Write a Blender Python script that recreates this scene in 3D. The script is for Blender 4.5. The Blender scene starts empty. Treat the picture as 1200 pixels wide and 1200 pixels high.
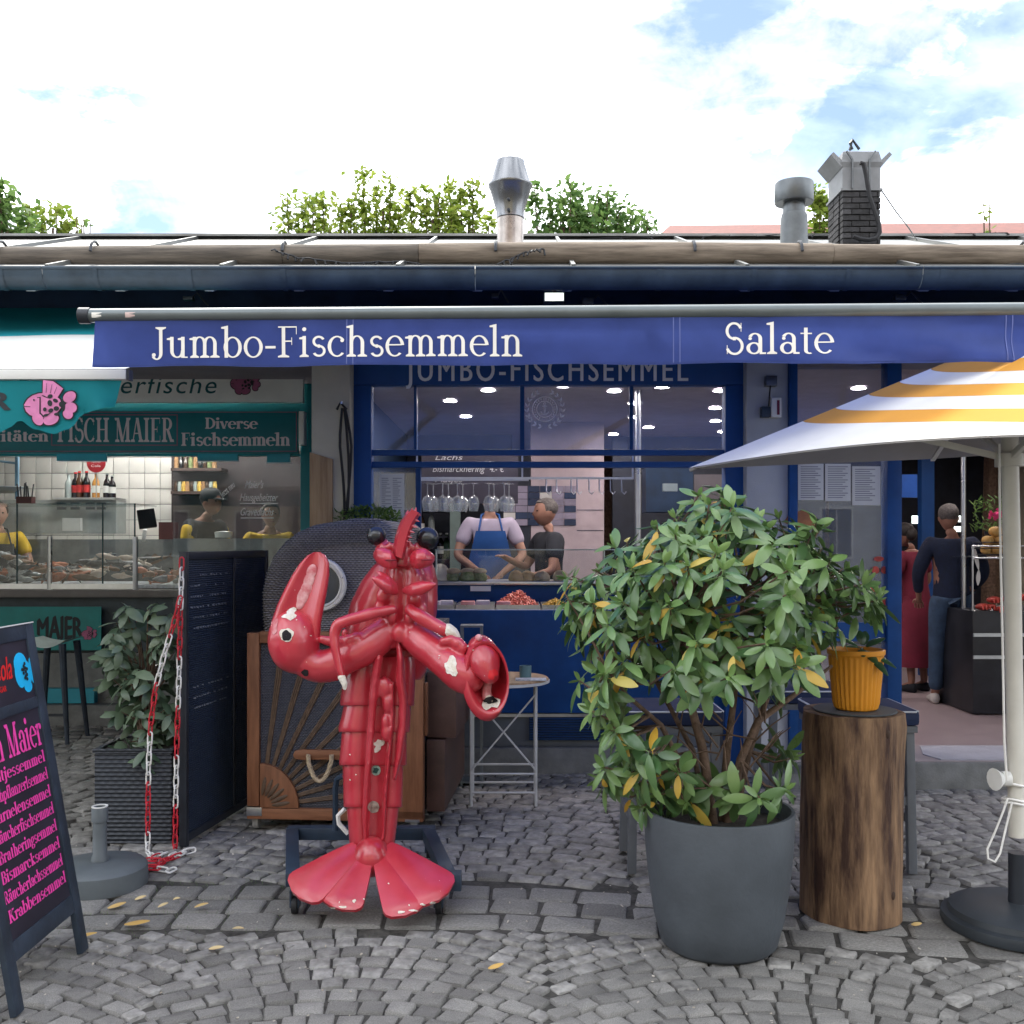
import bpy, bmesh, math, random
from mathutils import Vector, Matrix, Euler, noise
from mathutils.bvhtree import BVHTree
random.seed(7)
R = math.radians
S = bpy.context.scene
COL = S.collection
# ---------------------------------------------------------------- camera
EYE, HY, FP = 1.55, 635.0, 1200.0        # eye height, horizon row, focal length (photo pixels of a 1200 px frame)
cam = bpy.data.objects.new("camera", bpy.data.cameras.new("camera"))
COL.objects.link(cam)
cam.location = (0, 0, EYE)
cam.rotation_euler = (R(90), 0, 0)
cam.data.sensor_width = 36
cam.data.lens = 36
cam.data.shift_y = (HY - 600) / 1200
cam.data.clip_start = 0.05
cam.data.clip_end = 2000
S.camera = cam
# ---------------------------------------------------------------- world, sun, exposure
SUN_EL, SUN_AZ = R(56), R(-24)           # the sun stands high behind the stalls, a little to the left
W = bpy.data.worlds.new("World")
S.world = W
W.use_nodes = True
nt = W.node_tree
bg = nt.nodes["Background"]
bg.inputs["Strength"].default_value = 0.05
sky = nt.nodes.new("ShaderNodeTexSky")
sky.sky_type = 'NISHITA'
sky.sun_disc = False
sky.sun_elevation = SUN_EL
sky.sun_rotation = SUN_AZ
sky.air_density = 1.0
sky.dust_density = 0.2
sky.ozone_density = 3.0
tc = nt.nodes.new("ShaderNodeTexCoord")
sep = nt.nodes.new("ShaderNodeSeparateXYZ")
nt.links.new(tc.outputs["Generated"], sep.inputs[0])
# project the view direction on a flat cloud layer so that clouds thin towards the horizon
dz = nt.nodes.new("ShaderNodeMath"); dz.operation = 'ADD'; dz.inputs[1].default_value = 0.22
nt.links.new(sep.outputs[2], dz.inputs[0])
ab = nt.nodes.new("ShaderNodeMath"); ab.operation = 'MAXIMUM'; ab.inputs[1].default_value = 0.12
nt.links.new(dz.outputs[0], ab.inputs[0])
vd = nt.nodes.new("ShaderNodeVectorMath"); vd.operation = 'DIVIDE'
cb = nt.nodes.new("ShaderNodeCombineXYZ")
for k in range(3):
    nt.links.new(ab.outputs[0], cb.inputs[k])
nt.links.new(tc.outputs["Generated"], vd.inputs[0])
nt.links.new(cb.outputs[0], vd.inputs[1])
def wnoise(scale, detail, rough, dist, off):
    mp = nt.nodes.new("ShaderNodeMapping")
    mp.inputs["Location"].default_value = off
    mp.inputs["Scale"].default_value = (1.0, 1.25, 1.0)
    nt.links.new(vd.outputs[0], mp.inputs[0])
    n = nt.nodes.new("ShaderNodeTexNoise")
    n.inputs["Scale"].default_value = scale
    n.inputs["Detail"].default_value = detail
    n.inputs["Roughness"].default_value = rough
    n.inputs["Distortion"].default_value = dist
    nt.links.new(mp.outputs[0], n.inputs["Vector"])
    return n.outputs[0]
n1 = wnoise(1.7, 9, .62, .5, (7.3, 3.3, 0))
n2 = wnoise(7.0, 8, .6, .6, (0.4, 5.2, 0))
mx = nt.nodes.new("ShaderNodeMath"); mx.operation = 'MULTIPLY_ADD'
nt.links.new(n2, mx.inputs[0]); mx.inputs[1].default_value = 0.35
nt.links.new(n1, mx.inputs[2])
rp = nt.nodes.new("ShaderNodeValToRGB")
rp.color_ramp.elements[0].position = 0.562; rp.color_ramp.elements[0].color = (.19, .19, .19, 1)
rp.color_ramp.elements[1].position = 0.675; rp.color_ramp.elements[1].color = (1, 1, 1, 1)
e = rp.color_ramp.elements.new(0.63); e.color = (.72, .72, .72, 1)
nt.links.new(mx.outputs[0], rp.inputs[0])
mixc = nt.nodes.new("ShaderNodeMixRGB")
nt.links.new(rp.outputs[0], mixc.inputs[0])
nt.links.new(sky.outputs[0], mixc.inputs[1])
n3 = wnoise(2.3, 7, .55, .4, (8.1, 7.1, 0))               # thicker, greyer and thinner, brighter cloud
cg = nt.nodes.new("ShaderNodeValToRGB")
cg.color_ramp.elements[0].position = 0.39; cg.color_ramp.elements[0].color = (.225, .245, .275, 1)
cg.color_ramp.elements[1].position = 0.585; cg.color_ramp.elements[1].color = (.99, 1.01, 1.05, 1)
nt.links.new(n3, cg.inputs[0])
cm_ = nt.nodes.new("ShaderNodeVectorMath"); cm_.operation = 'SCALE'; cm_.inputs["Scale"].default_value = 25.0
nt.links.new(cg.outputs[0], cm_.inputs[0])
nt.links.new(cm_.outputs[0], mixc.inputs[2])
nt.links.new(mixc.outputs[0], bg.inputs["Color"])
sun = bpy.data.objects.new("sun", bpy.data.lights.new("sun", 'SUN'))
COL.objects.link(sun)
sun.data.energy = 1.3
sun.data.angle = R(12)
sun.data.color = (1, .95, .87)
sd = Vector((math.sin(SUN_AZ) * math.cos(SUN_EL), math.cos(SUN_AZ) * math.cos(SUN_EL), math.sin(SUN_EL)))
sun.rotation_euler = sd.to_track_quat('Z', 'Y').to_euler()
sun.location = sd * 60
S.view_settings.view_transform = 'Standard'
S.view_settings.look = 'None'
S.view_settings.exposure = 1.98
S.view_settings.gamma = 1
S.view_settings.use_curve_mapping = False
S.render.engine = 'CYCLES'
S.cycles.max_bounces = 8
S.cycles.transparent_max_bounces = 24
S.cycles.use_denoising = True

# ---------------------------------------------------------------- helpers
def P(x, y, Y):
    """world point seen at photo pixel (x, y) at distance Y"""
    return Vector(((x - 600) / FP * Y, Y, EYE - (y - HY) / FP * Y))
def PX(x, Y): return (x - 600) / FP * Y
def PZ(y, Y): return EYE - (y - HY) / FP * Y
def tag(o, label=None, cat=None, group=None, kind=None):
    if label: o['label'] = label
    if cat: o['category'] = cat
    if group: o['group'] = group
    if kind: o['kind'] = kind
    return o
def thing(name, label, cat, loc, group=None):
    o = bpy.data.objects.new(name, None)
    o.empty_display_size = .1
    COL.objects.link(o)
    o.location = loc
    return tag(o, label, cat, group)
def rootloc(o):
    v = Vector((0, 0, 0))
    while o is not None:
        v += o.location
        o = o.parent
    return v
def copy_tree(o, parent=None):
    c = o.copy(); COL.objects.link(c); c.parent = parent
    for ch in o.children: copy_tree(ch, c)
    return c
class MB:
    def __init__(s): s.v = []; s.f = []
    def add(s, vs, fs):
        n = len(s.v)
        s.v += [Vector(q) for q in vs]
        s.f += [tuple(i + n for i in f) for f in fs]
        return s
    def box(s, x0, x1, y0, y1, z0, z1):
        return s.add([(x0,y0,z0),(x1,y0,z0),(x1,y1,z0),(x0,y1,z0),(x0,y0,z1),(x1,y0,z1),(x1,y1,z1),(x0,y1,z1)],
                     [(0,3,2,1),(4,5,6,7),(0,1,5,4),(1,2,6,5),(2,3,7,6),(3,0,4,7)])
    def obox(s, c, size, rot=None):
        c = Vector(c); m = rot if rot is not None else Matrix.Identity(3)
        vs = []
        for k in ((-1,-1,-1),(1,-1,-1),(1,1,-1),(-1,1,-1),(-1,-1,1),(1,-1,1),(1,1,1),(-1,1,1)):
            vs.append(c + m @ Vector((k[0]*size[0]/2, k[1]*size[1]/2, k[2]*size[2]/2)))
        return s.add(vs, [(0,3,2,1),(4,5,6,7),(0,1,5,4),(1,2,6,5),(2,3,7,6),(3,0,4,7)])
    def beam(s, a, b, w, h, up=(0, 0, 1)):
        a, b = Vector(a), Vector(b); d = (b - a); L = d.length; d.normalize()
        u = Vector(up); sd_ = d.cross(u)
        if sd_.length < 1e-4: sd_ = d.cross(Vector((1, 0, 0)))
        sd_.normalize(); u = sd_.cross(d)
        return s.obox((a + b) / 2, (w, L, h), Matrix((sd_, d, u)).transposed())
    def loft(s, rings, caps=True, closed=True):
        n0 = len(s.v); m = len(rings[0])
        for r in rings: s.v += [Vector(q) for q in r]
        for i in range(len(rings) - 1):
            for j in range(m if closed else m - 1):
                k = (j + 1) % m
                s.f.append((n0+i*m+j, n0+i*m+k, n0+(i+1)*m+k, n0+(i+1)*m+j))
        if caps and closed:
            s.f.append(tuple(n0 + j for j in reversed(range(m))))
            s.f.append(tuple(n0 + (len(rings)-1)*m + j for j in range(m)))
        return s
    def tube(s, pts, r, n=8, caps=True, closed=False, flat=1.0):
        pts = [Vector(p) for p in pts]
        rs = r if isinstance(r, (list, tuple)) else [r] * len(pts)
        rings = []; up = None
        for i, p in enumerate(pts):
            if closed: t = pts[(i+1) % len(pts)] - pts[i-1]
            else: t = pts[min(i+1, len(pts)-1)] - pts[max(i-1, 0)]
            t.normalize()
            if up is None:
                up = Vector((0, 0, 1)) if abs(t.z) < .9 else Vector((0, -1, 0))
            up = (up - t * up.dot(t))
            if up.length < 1e-5: up = t.orthogonal()
            up.normalize(); sd_ = t.cross(up)
            rings.append([p + (sd_ * math.cos(2*math.pi*k/n) + up * flat * math.sin(2*math.pi*k/n)) * rs[i] for k in range(n)])
        if closed:
            rings.append(rings[0]); return s.loft(rings, caps=False)
        return s.loft(rings, caps)
    def cyl(s, a, b, r, r2=None, n=16): return s.tube([a, b], [r, r if r2 is None else r2], n)
    def lathe(s, prof, c=(0, 0, 0), n=24, sx=1, sy=1, caps=False):
        c = Vector(c); rings = []
        for r, z in prof:
            rings.append([c + Vector((r*sx*math.cos(2*math.pi*k/n), r*sy*math.sin(2*math.pi*k/n), z)) for k in range(n)])
        return s.loft(rings, caps)
    def ball(s, c, r, nu=14, nv=9, rot=None):
        c = Vector(c); r = r if isinstance(r, (list, tuple)) else (r, r, r)
        m = rot if rot is not None else Matrix.Identity(3)
        n0 = len(s.v)
        s.v.append(c + m @ Vector((0, 0, -r[2])))
        for i in range(1, nv):
            a = -math.pi/2 + math.pi*i/nv
            for k in range(nu):
                b = 2*math.pi*k/nu
                s.v.append(c + m @ Vector((r[0]*math.cos(a)*math.cos(b), r[1]*math.cos(a)*math.sin(b), r[2]*math.sin(a))))
        s.v.append(c + m @ Vector((0, 0, r[2])))
        top = len(s.v) - 1
        for k in range(nu):
            s.f.append((n0, n0+1+(k+1) % nu, n0+1+k))
            for i in range(nv-2):
                a = n0+1+i*nu
                s.f.append((a+k, a+(k+1) % nu, a+nu+(k+1) % nu, a+nu+k))
            a = n0+1+(nv-2)*nu
            s.f.append((a+k, a+(k+1) % nu, top))
        return s
    def prism(s, poly, o, ux, uy, depth):
        """2D outline extruded along ux x uy by depth (both caps)"""
        o, ux, uy = Vector(o), Vector(ux), Vector(uy); nz = ux.cross(uy).normalized()
        a = [o + ux*p[0] + uy*p[1] for p in poly]
        b = [p + nz*depth for p in a]
        return s.loft([a, b])
    def sheet(s, fn, nu, nv, close=False):
        n0 = len(s.v)
        for i in range(nu + 1):
            for j in range(nv + 1): s.v.append(Vector(fn(i/nu, j/nv)))
        for i in range(nu):
            for j in range(nv):
                a = n0 + i*(nv+1) + j
                s.f.append((a, a+nv+1, a+nv+2, a+1))
        return s
    def petal(s, a, b, w, nrm, th=.004, bulge=0, curl=0, n=8, m=4, shape=None):
        """leaf/plate from a to b: half width w(s), domed by bulge, bent by curl"""
        a, b, nrm = Vector(a), Vector(b), Vector(nrm); d = b - a; L = d.length; d.normalize()
        sd_ = d.cross(nrm).normalized(); nn = sd_.cross(d)
        sh = shape or (lambda t: math.sin(math.pi*(.06+.9*t))**.8)
        def pt(t, u, o):
            ww = w*sh(t)
            return a + d*L*t + sd_*u*ww + nn*(bulge*(1-u*u)*min(1, sh(t)) + curl*(t*t) + o)
        g = lambda o: (lambda i, j: pt(i, j*2-1, o))
        n0 = len(s.v)
        s.sheet(g(0), n, m)
        if th:
            n1 = len(s.v)
            s.sheet(g(-th), n, m)
            k = len(s.f)
            s.f[k-n*m:] = [tuple(reversed(f)) for f in s.f[k-n*m:]]
            for i in range(n):
                for q, fl in ((0, 0), (m, 1)):
                    A, B = n0+i*(m+1)+q, n0+(i+1)*(m+1)+q; C, D = B-n0+n1, A-n0+n1
                    s.f.append((A, B, C, D) if not fl else (D, C, B, A))
            for i, fl in ((0, 1), (n, 0)):
                for j in range(m):
                    A = n0+i*(m+1)+j; B = A+1; C, D = B-n0+n1, A-n0+n1
                    s.f.append((A, B, C, D) if not fl else (D, C, B, A))
        return s
    def mesh(s, name, off=Vector((0, 0, 0)), bevel=0, smooth=40, fix=True):
        me = bpy.data.meshes.new(name)
        me.from_pydata([tuple(q - off) for q in s.v], [], s.f)
        if bevel or fix:
            bm = bmesh.new(); bm.from_mesh(me)
            if fix: bmesh.ops.recalc_face_normals(bm, faces=bm.faces)
            if bevel:
                ed = [e_ for e_ in bm.edges if len(e_.link_faces) == 2 and e_.calc_face_angle(0) > R(35)]
                bmesh.ops.bevel(bm, geom=ed, offset=bevel, segments=2, profile=.6, affect='EDGES', clamp_overlap=True)
            bm.to_mesh(me); bm.free()
        if smooth:
            me.shade_smooth()
            me.set_sharp_from_angle(angle=R(smooth))
        me.update()
        return me
    def build(s, name, mat, parent=None, bevel=0, smooth=40, fix=True, label=None, cat=None, group=None, kind=None):
        off = rootloc(parent) if parent else Vector((0, 0, 0))
        if parent is None and cat:
            xs = [q.x for q in s.v]; ys = [q.y for q in s.v]; off = Vector(((min(xs)+max(xs))/2, (min(ys)+max(ys))/2, min(q.z for q in s.v)))
        me = s.mesh(name, off, bevel, smooth, fix)
        me.materials.append(mat)
        o = bpy.data.objects.new(name, me); COL.objects.link(o)
        if parent: o.parent = parent
        elif cat: o.location = off
        return tag(o, label, cat, group, kind)
def BX(x0, x1, y0, y1, z0, z1): return MB().box(x0, x1, y0, y1, z0, z1)

MATS = {}
def M(name, col=None, rough=.55, metal=0, var=.12, scale=6, bump=0, bscale=60, spec=.4, col2=None, coat=0, rnd=0, stretch=None, thr=(.35, .65), emit=None, es=0, trans=0, sheen=0):
    """procedural material: two-tone noise colour, fine bump, optional per-island variation"""
    if name in MATS: return MATS[name]
    m = bpy.data.materials.new(name); m.use_nodes = True
    t = m.node_tree; N = t.nodes; Lk = t.links
    b = N["Principled BSDF"]
    b.inputs["Metallic"].default_value = metal
    b.inputs["Specular IOR Level"].default_value = spec
    b.inputs["Coat Weight"].default_value = coat
    b.inputs["Coat Roughness"].default_value = .15
    if trans: b.inputs["Transmission Weight"].default_value = trans
    if sheen: b.inputs["Sheen Weight"].default_value = sheen
    c1 = tuple(max(0, q*(1-var)) for q in col) if col2 is None else col
    c2 = tuple(min(1, q*(1+var)) for q in col) if col2 is None else col2
    tcn = N.new("ShaderNodeTexCoord"); mp = N.new("ShaderNodeMapping")
    if stretch: mp.inputs["Scale"].default_value = stretch
    Lk.new(tcn.outputs["Object"], mp.inputs[0])
    no = N.new("ShaderNodeTexNoise"); no.inputs["Scale"].default_value = scale; no.inputs["Detail"].default_value = 6
    no.inputs["Roughness"].default_value = .6
    Lk.new(mp.outputs[0], no.inputs["Vector"])
    rp_ = N.new("ShaderNodeValToRGB")
    rp_.color_ramp.elements[0].position = thr[0]; rp_.color_ramp.elements[0].color = (*c1, 1)
    rp_.color_ramp.elements[1].position = thr[1]; rp_.color_ramp.elements[1].color = (*c2, 1)
    Lk.new(no.outputs[0], rp_.inputs[0])
    out = rp_.outputs[0]
    if rnd:
        g = N.new("ShaderNodeNewGeometry"); oi = N.new("ShaderNodeObjectInfo")
        ad = N.new("ShaderNodeMath"); ad.operation = 'ADD'
        Lk.new(g.outputs["Random Per Island"], ad.inputs[0]); Lk.new(oi.outputs["Random"], ad.inputs[1])
        fr = N.new("ShaderNodeMath"); fr.operation = 'FRACT'; Lk.new(ad.outputs[0], fr.inputs[0])
        mr = N.new("ShaderNodeMapRange"); mr.inputs[3].default_value = 1-rnd; mr.inputs[4].default_value = 1+rnd
        Lk.new(fr.outputs[0], mr.inputs[0])
        hs = N.new("ShaderNodeHueSaturation"); Lk.new(mr.outputs[0], hs.inputs["Value"]); Lk.new(out, hs.inputs["Color"])
        out = hs.outputs[0]
    Lk.new(out, b.inputs["Base Color"])
    rr = N.new("ShaderNodeMapRange"); rr.inputs[3].default_value = max(.03, rough-.1); rr.inputs[4].default_value = min(1, rough+.1)
    Lk.new(no.outputs[0], rr.inputs[0]); Lk.new(rr.outputs[0], b.inputs["Roughness"])
    if bump:
        n2_ = N.new("ShaderNodeTexNoise"); n2_.inputs["Scale"].default_value = bscale; n2_.inputs["Detail"].default_value = 4
        Lk.new(mp.outputs[0], n2_.inputs["Vector"])
        bp = N.new("ShaderNodeBump"); bp.inputs["Strength"].default_value = bump; bp.inputs["Distance"].default_value = .01
        Lk.new(n2_.outputs[0], bp.inputs["Height"]); Lk.new(bp.outputs[0], b.inputs["Normal"])
    if emit:
        b.inputs["Emission Color"].default_value = (*emit, 1); b.inputs["Emission Strength"].default_value = es
    MATS[name] = m
    return m
def wicker(name, c1, c2, fx, fz, axis='XZ'):
    """fine basket weave: two crossed wave textures as colour and relief"""
    if name in MATS: return MATS[name]
    m = M(name, c1, rough=.6)
    t = m.node_tree; N = t.nodes; Lk = t.links; b = N["Principled BSDF"]
    tcn = N.new("ShaderNodeTexCoord"); sp = N.new("ShaderNodeSeparateXYZ"); Lk.new(tcn.outputs["Object"], sp.inputs[0])
    def sn(o, f, ph=None):
        a = N.new("ShaderNodeMath"); a.operation = 'MULTIPLY'; a.inputs[1].default_value = f*2*math.pi; Lk.new(o, a.inputs[0])
        x = a.outputs[0]
        if ph is not None:
            q = N.new("ShaderNodeMath"); q.operation = 'ADD'; Lk.new(x, q.inputs[0]); Lk.new(ph, q.inputs[1]); x = q.outputs[0]
        c = N.new("ShaderNodeMath"); c.operation = 'SINE'; Lk.new(x, c.inputs[0]); return c.outputs[0]
    if axis == 'XZ': h = sp.outputs[0]
    else:
        hh = N.new("ShaderNodeMath"); hh.operation = 'ADD'; Lk.new(sp.outputs[0], hh.inputs[0]); Lk.new(sp.outputs[1], hh.inputs[1]); h = hh.outputs[0]
    # alternate the over/under phase on every strand row
    row = N.new("ShaderNodeMath"); row.operation = 'MULTIPLY'; row.inputs[1].default_value = fz; Lk.new(sp.outputs[2], row.inputs[0])
    fl = N.new("ShaderNodeMath"); fl.operation = 'FLOOR'; Lk.new(row.outputs[0], fl.inputs[0])
    ph = N.new("ShaderNodeMath"); ph.operation = 'MULTIPLY'; ph.inputs[1].default_value = math.pi; Lk.new(fl.outputs[0], ph.inputs[0])
    s1 = sn(h, fx, ph.outputs[0]); s2 = sn(sp.outputs[2], fz)
    pr = N.new("ShaderNodeMath"); pr.operation = 'MULTIPLY_ADD'; Lk.new(s1, pr.inputs[0]); pr.inputs[1].default_value = .6; Lk.new(s2, pr.inputs[2])
    no = N.new("ShaderNodeTexNoise"); no.inputs["Scale"].default_value = 45; Lk.new(tcn.outputs["Object"], no.inputs["Vector"])
    p2 = N.new("ShaderNodeMath"); p2.operation = 'MULTIPLY_ADD'; Lk.new(no.outputs[0], p2.inputs[0]); p2.inputs[1].default_value = 1.6; Lk.new(pr.outputs[0], p2.inputs[2])
    mr = N.new("ShaderNodeMapRange"); mr.inputs[1].default_value = -.9; mr.inputs[2].default_value = 2.6; Lk.new(p2.outputs[0], mr.inputs[0])
    mi = N.new("ShaderNodeMixRGB"); mi.inputs[1].default_value = (*c2, 1); mi.inputs[2].default_value = (*c1, 1); Lk.new(mr.outputs[0], mi.inputs[0])
    Lk.new(mi.outputs[0], b.inputs["Base Color"])
    bp = N.new("ShaderNodeBump"); bp.inputs["Strength"].default_value = .8; bp.inputs["Distance"].default_value = .006
    Lk.new(pr.outputs[0], bp.inputs["Height"]); Lk.new(bp.outputs[0], b.inputs["Normal"])
    return m
def glassmat(name, tint=(1, 1, 1), k=1.0, dust_haze=.0):
    if name in MATS: return MATS[name]
    m = bpy.data.materials.new(name); m.use_nodes = True
    t = m.node_tree; t.nodes.clear()
    o = t.nodes.new("ShaderNodeOutputMaterial"); mx_ = t.nodes.new("ShaderNodeMixShader")
    tr = t.nodes.new("ShaderNodeBsdfTransparent"); tr.inputs[0].default_value = (*tint, 1)
    gl = t.nodes.new("ShaderNodeBsdfGlossy"); gl.inputs["Roughness"].default_value = .01
    fr = t.nodes.new("ShaderNodeLayerWeight"); fr.inputs[0].default_value = .5
    pw = t.nodes.new("ShaderNodeMath"); pw.operation = 'POWER'; pw.inputs[1].default_value = 4.5
    t.links.new(fr.outputs["Facing"], pw.inputs[0])
    mu = t.nodes.new("ShaderNodeMath"); mu.operation = 'MULTIPLY_ADD'; mu.inputs[1].default_value = .9; mu.inputs[2].default_value = .045*k
    mu.use_clamp = True
    t.links.new(pw.outputs[0], mu.inputs[0]); t.links.new(mu.outputs[0], mx_.inputs[0])
    t.links.new(tr.outputs[0], mx_.inputs[1]); t.links.new(gl.outputs[0], mx_.inputs[2])
    df = t.nodes.new("ShaderNodeBsdfDiffuse"); df.inputs[0].default_value = (.55, .58, .62, 1)      # dusty film; its pale colour stands in for grey reflections and haze
    m2 = t.nodes.new("ShaderNodeMixShader"); m2.inputs[0].default_value = dust_haze
    t.links.new(mx_.outputs[0], m2.inputs[1]); t.links.new(df.outputs[0], m2.inputs[2]); t.links.new(m2.outputs[0], o.inputs[0])
    MATS[name] = m
    return m
def emitmat(name, col, st):
    return M(name, (.8, .8, .8), emit=col, es=st)

# ---------------------------------------------------------------- lettering
def place2d(polys, name, mat, o, ux, uz, parent, step=.00015, cat=None, label=None, lift=0, zs=None):
    """flat outlines (printed matter) set on a surface; every piece a hair above the one before"""
    ux, uz = Vector(ux), Vector(uz); nn = ux.cross(uz).normalized(); o = Vector(o)
    b = MB()
    for i, pl in enumerate(polys):
        oo = o + nn*(lift + (zs[i] if zs else step*(i % 9)))
        b.add([oo + ux*p[0] + uz*p[1] for p in pl], [tuple(range(len(pl)))])
    return b.build(name, mat, parent, smooth=0, fix=False, cat=cat, label=label)
def ring2(cx, cy, rx, ry, a0, a1, w, t):
    n = max(4, int(abs(a1-a0)/14)); out = []
    for i in range(n):
        q = []
        for a, s_ in ((i, 1), (i+1, 1), (i+1, -1), (i, -1)):
            th = R(a0 + (a1-a0)*a/n)
            q.append((cx + (rx + s_*w/2)*math.cos(th), cy + (ry + s_*t/2)*math.sin(th)))
        out.append(q)
    return out
def dot2(x, y, r, n=10): return [[(x+r*math.cos(2*math.pi*k/n), y+r*math.sin(2*math.pi*k/n)) for k in range(n)]]
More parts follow.
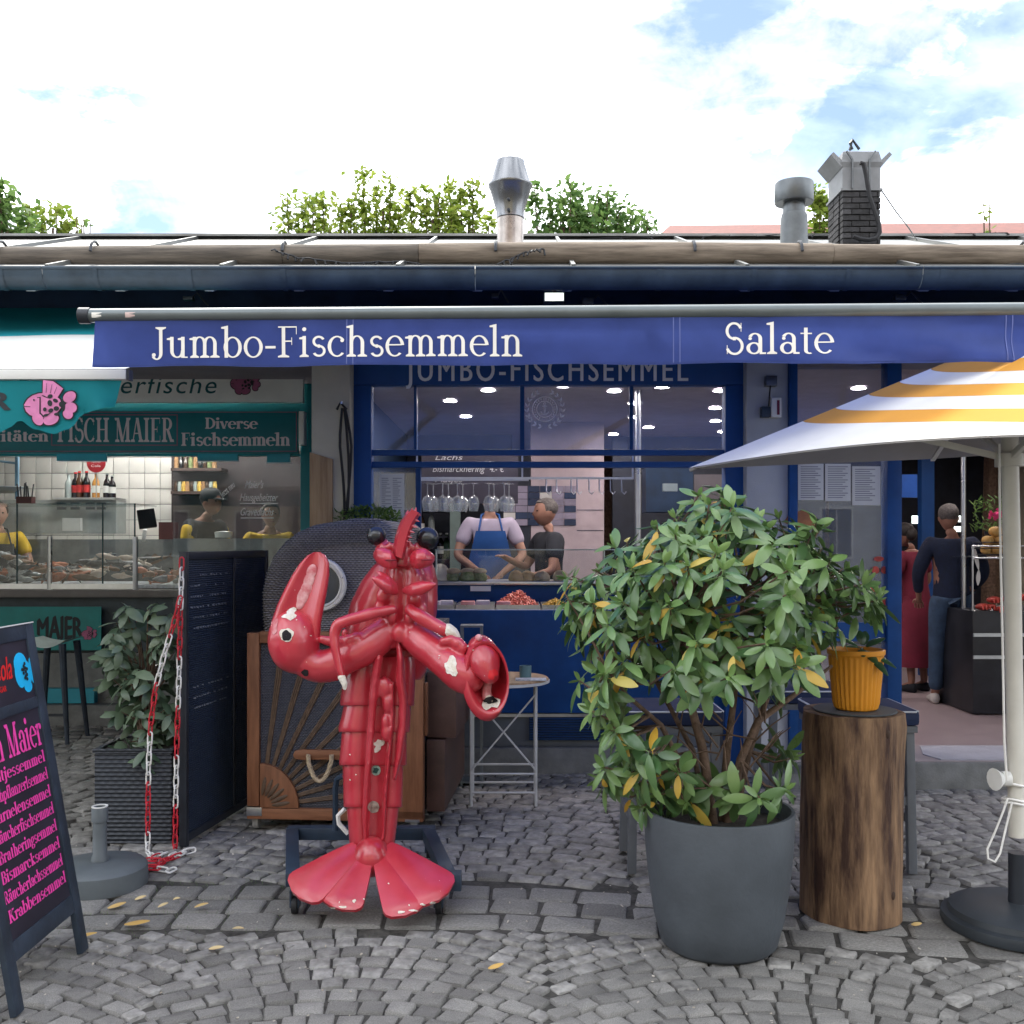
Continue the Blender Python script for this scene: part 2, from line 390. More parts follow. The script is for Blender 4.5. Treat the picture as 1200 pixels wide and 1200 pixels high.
def serif_polys(text, W_=.15, T_=.05, cw=1.0):
    """hand-drawn roman letters with thick stems, thin joins and slab serifs; cap height 1"""
    out = []; x0 = 0
    B = lambda a, b, c, d: [[(a, c), (b, c), (b, d), (a, d)]]
    V = lambda x, a, b: B(x-W_/2, x+W_/2, a, b)
    F = lambda x, y, h=.15: [[(x-h, y), (x+h, y), (x+h, y+T_), (x+W_/2, y+T_*2.2), (x-W_/2, y+T_*2.2), (x-h, y+T_)]]
    FT = lambda x, y, h=.15: [[(x-h, y), (x-h, y-T_), (x-W_/2, y-T_*2.2), (x+W_/2, y-T_*2.2), (x+h, y-T_), (x+h, y)][::-1]]
    FL = lambda x, y: [[(x-W_/2-.1, y-.1), (x+W_/2, y-.12), (x+W_/2, y), (x-W_/2-.1, y-.05)]]
    D = lambda ax, ay, bx, by, w: [[(ax-w/2, ay), (ax+w/2, ay), (bx+w/2, by), (bx-w/2, by)]] if ay < by else [[(bx-w/2, by), (bx+w/2, by), (ax+w/2, ay), (ax-w/2, ay)]]
    Rg = lambda cx, cy, rx, ry, a, b, w=None, t=None: ring2(cx, cy, rx, ry, a, b, w or W_, t or T_*1.1)
    arch = lambda a, b: Rg((a+b)/2, .45, (b-a)/2, .22, 0, 175) + V(b, 0, .47) + F(b, 0, .14)
    xh = .68; mw = (W_+T_)/2
    G = {
     'n': lambda: (V(.17,0,xh)+F(.17,0,.14)+FL(.17,xh)+arch(.17,.5), .66),
     'm': lambda: (V(.17,0,xh)+F(.17,0,.13)+FL(.17,xh)+arch(.17,.48)+arch(.48,.79), .96),
     'h': lambda: (V(.17,0,1.02)+F(.17,0,.14)+FL(.17,1.04)+arch(.17,.5), .66),
     'u': lambda: (V(.17,.2,xh)+FL(.17,xh)+Rg(.33,.22,.16,.2,180,365)+V(.5,0,xh)+FL(.5,xh)+B(.5,.64,0,T_), .68),
     'i': lambda: (V(.17,0,xh)+F(.17,0,.14)+FL(.17,xh)+dot2(.17,.9,W_*.62), .35),
     'j': lambda: (V(.17,-.1,xh)+FL(.17,xh)+dot2(.17,.9,W_*.62)+Rg(.05,-.1,.12,.16,-90,0)+dot2(.02,-.24,W_*.45), .34),
     'l': lambda: (V(.17,0,1.02)+F(.17,0,.14)+FL(.17,1.04), .35),
     'o': lambda: (Rg(.32,.34,.24,.32,0,360), .64),
     'ö': lambda: (Rg(.32,.34,.24,.32,0,360)+dot2(.2,.88,W_*.55)+dot2(.44,.88,W_*.55), .64),
     'b': lambda: (V(.17,0,1.02)+FL(.17,1.04)+Rg(.36,.34,.22,.32,-180,180), .66),
     'p': lambda: (V(.17,-.3,xh)+F(.17,-.3,.14)+FL(.17,xh)+Rg(.36,.34,.22,.32,-180,180), .66),
     'e': lambda: (Rg(.31,.34,.23,.32,5,315)+B(.12,.53,.36,.36+T_), .6),
     'c': lambda: (Rg(.31,.34,.23,.32,40,318)+dot2(.46,.53,W_*.55), .57),
     'a': lambda: (Rg(.26,.19,.17,.17,0,360)+V(.44,.06,.5)+Rg(.29,.5,.15,.16,0,160)+dot2(.15,.5,W_*.5)+B(.42,.6,0,T_*1.4), .6),
     's': lambda: (Rg(.26,.5,.15,.15,25,265,mw*1.1,T_*1.6)+Rg(.27,.19,.16,.16,-155,85,mw*1.1,T_*1.6)+B(.23,.3,.29,.4), .5),
     't': lambda: (V(.18,.1,.84)+B(.03,.36,xh-T_,xh)+Rg(.28,.12,.1,.1,180,300), .4),
     'r': lambda: (V(.17,0,xh)+F(.17,0,.15)+FL(.17,xh)+Rg(.34,.46,.17,.2,70,175)+dot2(.42,.58,W_*.58), .5),
     'f': lambda: (V(.18,0,.8)+F(.18,0,.15)+B(.03,.36,xh-T_,xh)+Rg(.3,.82,.12,.2,60,180)+dot2(.38,.95,W_*.5), .38),
     'g': lambda: (Rg(.27,.44,.17,.22,0,360)+Rg(.28,-.1,.2,.15,0,360)+Rg(.25,.12,.13,.1,90,250)+B(.4,.54,.6,.6+T_*1.3), .56),
     'v': lambda: (D(.3,0,.1,xh,W_)+D(.32,0,.5,xh,T_*1.2)+FT(.1,xh,.12)+FT(.5,xh,.1), .6),
     'z': lambda: (B(.06,.5,0,T_*1.3)+B(.06,.5,xh-T_*1.3,xh)+D(.13,0,.42,xh,W_), .54),
     'k': lambda: (V(.17,0,1.02)+F(.17,0,.14)+FL(.17,1.04)+D(.2,.3,.5,xh,T_*1.3)+D(.52,0,.28,.38,W_)+F(.52,0,.12)+FT(.48,xh,.11), .66),
     '-': lambda: (B(.05,.36,.29,.37), .4),
     ' ': lambda: ([], .3),
     'J': lambda: (V(.3,.15,1)+FT(.3,1,.16)+Rg(.17,.15,.13,.19,-150,0)+dot2(.08,.1,W_*.6), .47),
     'F': lambda: (V(.2,0,1)+F(.2,0,.17)+B(.04,.6,1-T_,1)+B(.2,.46,.5,.5+T_)+B(.58,.6,.74,1)+B(.44,.46,.4,.64), .66),
     'E': lambda: (V(.2,0,1)+B(.04,.62,1-T_,1)+B(.04,.64,0,T_)+B(.2,.46,.5,.5+T_)+B(.6,.62,.76,1)+B(.62,.64,0,.26)+B(.44,.46,.4,.64), .7),
     'S': lambda: (Rg(.29,.74,.2,.25,20,265,mw*1.15,T_*1.7)+Rg(.3,.26,.22,.26,-160,85,mw*1.15,T_*1.7)+B(.25,.34,.44,.55)+B(.48,.5,.72,1)+B(.08,.1,0,.28), .6),
     'D': lambda: (V(.2,0,1)+F(.2,0,.17)+FT(.2,1,.17)+Rg(.3,.5,.4,.475,-90,90), .8),
     'M': lambda: (V(.82,0,1)+F(.82,0,.17)+FT(.86,1,.13)+D(.5,0,.2,1,W_)+D(.5,0,.8,1,T_*1.2)+B(.16,.16+T_,0,1)+F(.18,0,.13)+FT(.14,1,.12), 1.02),
     'A': lambda: (D(.62,0,.38,1,W_)+D(.12,0,.36,1,T_*1.2)+B(.2,.54,.33,.33+T_)+F(.12,0,.12)+F(.62,0,.16), .76),
     'I': lambda: (V(.2,0,1)+F(.2,0,.17)+FT(.2,1,.17), .4),
     'R': lambda: (V(.2,0,1)+F(.2,0,.17)+B(.04,.4,1-T_,1)+Rg(.36,.74,.22,.235,-90,90)+B(.2,.38,.5,.5+T_)+D(.64,0,.4,.5,W_)+F(.66,0,.12), .78),
     'B': lambda: (V(.2,0,1)+B(.04,.38,1-T_,1)+B(.04,.38,0,T_)+Rg(.34,.75,.2,.225,-90,90)+Rg(.36,.26,.24,.235,-90,90)+B(.2,.36,.5,.5+T_), .7),
     'G': lambda: (Rg(.38,.5,.3,.475,45,330)+V(.62,.05,.42)+B(.48,.76,.42,.42+T_)+B(.6,.62,.72,1), .78),
     'C': lambda: (Rg(.38,.5,.3,.475,45,315)+B(.58,.6,.7,1)+B(.58,.6,0,.26), .7),
     'H': lambda: (V(.2,0,1)+V(.66,0,1)+F(.2,0,.17)+FT(.2,1,.17)+F(.66,0,.17)+FT(.66,1,.17)+B(.2,.66,.49,.49+T_), .86),
     'K': lambda: (V(.2,0,1)+F(.2,0,.17)+FT(.2,1,.17)+D(.24,.42,.62,1,T_*1.3)+D(.66,0,.34,.56,W_)+F(.66,0,.13)+FT(.62,1,.12), .78),
    }
    G['ä'] = lambda: (G['a']()[0]+dot2(.18,.88,W_*.55)+dot2(.4,.88,W_*.55), .6)
    for ch in text:
        pl, adv = G[ch]()
        for q in pl: out.append([((x0+p[0])*cw, p[1]) for p in q])
        x0 += adv
    return out, x0*cw
def clusters(pl):
    it = sorted(((min(p[0] for p in q), max(p[0] for p in q), q) for q in pl), key=lambda a: a[0]); out = []; end = -1e9
    for a, b_, q in it:
        if a > end - .012: out.append([])
        out[-1].append(q); end = max(end, b_)
    return out
def serif(text, name, mat, o, ux, uz, h, width, parent, W_=.15, T_=.05, right=False, split=False):
    pl, w = serif_polys(text, W_, T_)
    k = width/w if width else h
    ox = -width if right else 0
    if split:
        return [place2d([[(p[0]*k, p[1]*h) for p in q] for q in grp], "letter", mat, o, ux, uz, parent) for grp in clusters(pl)]
    return place2d([[(p[0]*k+ox, p[1]*h) for p in q] for q in pl], name, mat, o, ux, uz, parent)
def sans_polys(text, shear=0, bold=0, spacing=1.0):
    cu = bpy.data.curves.new("t", 'FONT'); cu.body = text; cu.shear = shear; cu.offset = bold; cu.space_character = spacing
    cu.resolution_u = 4
    o = bpy.data.objects.new("t", cu); me = o.to_mesh()
    pl = [[(me.vertices[i].co.x, me.vertices[i].co.y) for i in p.vertices] for p in me.polygons]
    o.to_mesh_clear(); bpy.data.objects.remove(o); bpy.data.curves.remove(cu)
    return pl
def sans(text, name, mat, o, ux, uz, h, width, parent, shear=0, bold=0, spacing=1.0, warp=None, split=False):
    pl = sans_polys(text, shear, 0, spacing)
    xs = [p[0] for q in pl for p in q]; x0, x1 = min(xs), max(xs)
    cap = .729
    k = width/(x1-x0) if width else h/cap
    f = warp or (lambda x, y: (x, y))
    if split: return [place2d([[f((p[0]-x0+dx)*k, p[1]*h/cap) for p in q] for dx in (-bold, 0, bold) for q in grp], "letter", mat, o, ux, uz, parent, zs=[.0002*j for j in range(3) for q in grp]) for grp in clusters(pl)]
    sh_ = (-bold, 0, bold) if bold else (0,)
    return place2d([[f((p[0]-x0+dx)*k, (p[1]+(dx and (bold*.35 if dx > 0 else -bold*.35)))*h/cap) for p in q] for dx in sh_ for q in pl], name, mat, o, ux, uz, parent, zs=[.0002*j for j in range(len(sh_)) for q in pl])
# ================================================================ materials
m_joint = M("joint_sand", (.055, .052, .047), rough=.95, var=.5, scale=25, bump=.6, bscale=90)
m_stone = M("granite_sett", (.158, .152, .143), col2=(.290, .282, .266), rough=.66, scale=22, bump=.6, bscale=95, rnd=.24, spec=.35)
m_blue = M("blue_paint", (.008, .068, .25), rough=.6, var=.14, scale=3, bump=.04)
m_blue_dark = M("dark_blue_paint", (.008, .055, .19), spec=.22, rough=.5, var=.2, scale=3, bump=.05)
m_navy = M("navy_boards", (.012, .034, .078), rough=.6, var=.3, scale=4)
m_beige = M("beige_render", (.50, .46, .36), rough=.85, var=.07, scale=4, bump=.15, bscale=120)
m_grey_wall = M("pale_grey_render", (.42, .44, .46), rough=.85, var=.06, scale=4, bump=.15, bscale=120)
m_teal = M("teal_paint", (.006, .19, .22), rough=.42, var=.1, scale=3)
m_turquoise = M("turquoise_board", (.02, .26, .34), rough=.45, var=.1, scale=2)  # lighter turquoise paint of the plank and price plates
m_white = M("white_paint", (.72, .72, .69), rough=.5, var=.05, scale=5)
m_ivory = M("ivory_board", (.84, .83, .78), rough=.5, var=.05, scale=5)
m_steel = M("brushed_steel", (.55, .56, .57), rough=.3, metal=1, var=.12, scale=5)
m_zinc = M("zinc_sheet", (.23, .235, .23), rough=.42, metal=.75, var=.22, scale=2.2, bump=.08, bscale=12)
m_gutter = M("slate_blue_gutter", (.030, .048, .068), rough=.42, var=.3, scale=5, bump=.05)
m_concrete = M("concrete", (.17, .175, .17), rough=.88, var=.2, scale=8, bump=.3, bscale=90)
m_log = M("weathered_log", (.10, .076, .055), col2=(.235, .19, .145), rough=.8, scale=5, stretch=(.6, 7, 7), bump=.35, bscale=30)
m_log_grey = M("grey_weathered_log", (.065, .055, .045), col2=(.155, .13, .105), rough=.85, scale=5, stretch=(.6, 7, 7), bump=.35, bscale=30)
m_black = M("black_rubber", (.012, .013, .016), rough=.6)
m_dark = M("anthracite_metal", (.022, .026, .034), rough=.45, var=.2)
m_ceiling = M("mauve_ceiling", (.36, .32, .35), rough=.8, var=.08)
m_mauve = M("pink_plaster", (.44, .36, .38), rough=.6, var=.08)
m_floor_in = M("pinkish_floor", (.30, .235, .24), rough=.4, var=.08, scale=9)
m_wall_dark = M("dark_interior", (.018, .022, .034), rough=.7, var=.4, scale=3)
m_wood = M("teak", (.15, .058, .026), col2=(.25, .105, .05), rough=.5, scale=6, stretch=(6, 6, .7), bump=.1, bscale=40)
m_wood_h = M("teak_rail", (.15, .058, .026), col2=(.25, .105, .05), rough=.5, scale=6, stretch=(.7, 6, 6), bump=.1, bscale=40)
m_pine = M("pine_board", (.24, .145, .07), col2=(.36, .24, .13), rough=.6, scale=6, stretch=(7, 7, .5), bump=.1, bscale=30)
m_print = M("white_print", (.82, .82, .82), rough=.6, var=.02)
m_print_w = M("warm_white_print", (.80, .77, .71), rough=.6, var=.02)
m_print_pk = M("pale_pink_print", (.78, .71, .74), rough=.6, var=.03)
m_print_k = M("black_print", (.01, .014, .018), rough=.6)
m_print_t = M("teal_print", (.01, .10, .11), rough=.6)
m_magenta = M("magenta_print", (.80, .06, .36), rough=.55, var=.05)
m_red_p = M("red_print", (.7, .02, .02), rough=.5)
m_cyan_p = M("cyan_print", (.01, .45, .8), rough=.5)
m_pink_f = M("pink_fish_print", (.62, .20, .40), rough=.6, var=.12, scale=20)
m_pink_d = M("dark_pink_fish_print", (.36, .10, .2), rough=.6, var=.12, scale=20)
m_paper = M("paper", (.62, .62, .60), rough=.8, var=.03)
m_tile_w = M("white_tile", (.56, .55, .52), rough=.25, var=.03, rnd=.04)
m_tile_d = M("dark_tile", (.03, .045, .09), rough=.25, rnd=.2)
m_tile_m = M("lilac_tile", (.27, .24, .31), rough=.25, rnd=.1)
m_glass = glassmat("window_glass", (.90, .92, .95), 1.0, .11)
m_glass_c = glassmat("clear_glass", (.95, .97, .97), .5, .02)
m_lamp = emitmat("lamp_glow", (1, .90, .88), 72)
m_tubeglow = emitmat("tube_glow", (1, .98, .93), 28)
m_wire = M("black_wire", (.012, .012, .014), rough=.6)

# ================================================================ ground and setts
g = BX(-150, 150, -60, 300, -.6, -.015)
ground = g.build("ground", m_joint, kind='structure', smooth=0)
rng = random.Random(11)
def stone_mesh(k):
    rr = random.Random(900 + k); b = MB(); n = 8
    base = [(-.5,-.42),(-.43,-.5),(.43,-.5),(.5,-.42),(.5,.42),(.43,.5),(-.43,.5),(-.5,.42)]
    fp = []
    for q in base:
        fp.append((q[0]+rr.uniform(-.04, .02)*(1 if q[0] > 0 else -1), q[1]+rr.uniform(-.04, .02)*(1 if q[1] > 0 else -1)))
    rings = [[(x*1.0, y*1.0, -1) for x, y in fp], [(x, y, -.28+rr.uniform(-.05, .05)) for x, y in fp],
             [(x*.96, y*.96, -.06+rr.uniform(-.07, .05)) for x, y in fp], [(x*.86, y*.86, rr.uniform(-.06, .05)) for x, y in fp]]
    b.loft(rings, caps=False)
    c = len(b.v); b.v.append(Vector((0, 0, rr.uniform(-.02, .05))))
    for j in range(n): b.f.append((3*n+j, 3*n+(j+1) % n, c))
    return b
STONES = [stone_mesh(k) for k in range(18)]
stones = []                                    # (x, y, angle, length, depth)
def yband(X): return 4.12 - .16*max(0, X)     # near edge of the strip of large setts
def arcs(y0, y1, x0, x1, w, cx0, sag, pitch, lmin, lmax, inside):
    k0 = int(math.floor((x0-cx0)/w)) - 1; k1 = int(math.ceil((x1-cx0)/w)) + 1
    for k in range(k0, k1+1):
        c = cx0 + k*w
        i = 0
        while True:
            yr = y0 + i*pitch; i += 1
            if yr > y1 + sag: break
            x = c - w/2 + rng.uniform(0, .03)
            while x < c + w/2 - .03:
                t0 = 2*(x-c)/w; th = math.atan(-4*sag*t0/w)
                L = rng.uniform(lmin, lmax); dx = L*math.cos(th)
                if x + dx > c + w/2 - .035: dx = c + w/2 - x; L = dx/math.cos(th)
                xm = x + dx/2; tm = 2*(xm-c)/w
                ym = yr - sag*tm*tm; thm = math.atan(-4*sag*tm/w)
                if y0 <= ym <= y1 and x0 <= xm <= x1 and inside(xm, ym) and L > .035:
                    stones.append((xm+rng.uniform(-.002, .002), ym+rng.uniform(-.002, .002), thm+rng.uniform(-.018, .018), L-.006, pitch*math.cos(thm)-.006+rng.uniform(-.006, .003)))
                x += dx
arcs(2.3, 4.2, -2.8, 4.4, 1.34, -.55, .27, .094, .082, .125, lambda x, y: y < yband(x) - .04)
def rows(ya, nrow, pitch, lmin, lmax, x0, x1):
    for i in range(nrow):
        x = x0 + rng.uniform(0, .2)
        while x < x1:
            L = rng.uniform(lmin, lmax); xm = x+L/2
            stones.append((xm, yband(xm)+ya+pitch*(i+.5)+rng.uniform(-.008, .008), (-.16 if xm > 0 else 0)+rng.uniform(-.04, .04), L-.010, pitch-.008+rng.uniform(-.014, .004)))
            x += L
rows(0, 3, .172, .16, .27, -3.6, 4.6)
def behind(x, y):
    return y > yband(x) + .565 and (y < 6.95 or (x < -1.35 and y < 8.85))
arcs(4.2, 8.9, -4.4, 5.4, 1.5, -.2, .22, .115, .1, .16, behind)
def projected(s_):
    x, y = s_[0], s_[1]
    px = 600 + x/y*FP; py = HY + EYE/y*FP
    vis = -20 < px < 1220 and py < 1225
    return (s_[3]*s_[4]/y**3) if vis else 0
stones.sort(key=projected, reverse=True)
proto_me = []
for b in STONES:
    me = b.mesh("cobble", smooth=50); me.materials.append(m_stone); proto_me.append(me)
rest = MB()
for i, (x, y, th, L, D) in enumerate(stones):
    hgt = rng.uniform(-.008, .004); k = rng.randrange(18); tx, ty = rng.uniform(-.022, .022), rng.uniform(-.022, .022)
    if i < 300:
        o = bpy.data.objects.new("cobble", proto_me[k]); COL.objects.link(o); o.parent = ground
        o.location = (x, y, hgt); o.scale = (L, D, .07); o.rotation_euler = (tx, ty, th)
    else:
        m4 = Matrix.Translation((x, y, hgt)) @ Euler((tx, ty, th)).to_matrix().to_4x4() @ Matrix.Diagonal((L, D, .07, 1))
        rest.add([m4 @ q for q in STONES[k].v], STONES[k].f)
rest.build("cobble_paving", m_stone, ground, kind='stuff', smooth=50)

# ================================================================ the market hall that holds both stalls
hall = thing("market_hall", "low market hall with zinc roof and log snow guards above the fish stalls", "building", (0, 6.9, 0))
XL, XR = -7.5, 6.5
RS = .356; RZ0, RY0 = 3.05, 5.62; RY1 = 8.32; RZ1 = RZ0 + RS*(RY1-RY0)
b = MB()
b.add([(XL, RY0, RZ0), (XR, RY0, RZ0), (XR, RY1, RZ1), (XL, RY1, RZ1), (XL, 14.2, 3.2), (XR, 14.2, 3.2),
       (XL, RY0, RZ0-.03), (XR, RY0, RZ0-.03), (XR, RY1, RZ1-.06), (XL, RY1, RZ1-.06), (XL, 14.2, 3.1), (XR, 14.2, 3.1)],
      [(0,1,2,3),(3,2,5,4),(7,6,9,8),(8,9,10,11),(0,6,7,1),(4,5,11,10),(0,3,9,6),(3,4,10,9),(1,7,8,2),(2,8,11,5)])
roof = b.build("roof", m_zinc, hall, smooth=0)
nseam = 0
x = XL + .3
while x < XR:
    dx = (x)*.03
    MB().beam((x, RY0+.01, RZ0+.012), (x+.02, RY1, RZ1+.012), .022, .03).build("roof_seam", m_zinc, roof, smooth=0)
    x += .92 + .05*math.sin(x*7)
MB().beam((XL, RY1, RZ1+.012), (XR, RY1, RZ1+.012), .16, .02).build("ridge_cap", m_zinc, roof)
# gutter: open half round with brackets
GY, GZ, GR = 5.56, 3.015, .078
for x0, x1 in ((XL, -2.52), (-2.515, -.2), (-.195, 2.2), (2.205, XR)):
    pr = [(math.cos(a)*GR, math.sin(a)*GR) for a in [math.pi + math.pi*i/10 for i in range(11)]]
    pi_ = [(p[0]*.93, p[1]*.93+.001) for p in reversed(pr)]
    b = MB(); pts = pr + pi_
    b.loft([[(x0, GY+p[0], GZ+p[1]*(1.25)) for p in pts], [(x1, GY+p[0], GZ+p[1]*1.25) for p in pts]])
    b.tube([(x0, GY-GR, GZ+.004), (x1, GY-GR, GZ+.004)], .009, 6)
    b.build("gutter", m_gutter, hall)
x = XL + .2
while x < XR:
    b = MB(); pr = [(math.cos(a)*(GR+.004), math.sin(a)*(GR+.004)*1.25) for a in [math.pi + math.pi*i/8 for i in range(9)]]
    b.sheet(lambda u, v: (x+v*.028, GY+pr[min(8, int(round(u*8)))][0], GZ+pr[min(8, int(round(u*8)))][1]), 8, 1)
    b.build("gutter_bracket", m_gutter, hall)
    x += .505
# log snow guard in lengths, with iron straps
LY = 5.95; LR = .06; LZ = 3.215
def logpiece(px0, px1, mt, r):
    pts = []; rs = []
    n = 14
    for i in range(n+1):
        x = PX(px0, LY) + (PX(px1, LY)-PX(px0, LY))*i/n
        pts.append((x, LY+.008*math.sin(x*1.7), LZ+.012*math.sin(x*.9+1)-.004*x*0)); rs.append(r*(1+.05*math.sin(x*2.3)))
    return MB().tube(pts, rs, 14).build("snow_guard_log", mt, hall)
for a, b_, mt, r in ((-700, 333, m_log_grey, .064), (333.5, 491, m_log_grey, .062), (491.5, 974, m_log, .064), (974.5, 1560, m_log, .061)):
    logpiece(a, b_, mt, r)
for px in (-100, 3, 112, 334, 581, 812, 936, 1200, 1300):
    xx = PX(px, LY); b = MB()
    b.tube([(xx, LY+.075*math.cos(a), LZ+.004+.075*math.sin(a)) for a in [R(-60+30*i) for i in range(9)]], .009, 6)
    b.tube([(xx, LY+.04, LZ-.064), (xx+.06, LY-.12, LZ-.10)], .012, 6)
    b.build("log_strap", m_dark, hall)
for px in (268, 600-35, 760, 1060):
    pass
# walls
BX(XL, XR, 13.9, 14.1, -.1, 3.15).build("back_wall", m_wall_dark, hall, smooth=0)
BX(XL-.15, XL, 6.2, 14.1, -.1, 3.2).build("side_wall", m_beige, hall, smooth=0)
BX(XR, XR+.15, 6.2, 14.1, -.1, 3.2).build("side_wall", m_beige, hall, smooth=0)
BX(-1.30, -1.16, 7.06, 13.9, -.02, 3.0).build("partition_wall", m_navy, hall, smooth=0)
BX(XL, -1.3, 6.9, 13.9, 2.9, 2.96).build("ceiling", m_ceiling, hall, smooth=0)
BX(-1.155, XR, 6.95, 13.9, 2.72, 2.78).build("ceiling", m_ceiling, hall, smooth=0)
BX(XL, XR, 6.96, 7.05, 2.965, 3.48).build("eaves_board", m_navy, hall, smooth=0)
# rafters showing pale between gutter and awning
m_raft = M("pale_rafter", (.36, .37, .39), rough=.7)
x = PX(467, 6.2) - 8*.495
while x < XR:
    MB().beam((x, 5.66, 2.985), (x, 6.95, 3.45), .055, .10).build("rafter", m_raft, hall, bevel=.004)
    x += .495*1.0 if False else .99 if x > 0 and x < .6 else .495
# beige pier with the pine board
pier = BX(PX(365, 6.7), PX(410, 6.7), 6.7, 7.05, -.02, 2.95).build("pier", m_beige, hall, bevel=.006)
o = P(363, 0, 6.68); zt = PZ(530, 6.68)
MB().prism([(0, 0), (.15, 0), (.15, zt-.045), (0, zt)], (PX(363, 6.68), 6.695, 0), (1, 0, 0), (0, 0, 1), .022).build("timber_board", m_pine, pier, bevel=.003)
b = MB(); cx = PX(401, 6.66)
for k in range(3):
    ph = k*.9; pts = []
    for i in range(17):
        t = i/16; z = PZ(478, 6.66)-t*1.35
        pts.append((cx+(.02+.03*t*(1-t)*4)*math.sin(t*3.0+ph)+(-.035+.035*k)*min(1, t*6), 6.665-.008*k, z))
    b.tube(pts, .009, 6)
b.tube([(cx-.035, 6.66, PZ(480, 6.66)), (cx-.01, 6.65, PZ(472, 6.66)), (cx+.03, 6.66, PZ(480, 6.66))], .009, 6)
b.build("hanging_cable", m_wire, pier)
BX(cx-.006, cx+.006, 6.63, 6.705, PZ(472, 6.66)-.01, PZ(472, 6.66)+.004).build("cable_hook", m_steel, pier)
pier2 = BX(PX(875, 6.76), PX(925, 6.76), 6.76, 7.05, -.02, 2.95).build("pier", m_grey_wall, hall, bevel=.006)
# stall front: blue posts, header, transoms, mullions
front = thing("stall_front", "royal blue stall front with header lettering, glazed transom window and open counter", "shop front", (.2, 6.9, 0))
F = 6.9
def post(x0, x1, z0, z1, Y=F, d=.12, mt=None, nm="frame_post", par=None):
    return BX(PX(x0, Y), PX(x1, Y), Y, Y+d, z0, z1).build(nm, mt or m_blue, par or front, bevel=.005)
post(410, 435, .02, 2.60, 6.86)
post(850, 875, .02, 2.60, 6.86)
hd = BX(PX(410, 6.86), PX(875, 6.86), 6.86, 6.98, 2.603, 2.96).build("header_panel", m_blue, front, bevel=.004)
# header lettering: mostly hidden above by the awning valance, as in the photo
zb = PZ(446.5, 6.86)
sans("JUMBO-FISCHSEMMEL", "lettering", m_print, (PX(476, 6.86), 6.857, zb), (1, 0, 0), (0, 0, 1), .165, PX(806, 6.86)-PX(476, 6.86), hd, bold=.016, spacing=1.25, split=True)
for y0, y1 in ((533.5, 527), (548, 541)):
    BX(PX(435.5, F), PX(849.5, F), F-.01, F+.05, PZ(y0, F), PZ(y1, F)).build("transom", m_blue, front, bevel=.003)
for px, w in ((486.5, 3), (612, 5), (740, 4)):
    BX(PX(px-w/2, F), PX(px+w/2, F), F+.005, F+.045, PZ(526.5, F), 2.60).build("mullion", m_blue_dark, front)
BX(PX(435, F), PX(850, F), F+.022, F+.03, PZ(527, F), 2.60).build("window_pane", m_glass, front, smooth=0)
# fixed side light left of the counter opening with a notice
BX(PX(487, F), PX(493, F), F, F+.05, 1.095, PZ(548.5, F)).build("mullion", m_blue_dark, front)
BX(PX(435, F), PX(487, F), F+.022, F+.03, 1.095, PZ(548.5, F)).build("window_pane", m_glass, front, smooth=0)
pap = BX(PX(444.5, F), PX(473.5, F), F+.008, F+.011, PZ(612, F), PZ(555, F)).build("paper_notice", m_paper, front, smooth=0)
lines = []
for i in range(16):
    for j in range(2):
        z = -.012*i*1.1
        lines.append([(j*.075, z), (j*.075+.045+.02*math.sin(i*3+j), z), (j*.075+.045+.02*math.sin(i*3+j), z-.005), (j*.075, z-.005)])
m_ink = M("grey_ink", (.25, .25, .27), rough=.7)
place2d(lines, "printed_text", m_ink, (PX(447, F), F+.007, PZ(560, F)), (1, 0, 0), (0, 0, 1), pap, step=0)
# dado, grille, plinth
zd = PZ(836, F)
BX(PX(435.5, F), PX(849.5, F), F+.02, F+.06, zd, 1.088).build("dado_panel", m_blue_dark, front, bevel=.004)
BX(PX(435, F), PX(850, F), F+.005, F+.05, zd-.025, zd-.004).build("metal_strip", m_steel, front)
BX(PX(435, F), PX(850, F), F+.03, F+.06, .17, zd-.03).build("kick_panel", M("grey_kick_panel", (.12, .135, .15), rough=.5, metal=.3), front)
gr = BX(PX(620, F), PX(752, F), F+.012, F+.028, PZ(868, F), PZ(840, F)).build("vent_grille", m_navy, front)
for i in range(9):
    z = PZ(866, F)+i*.017
    MB().beam((PX(621, F), F+.006, z), (PX(751, F), F+.006, z), .02, .004).build("grille_slat", m_blue_dark, gr, smooth=0)
BX(PX(410, F), PX(905, F), F-.03, F+.1, -.02, .165).build("plinth", m_concrete, front, bevel=.006)
# doorway bay on the right: side light with posters, open door
F2 = 6.72
post(925, 935, .17, 2.75, F2, par=front, mt=m_blue_dark)
post(1040, 1057, .17, 2.75, F2, par=front, mt=m_blue_dark)
BX(PX(935, F2), PX(1040, F2), F2+.05, F2+.058, .62, 2.70).build("window_pane", m_glass, front, smooth=0)
BX(PX(935.5, F2), PX(1039.5, F2), F2+.03, F2+.08, .17, PZ(822, F2)).build("dado_panel", m_blue_dark, front)
BX(PX(935.5, F2), PX(1039.5, F2), F2+.03, F2+.08, PZ(752, F2), PZ(730, F2)).build("rail", m_blue_dark, front)
for k, (x0, x1, y0, y1) in enumerate(((937, 967, 543, 586), (969, 999, 543, 587), (1001, 1034, 546, 592))):
    pp = BX(PX(x0, F2), PX(x1, F2), F2+.035, F2+.038, PZ(y1, F2), PZ(y0, F2)).build("poster_sheet", m_paper, front, smooth=0)
    ln = []
    for i in range(15):
        z = -.0145*i; ln.append([(0, z), (.115+.02*math.sin(i*2.1+k), z), (.115+.02*math.sin(i*2.1+k), z-.006), (0, z-.006)])
    place2d(ln, "printed_text", m_ink, (PX(x0+3, F2), F2+.034, PZ(y0+3, F2)), (1, 0, 0), (0, 0, 1), pp, step=0)
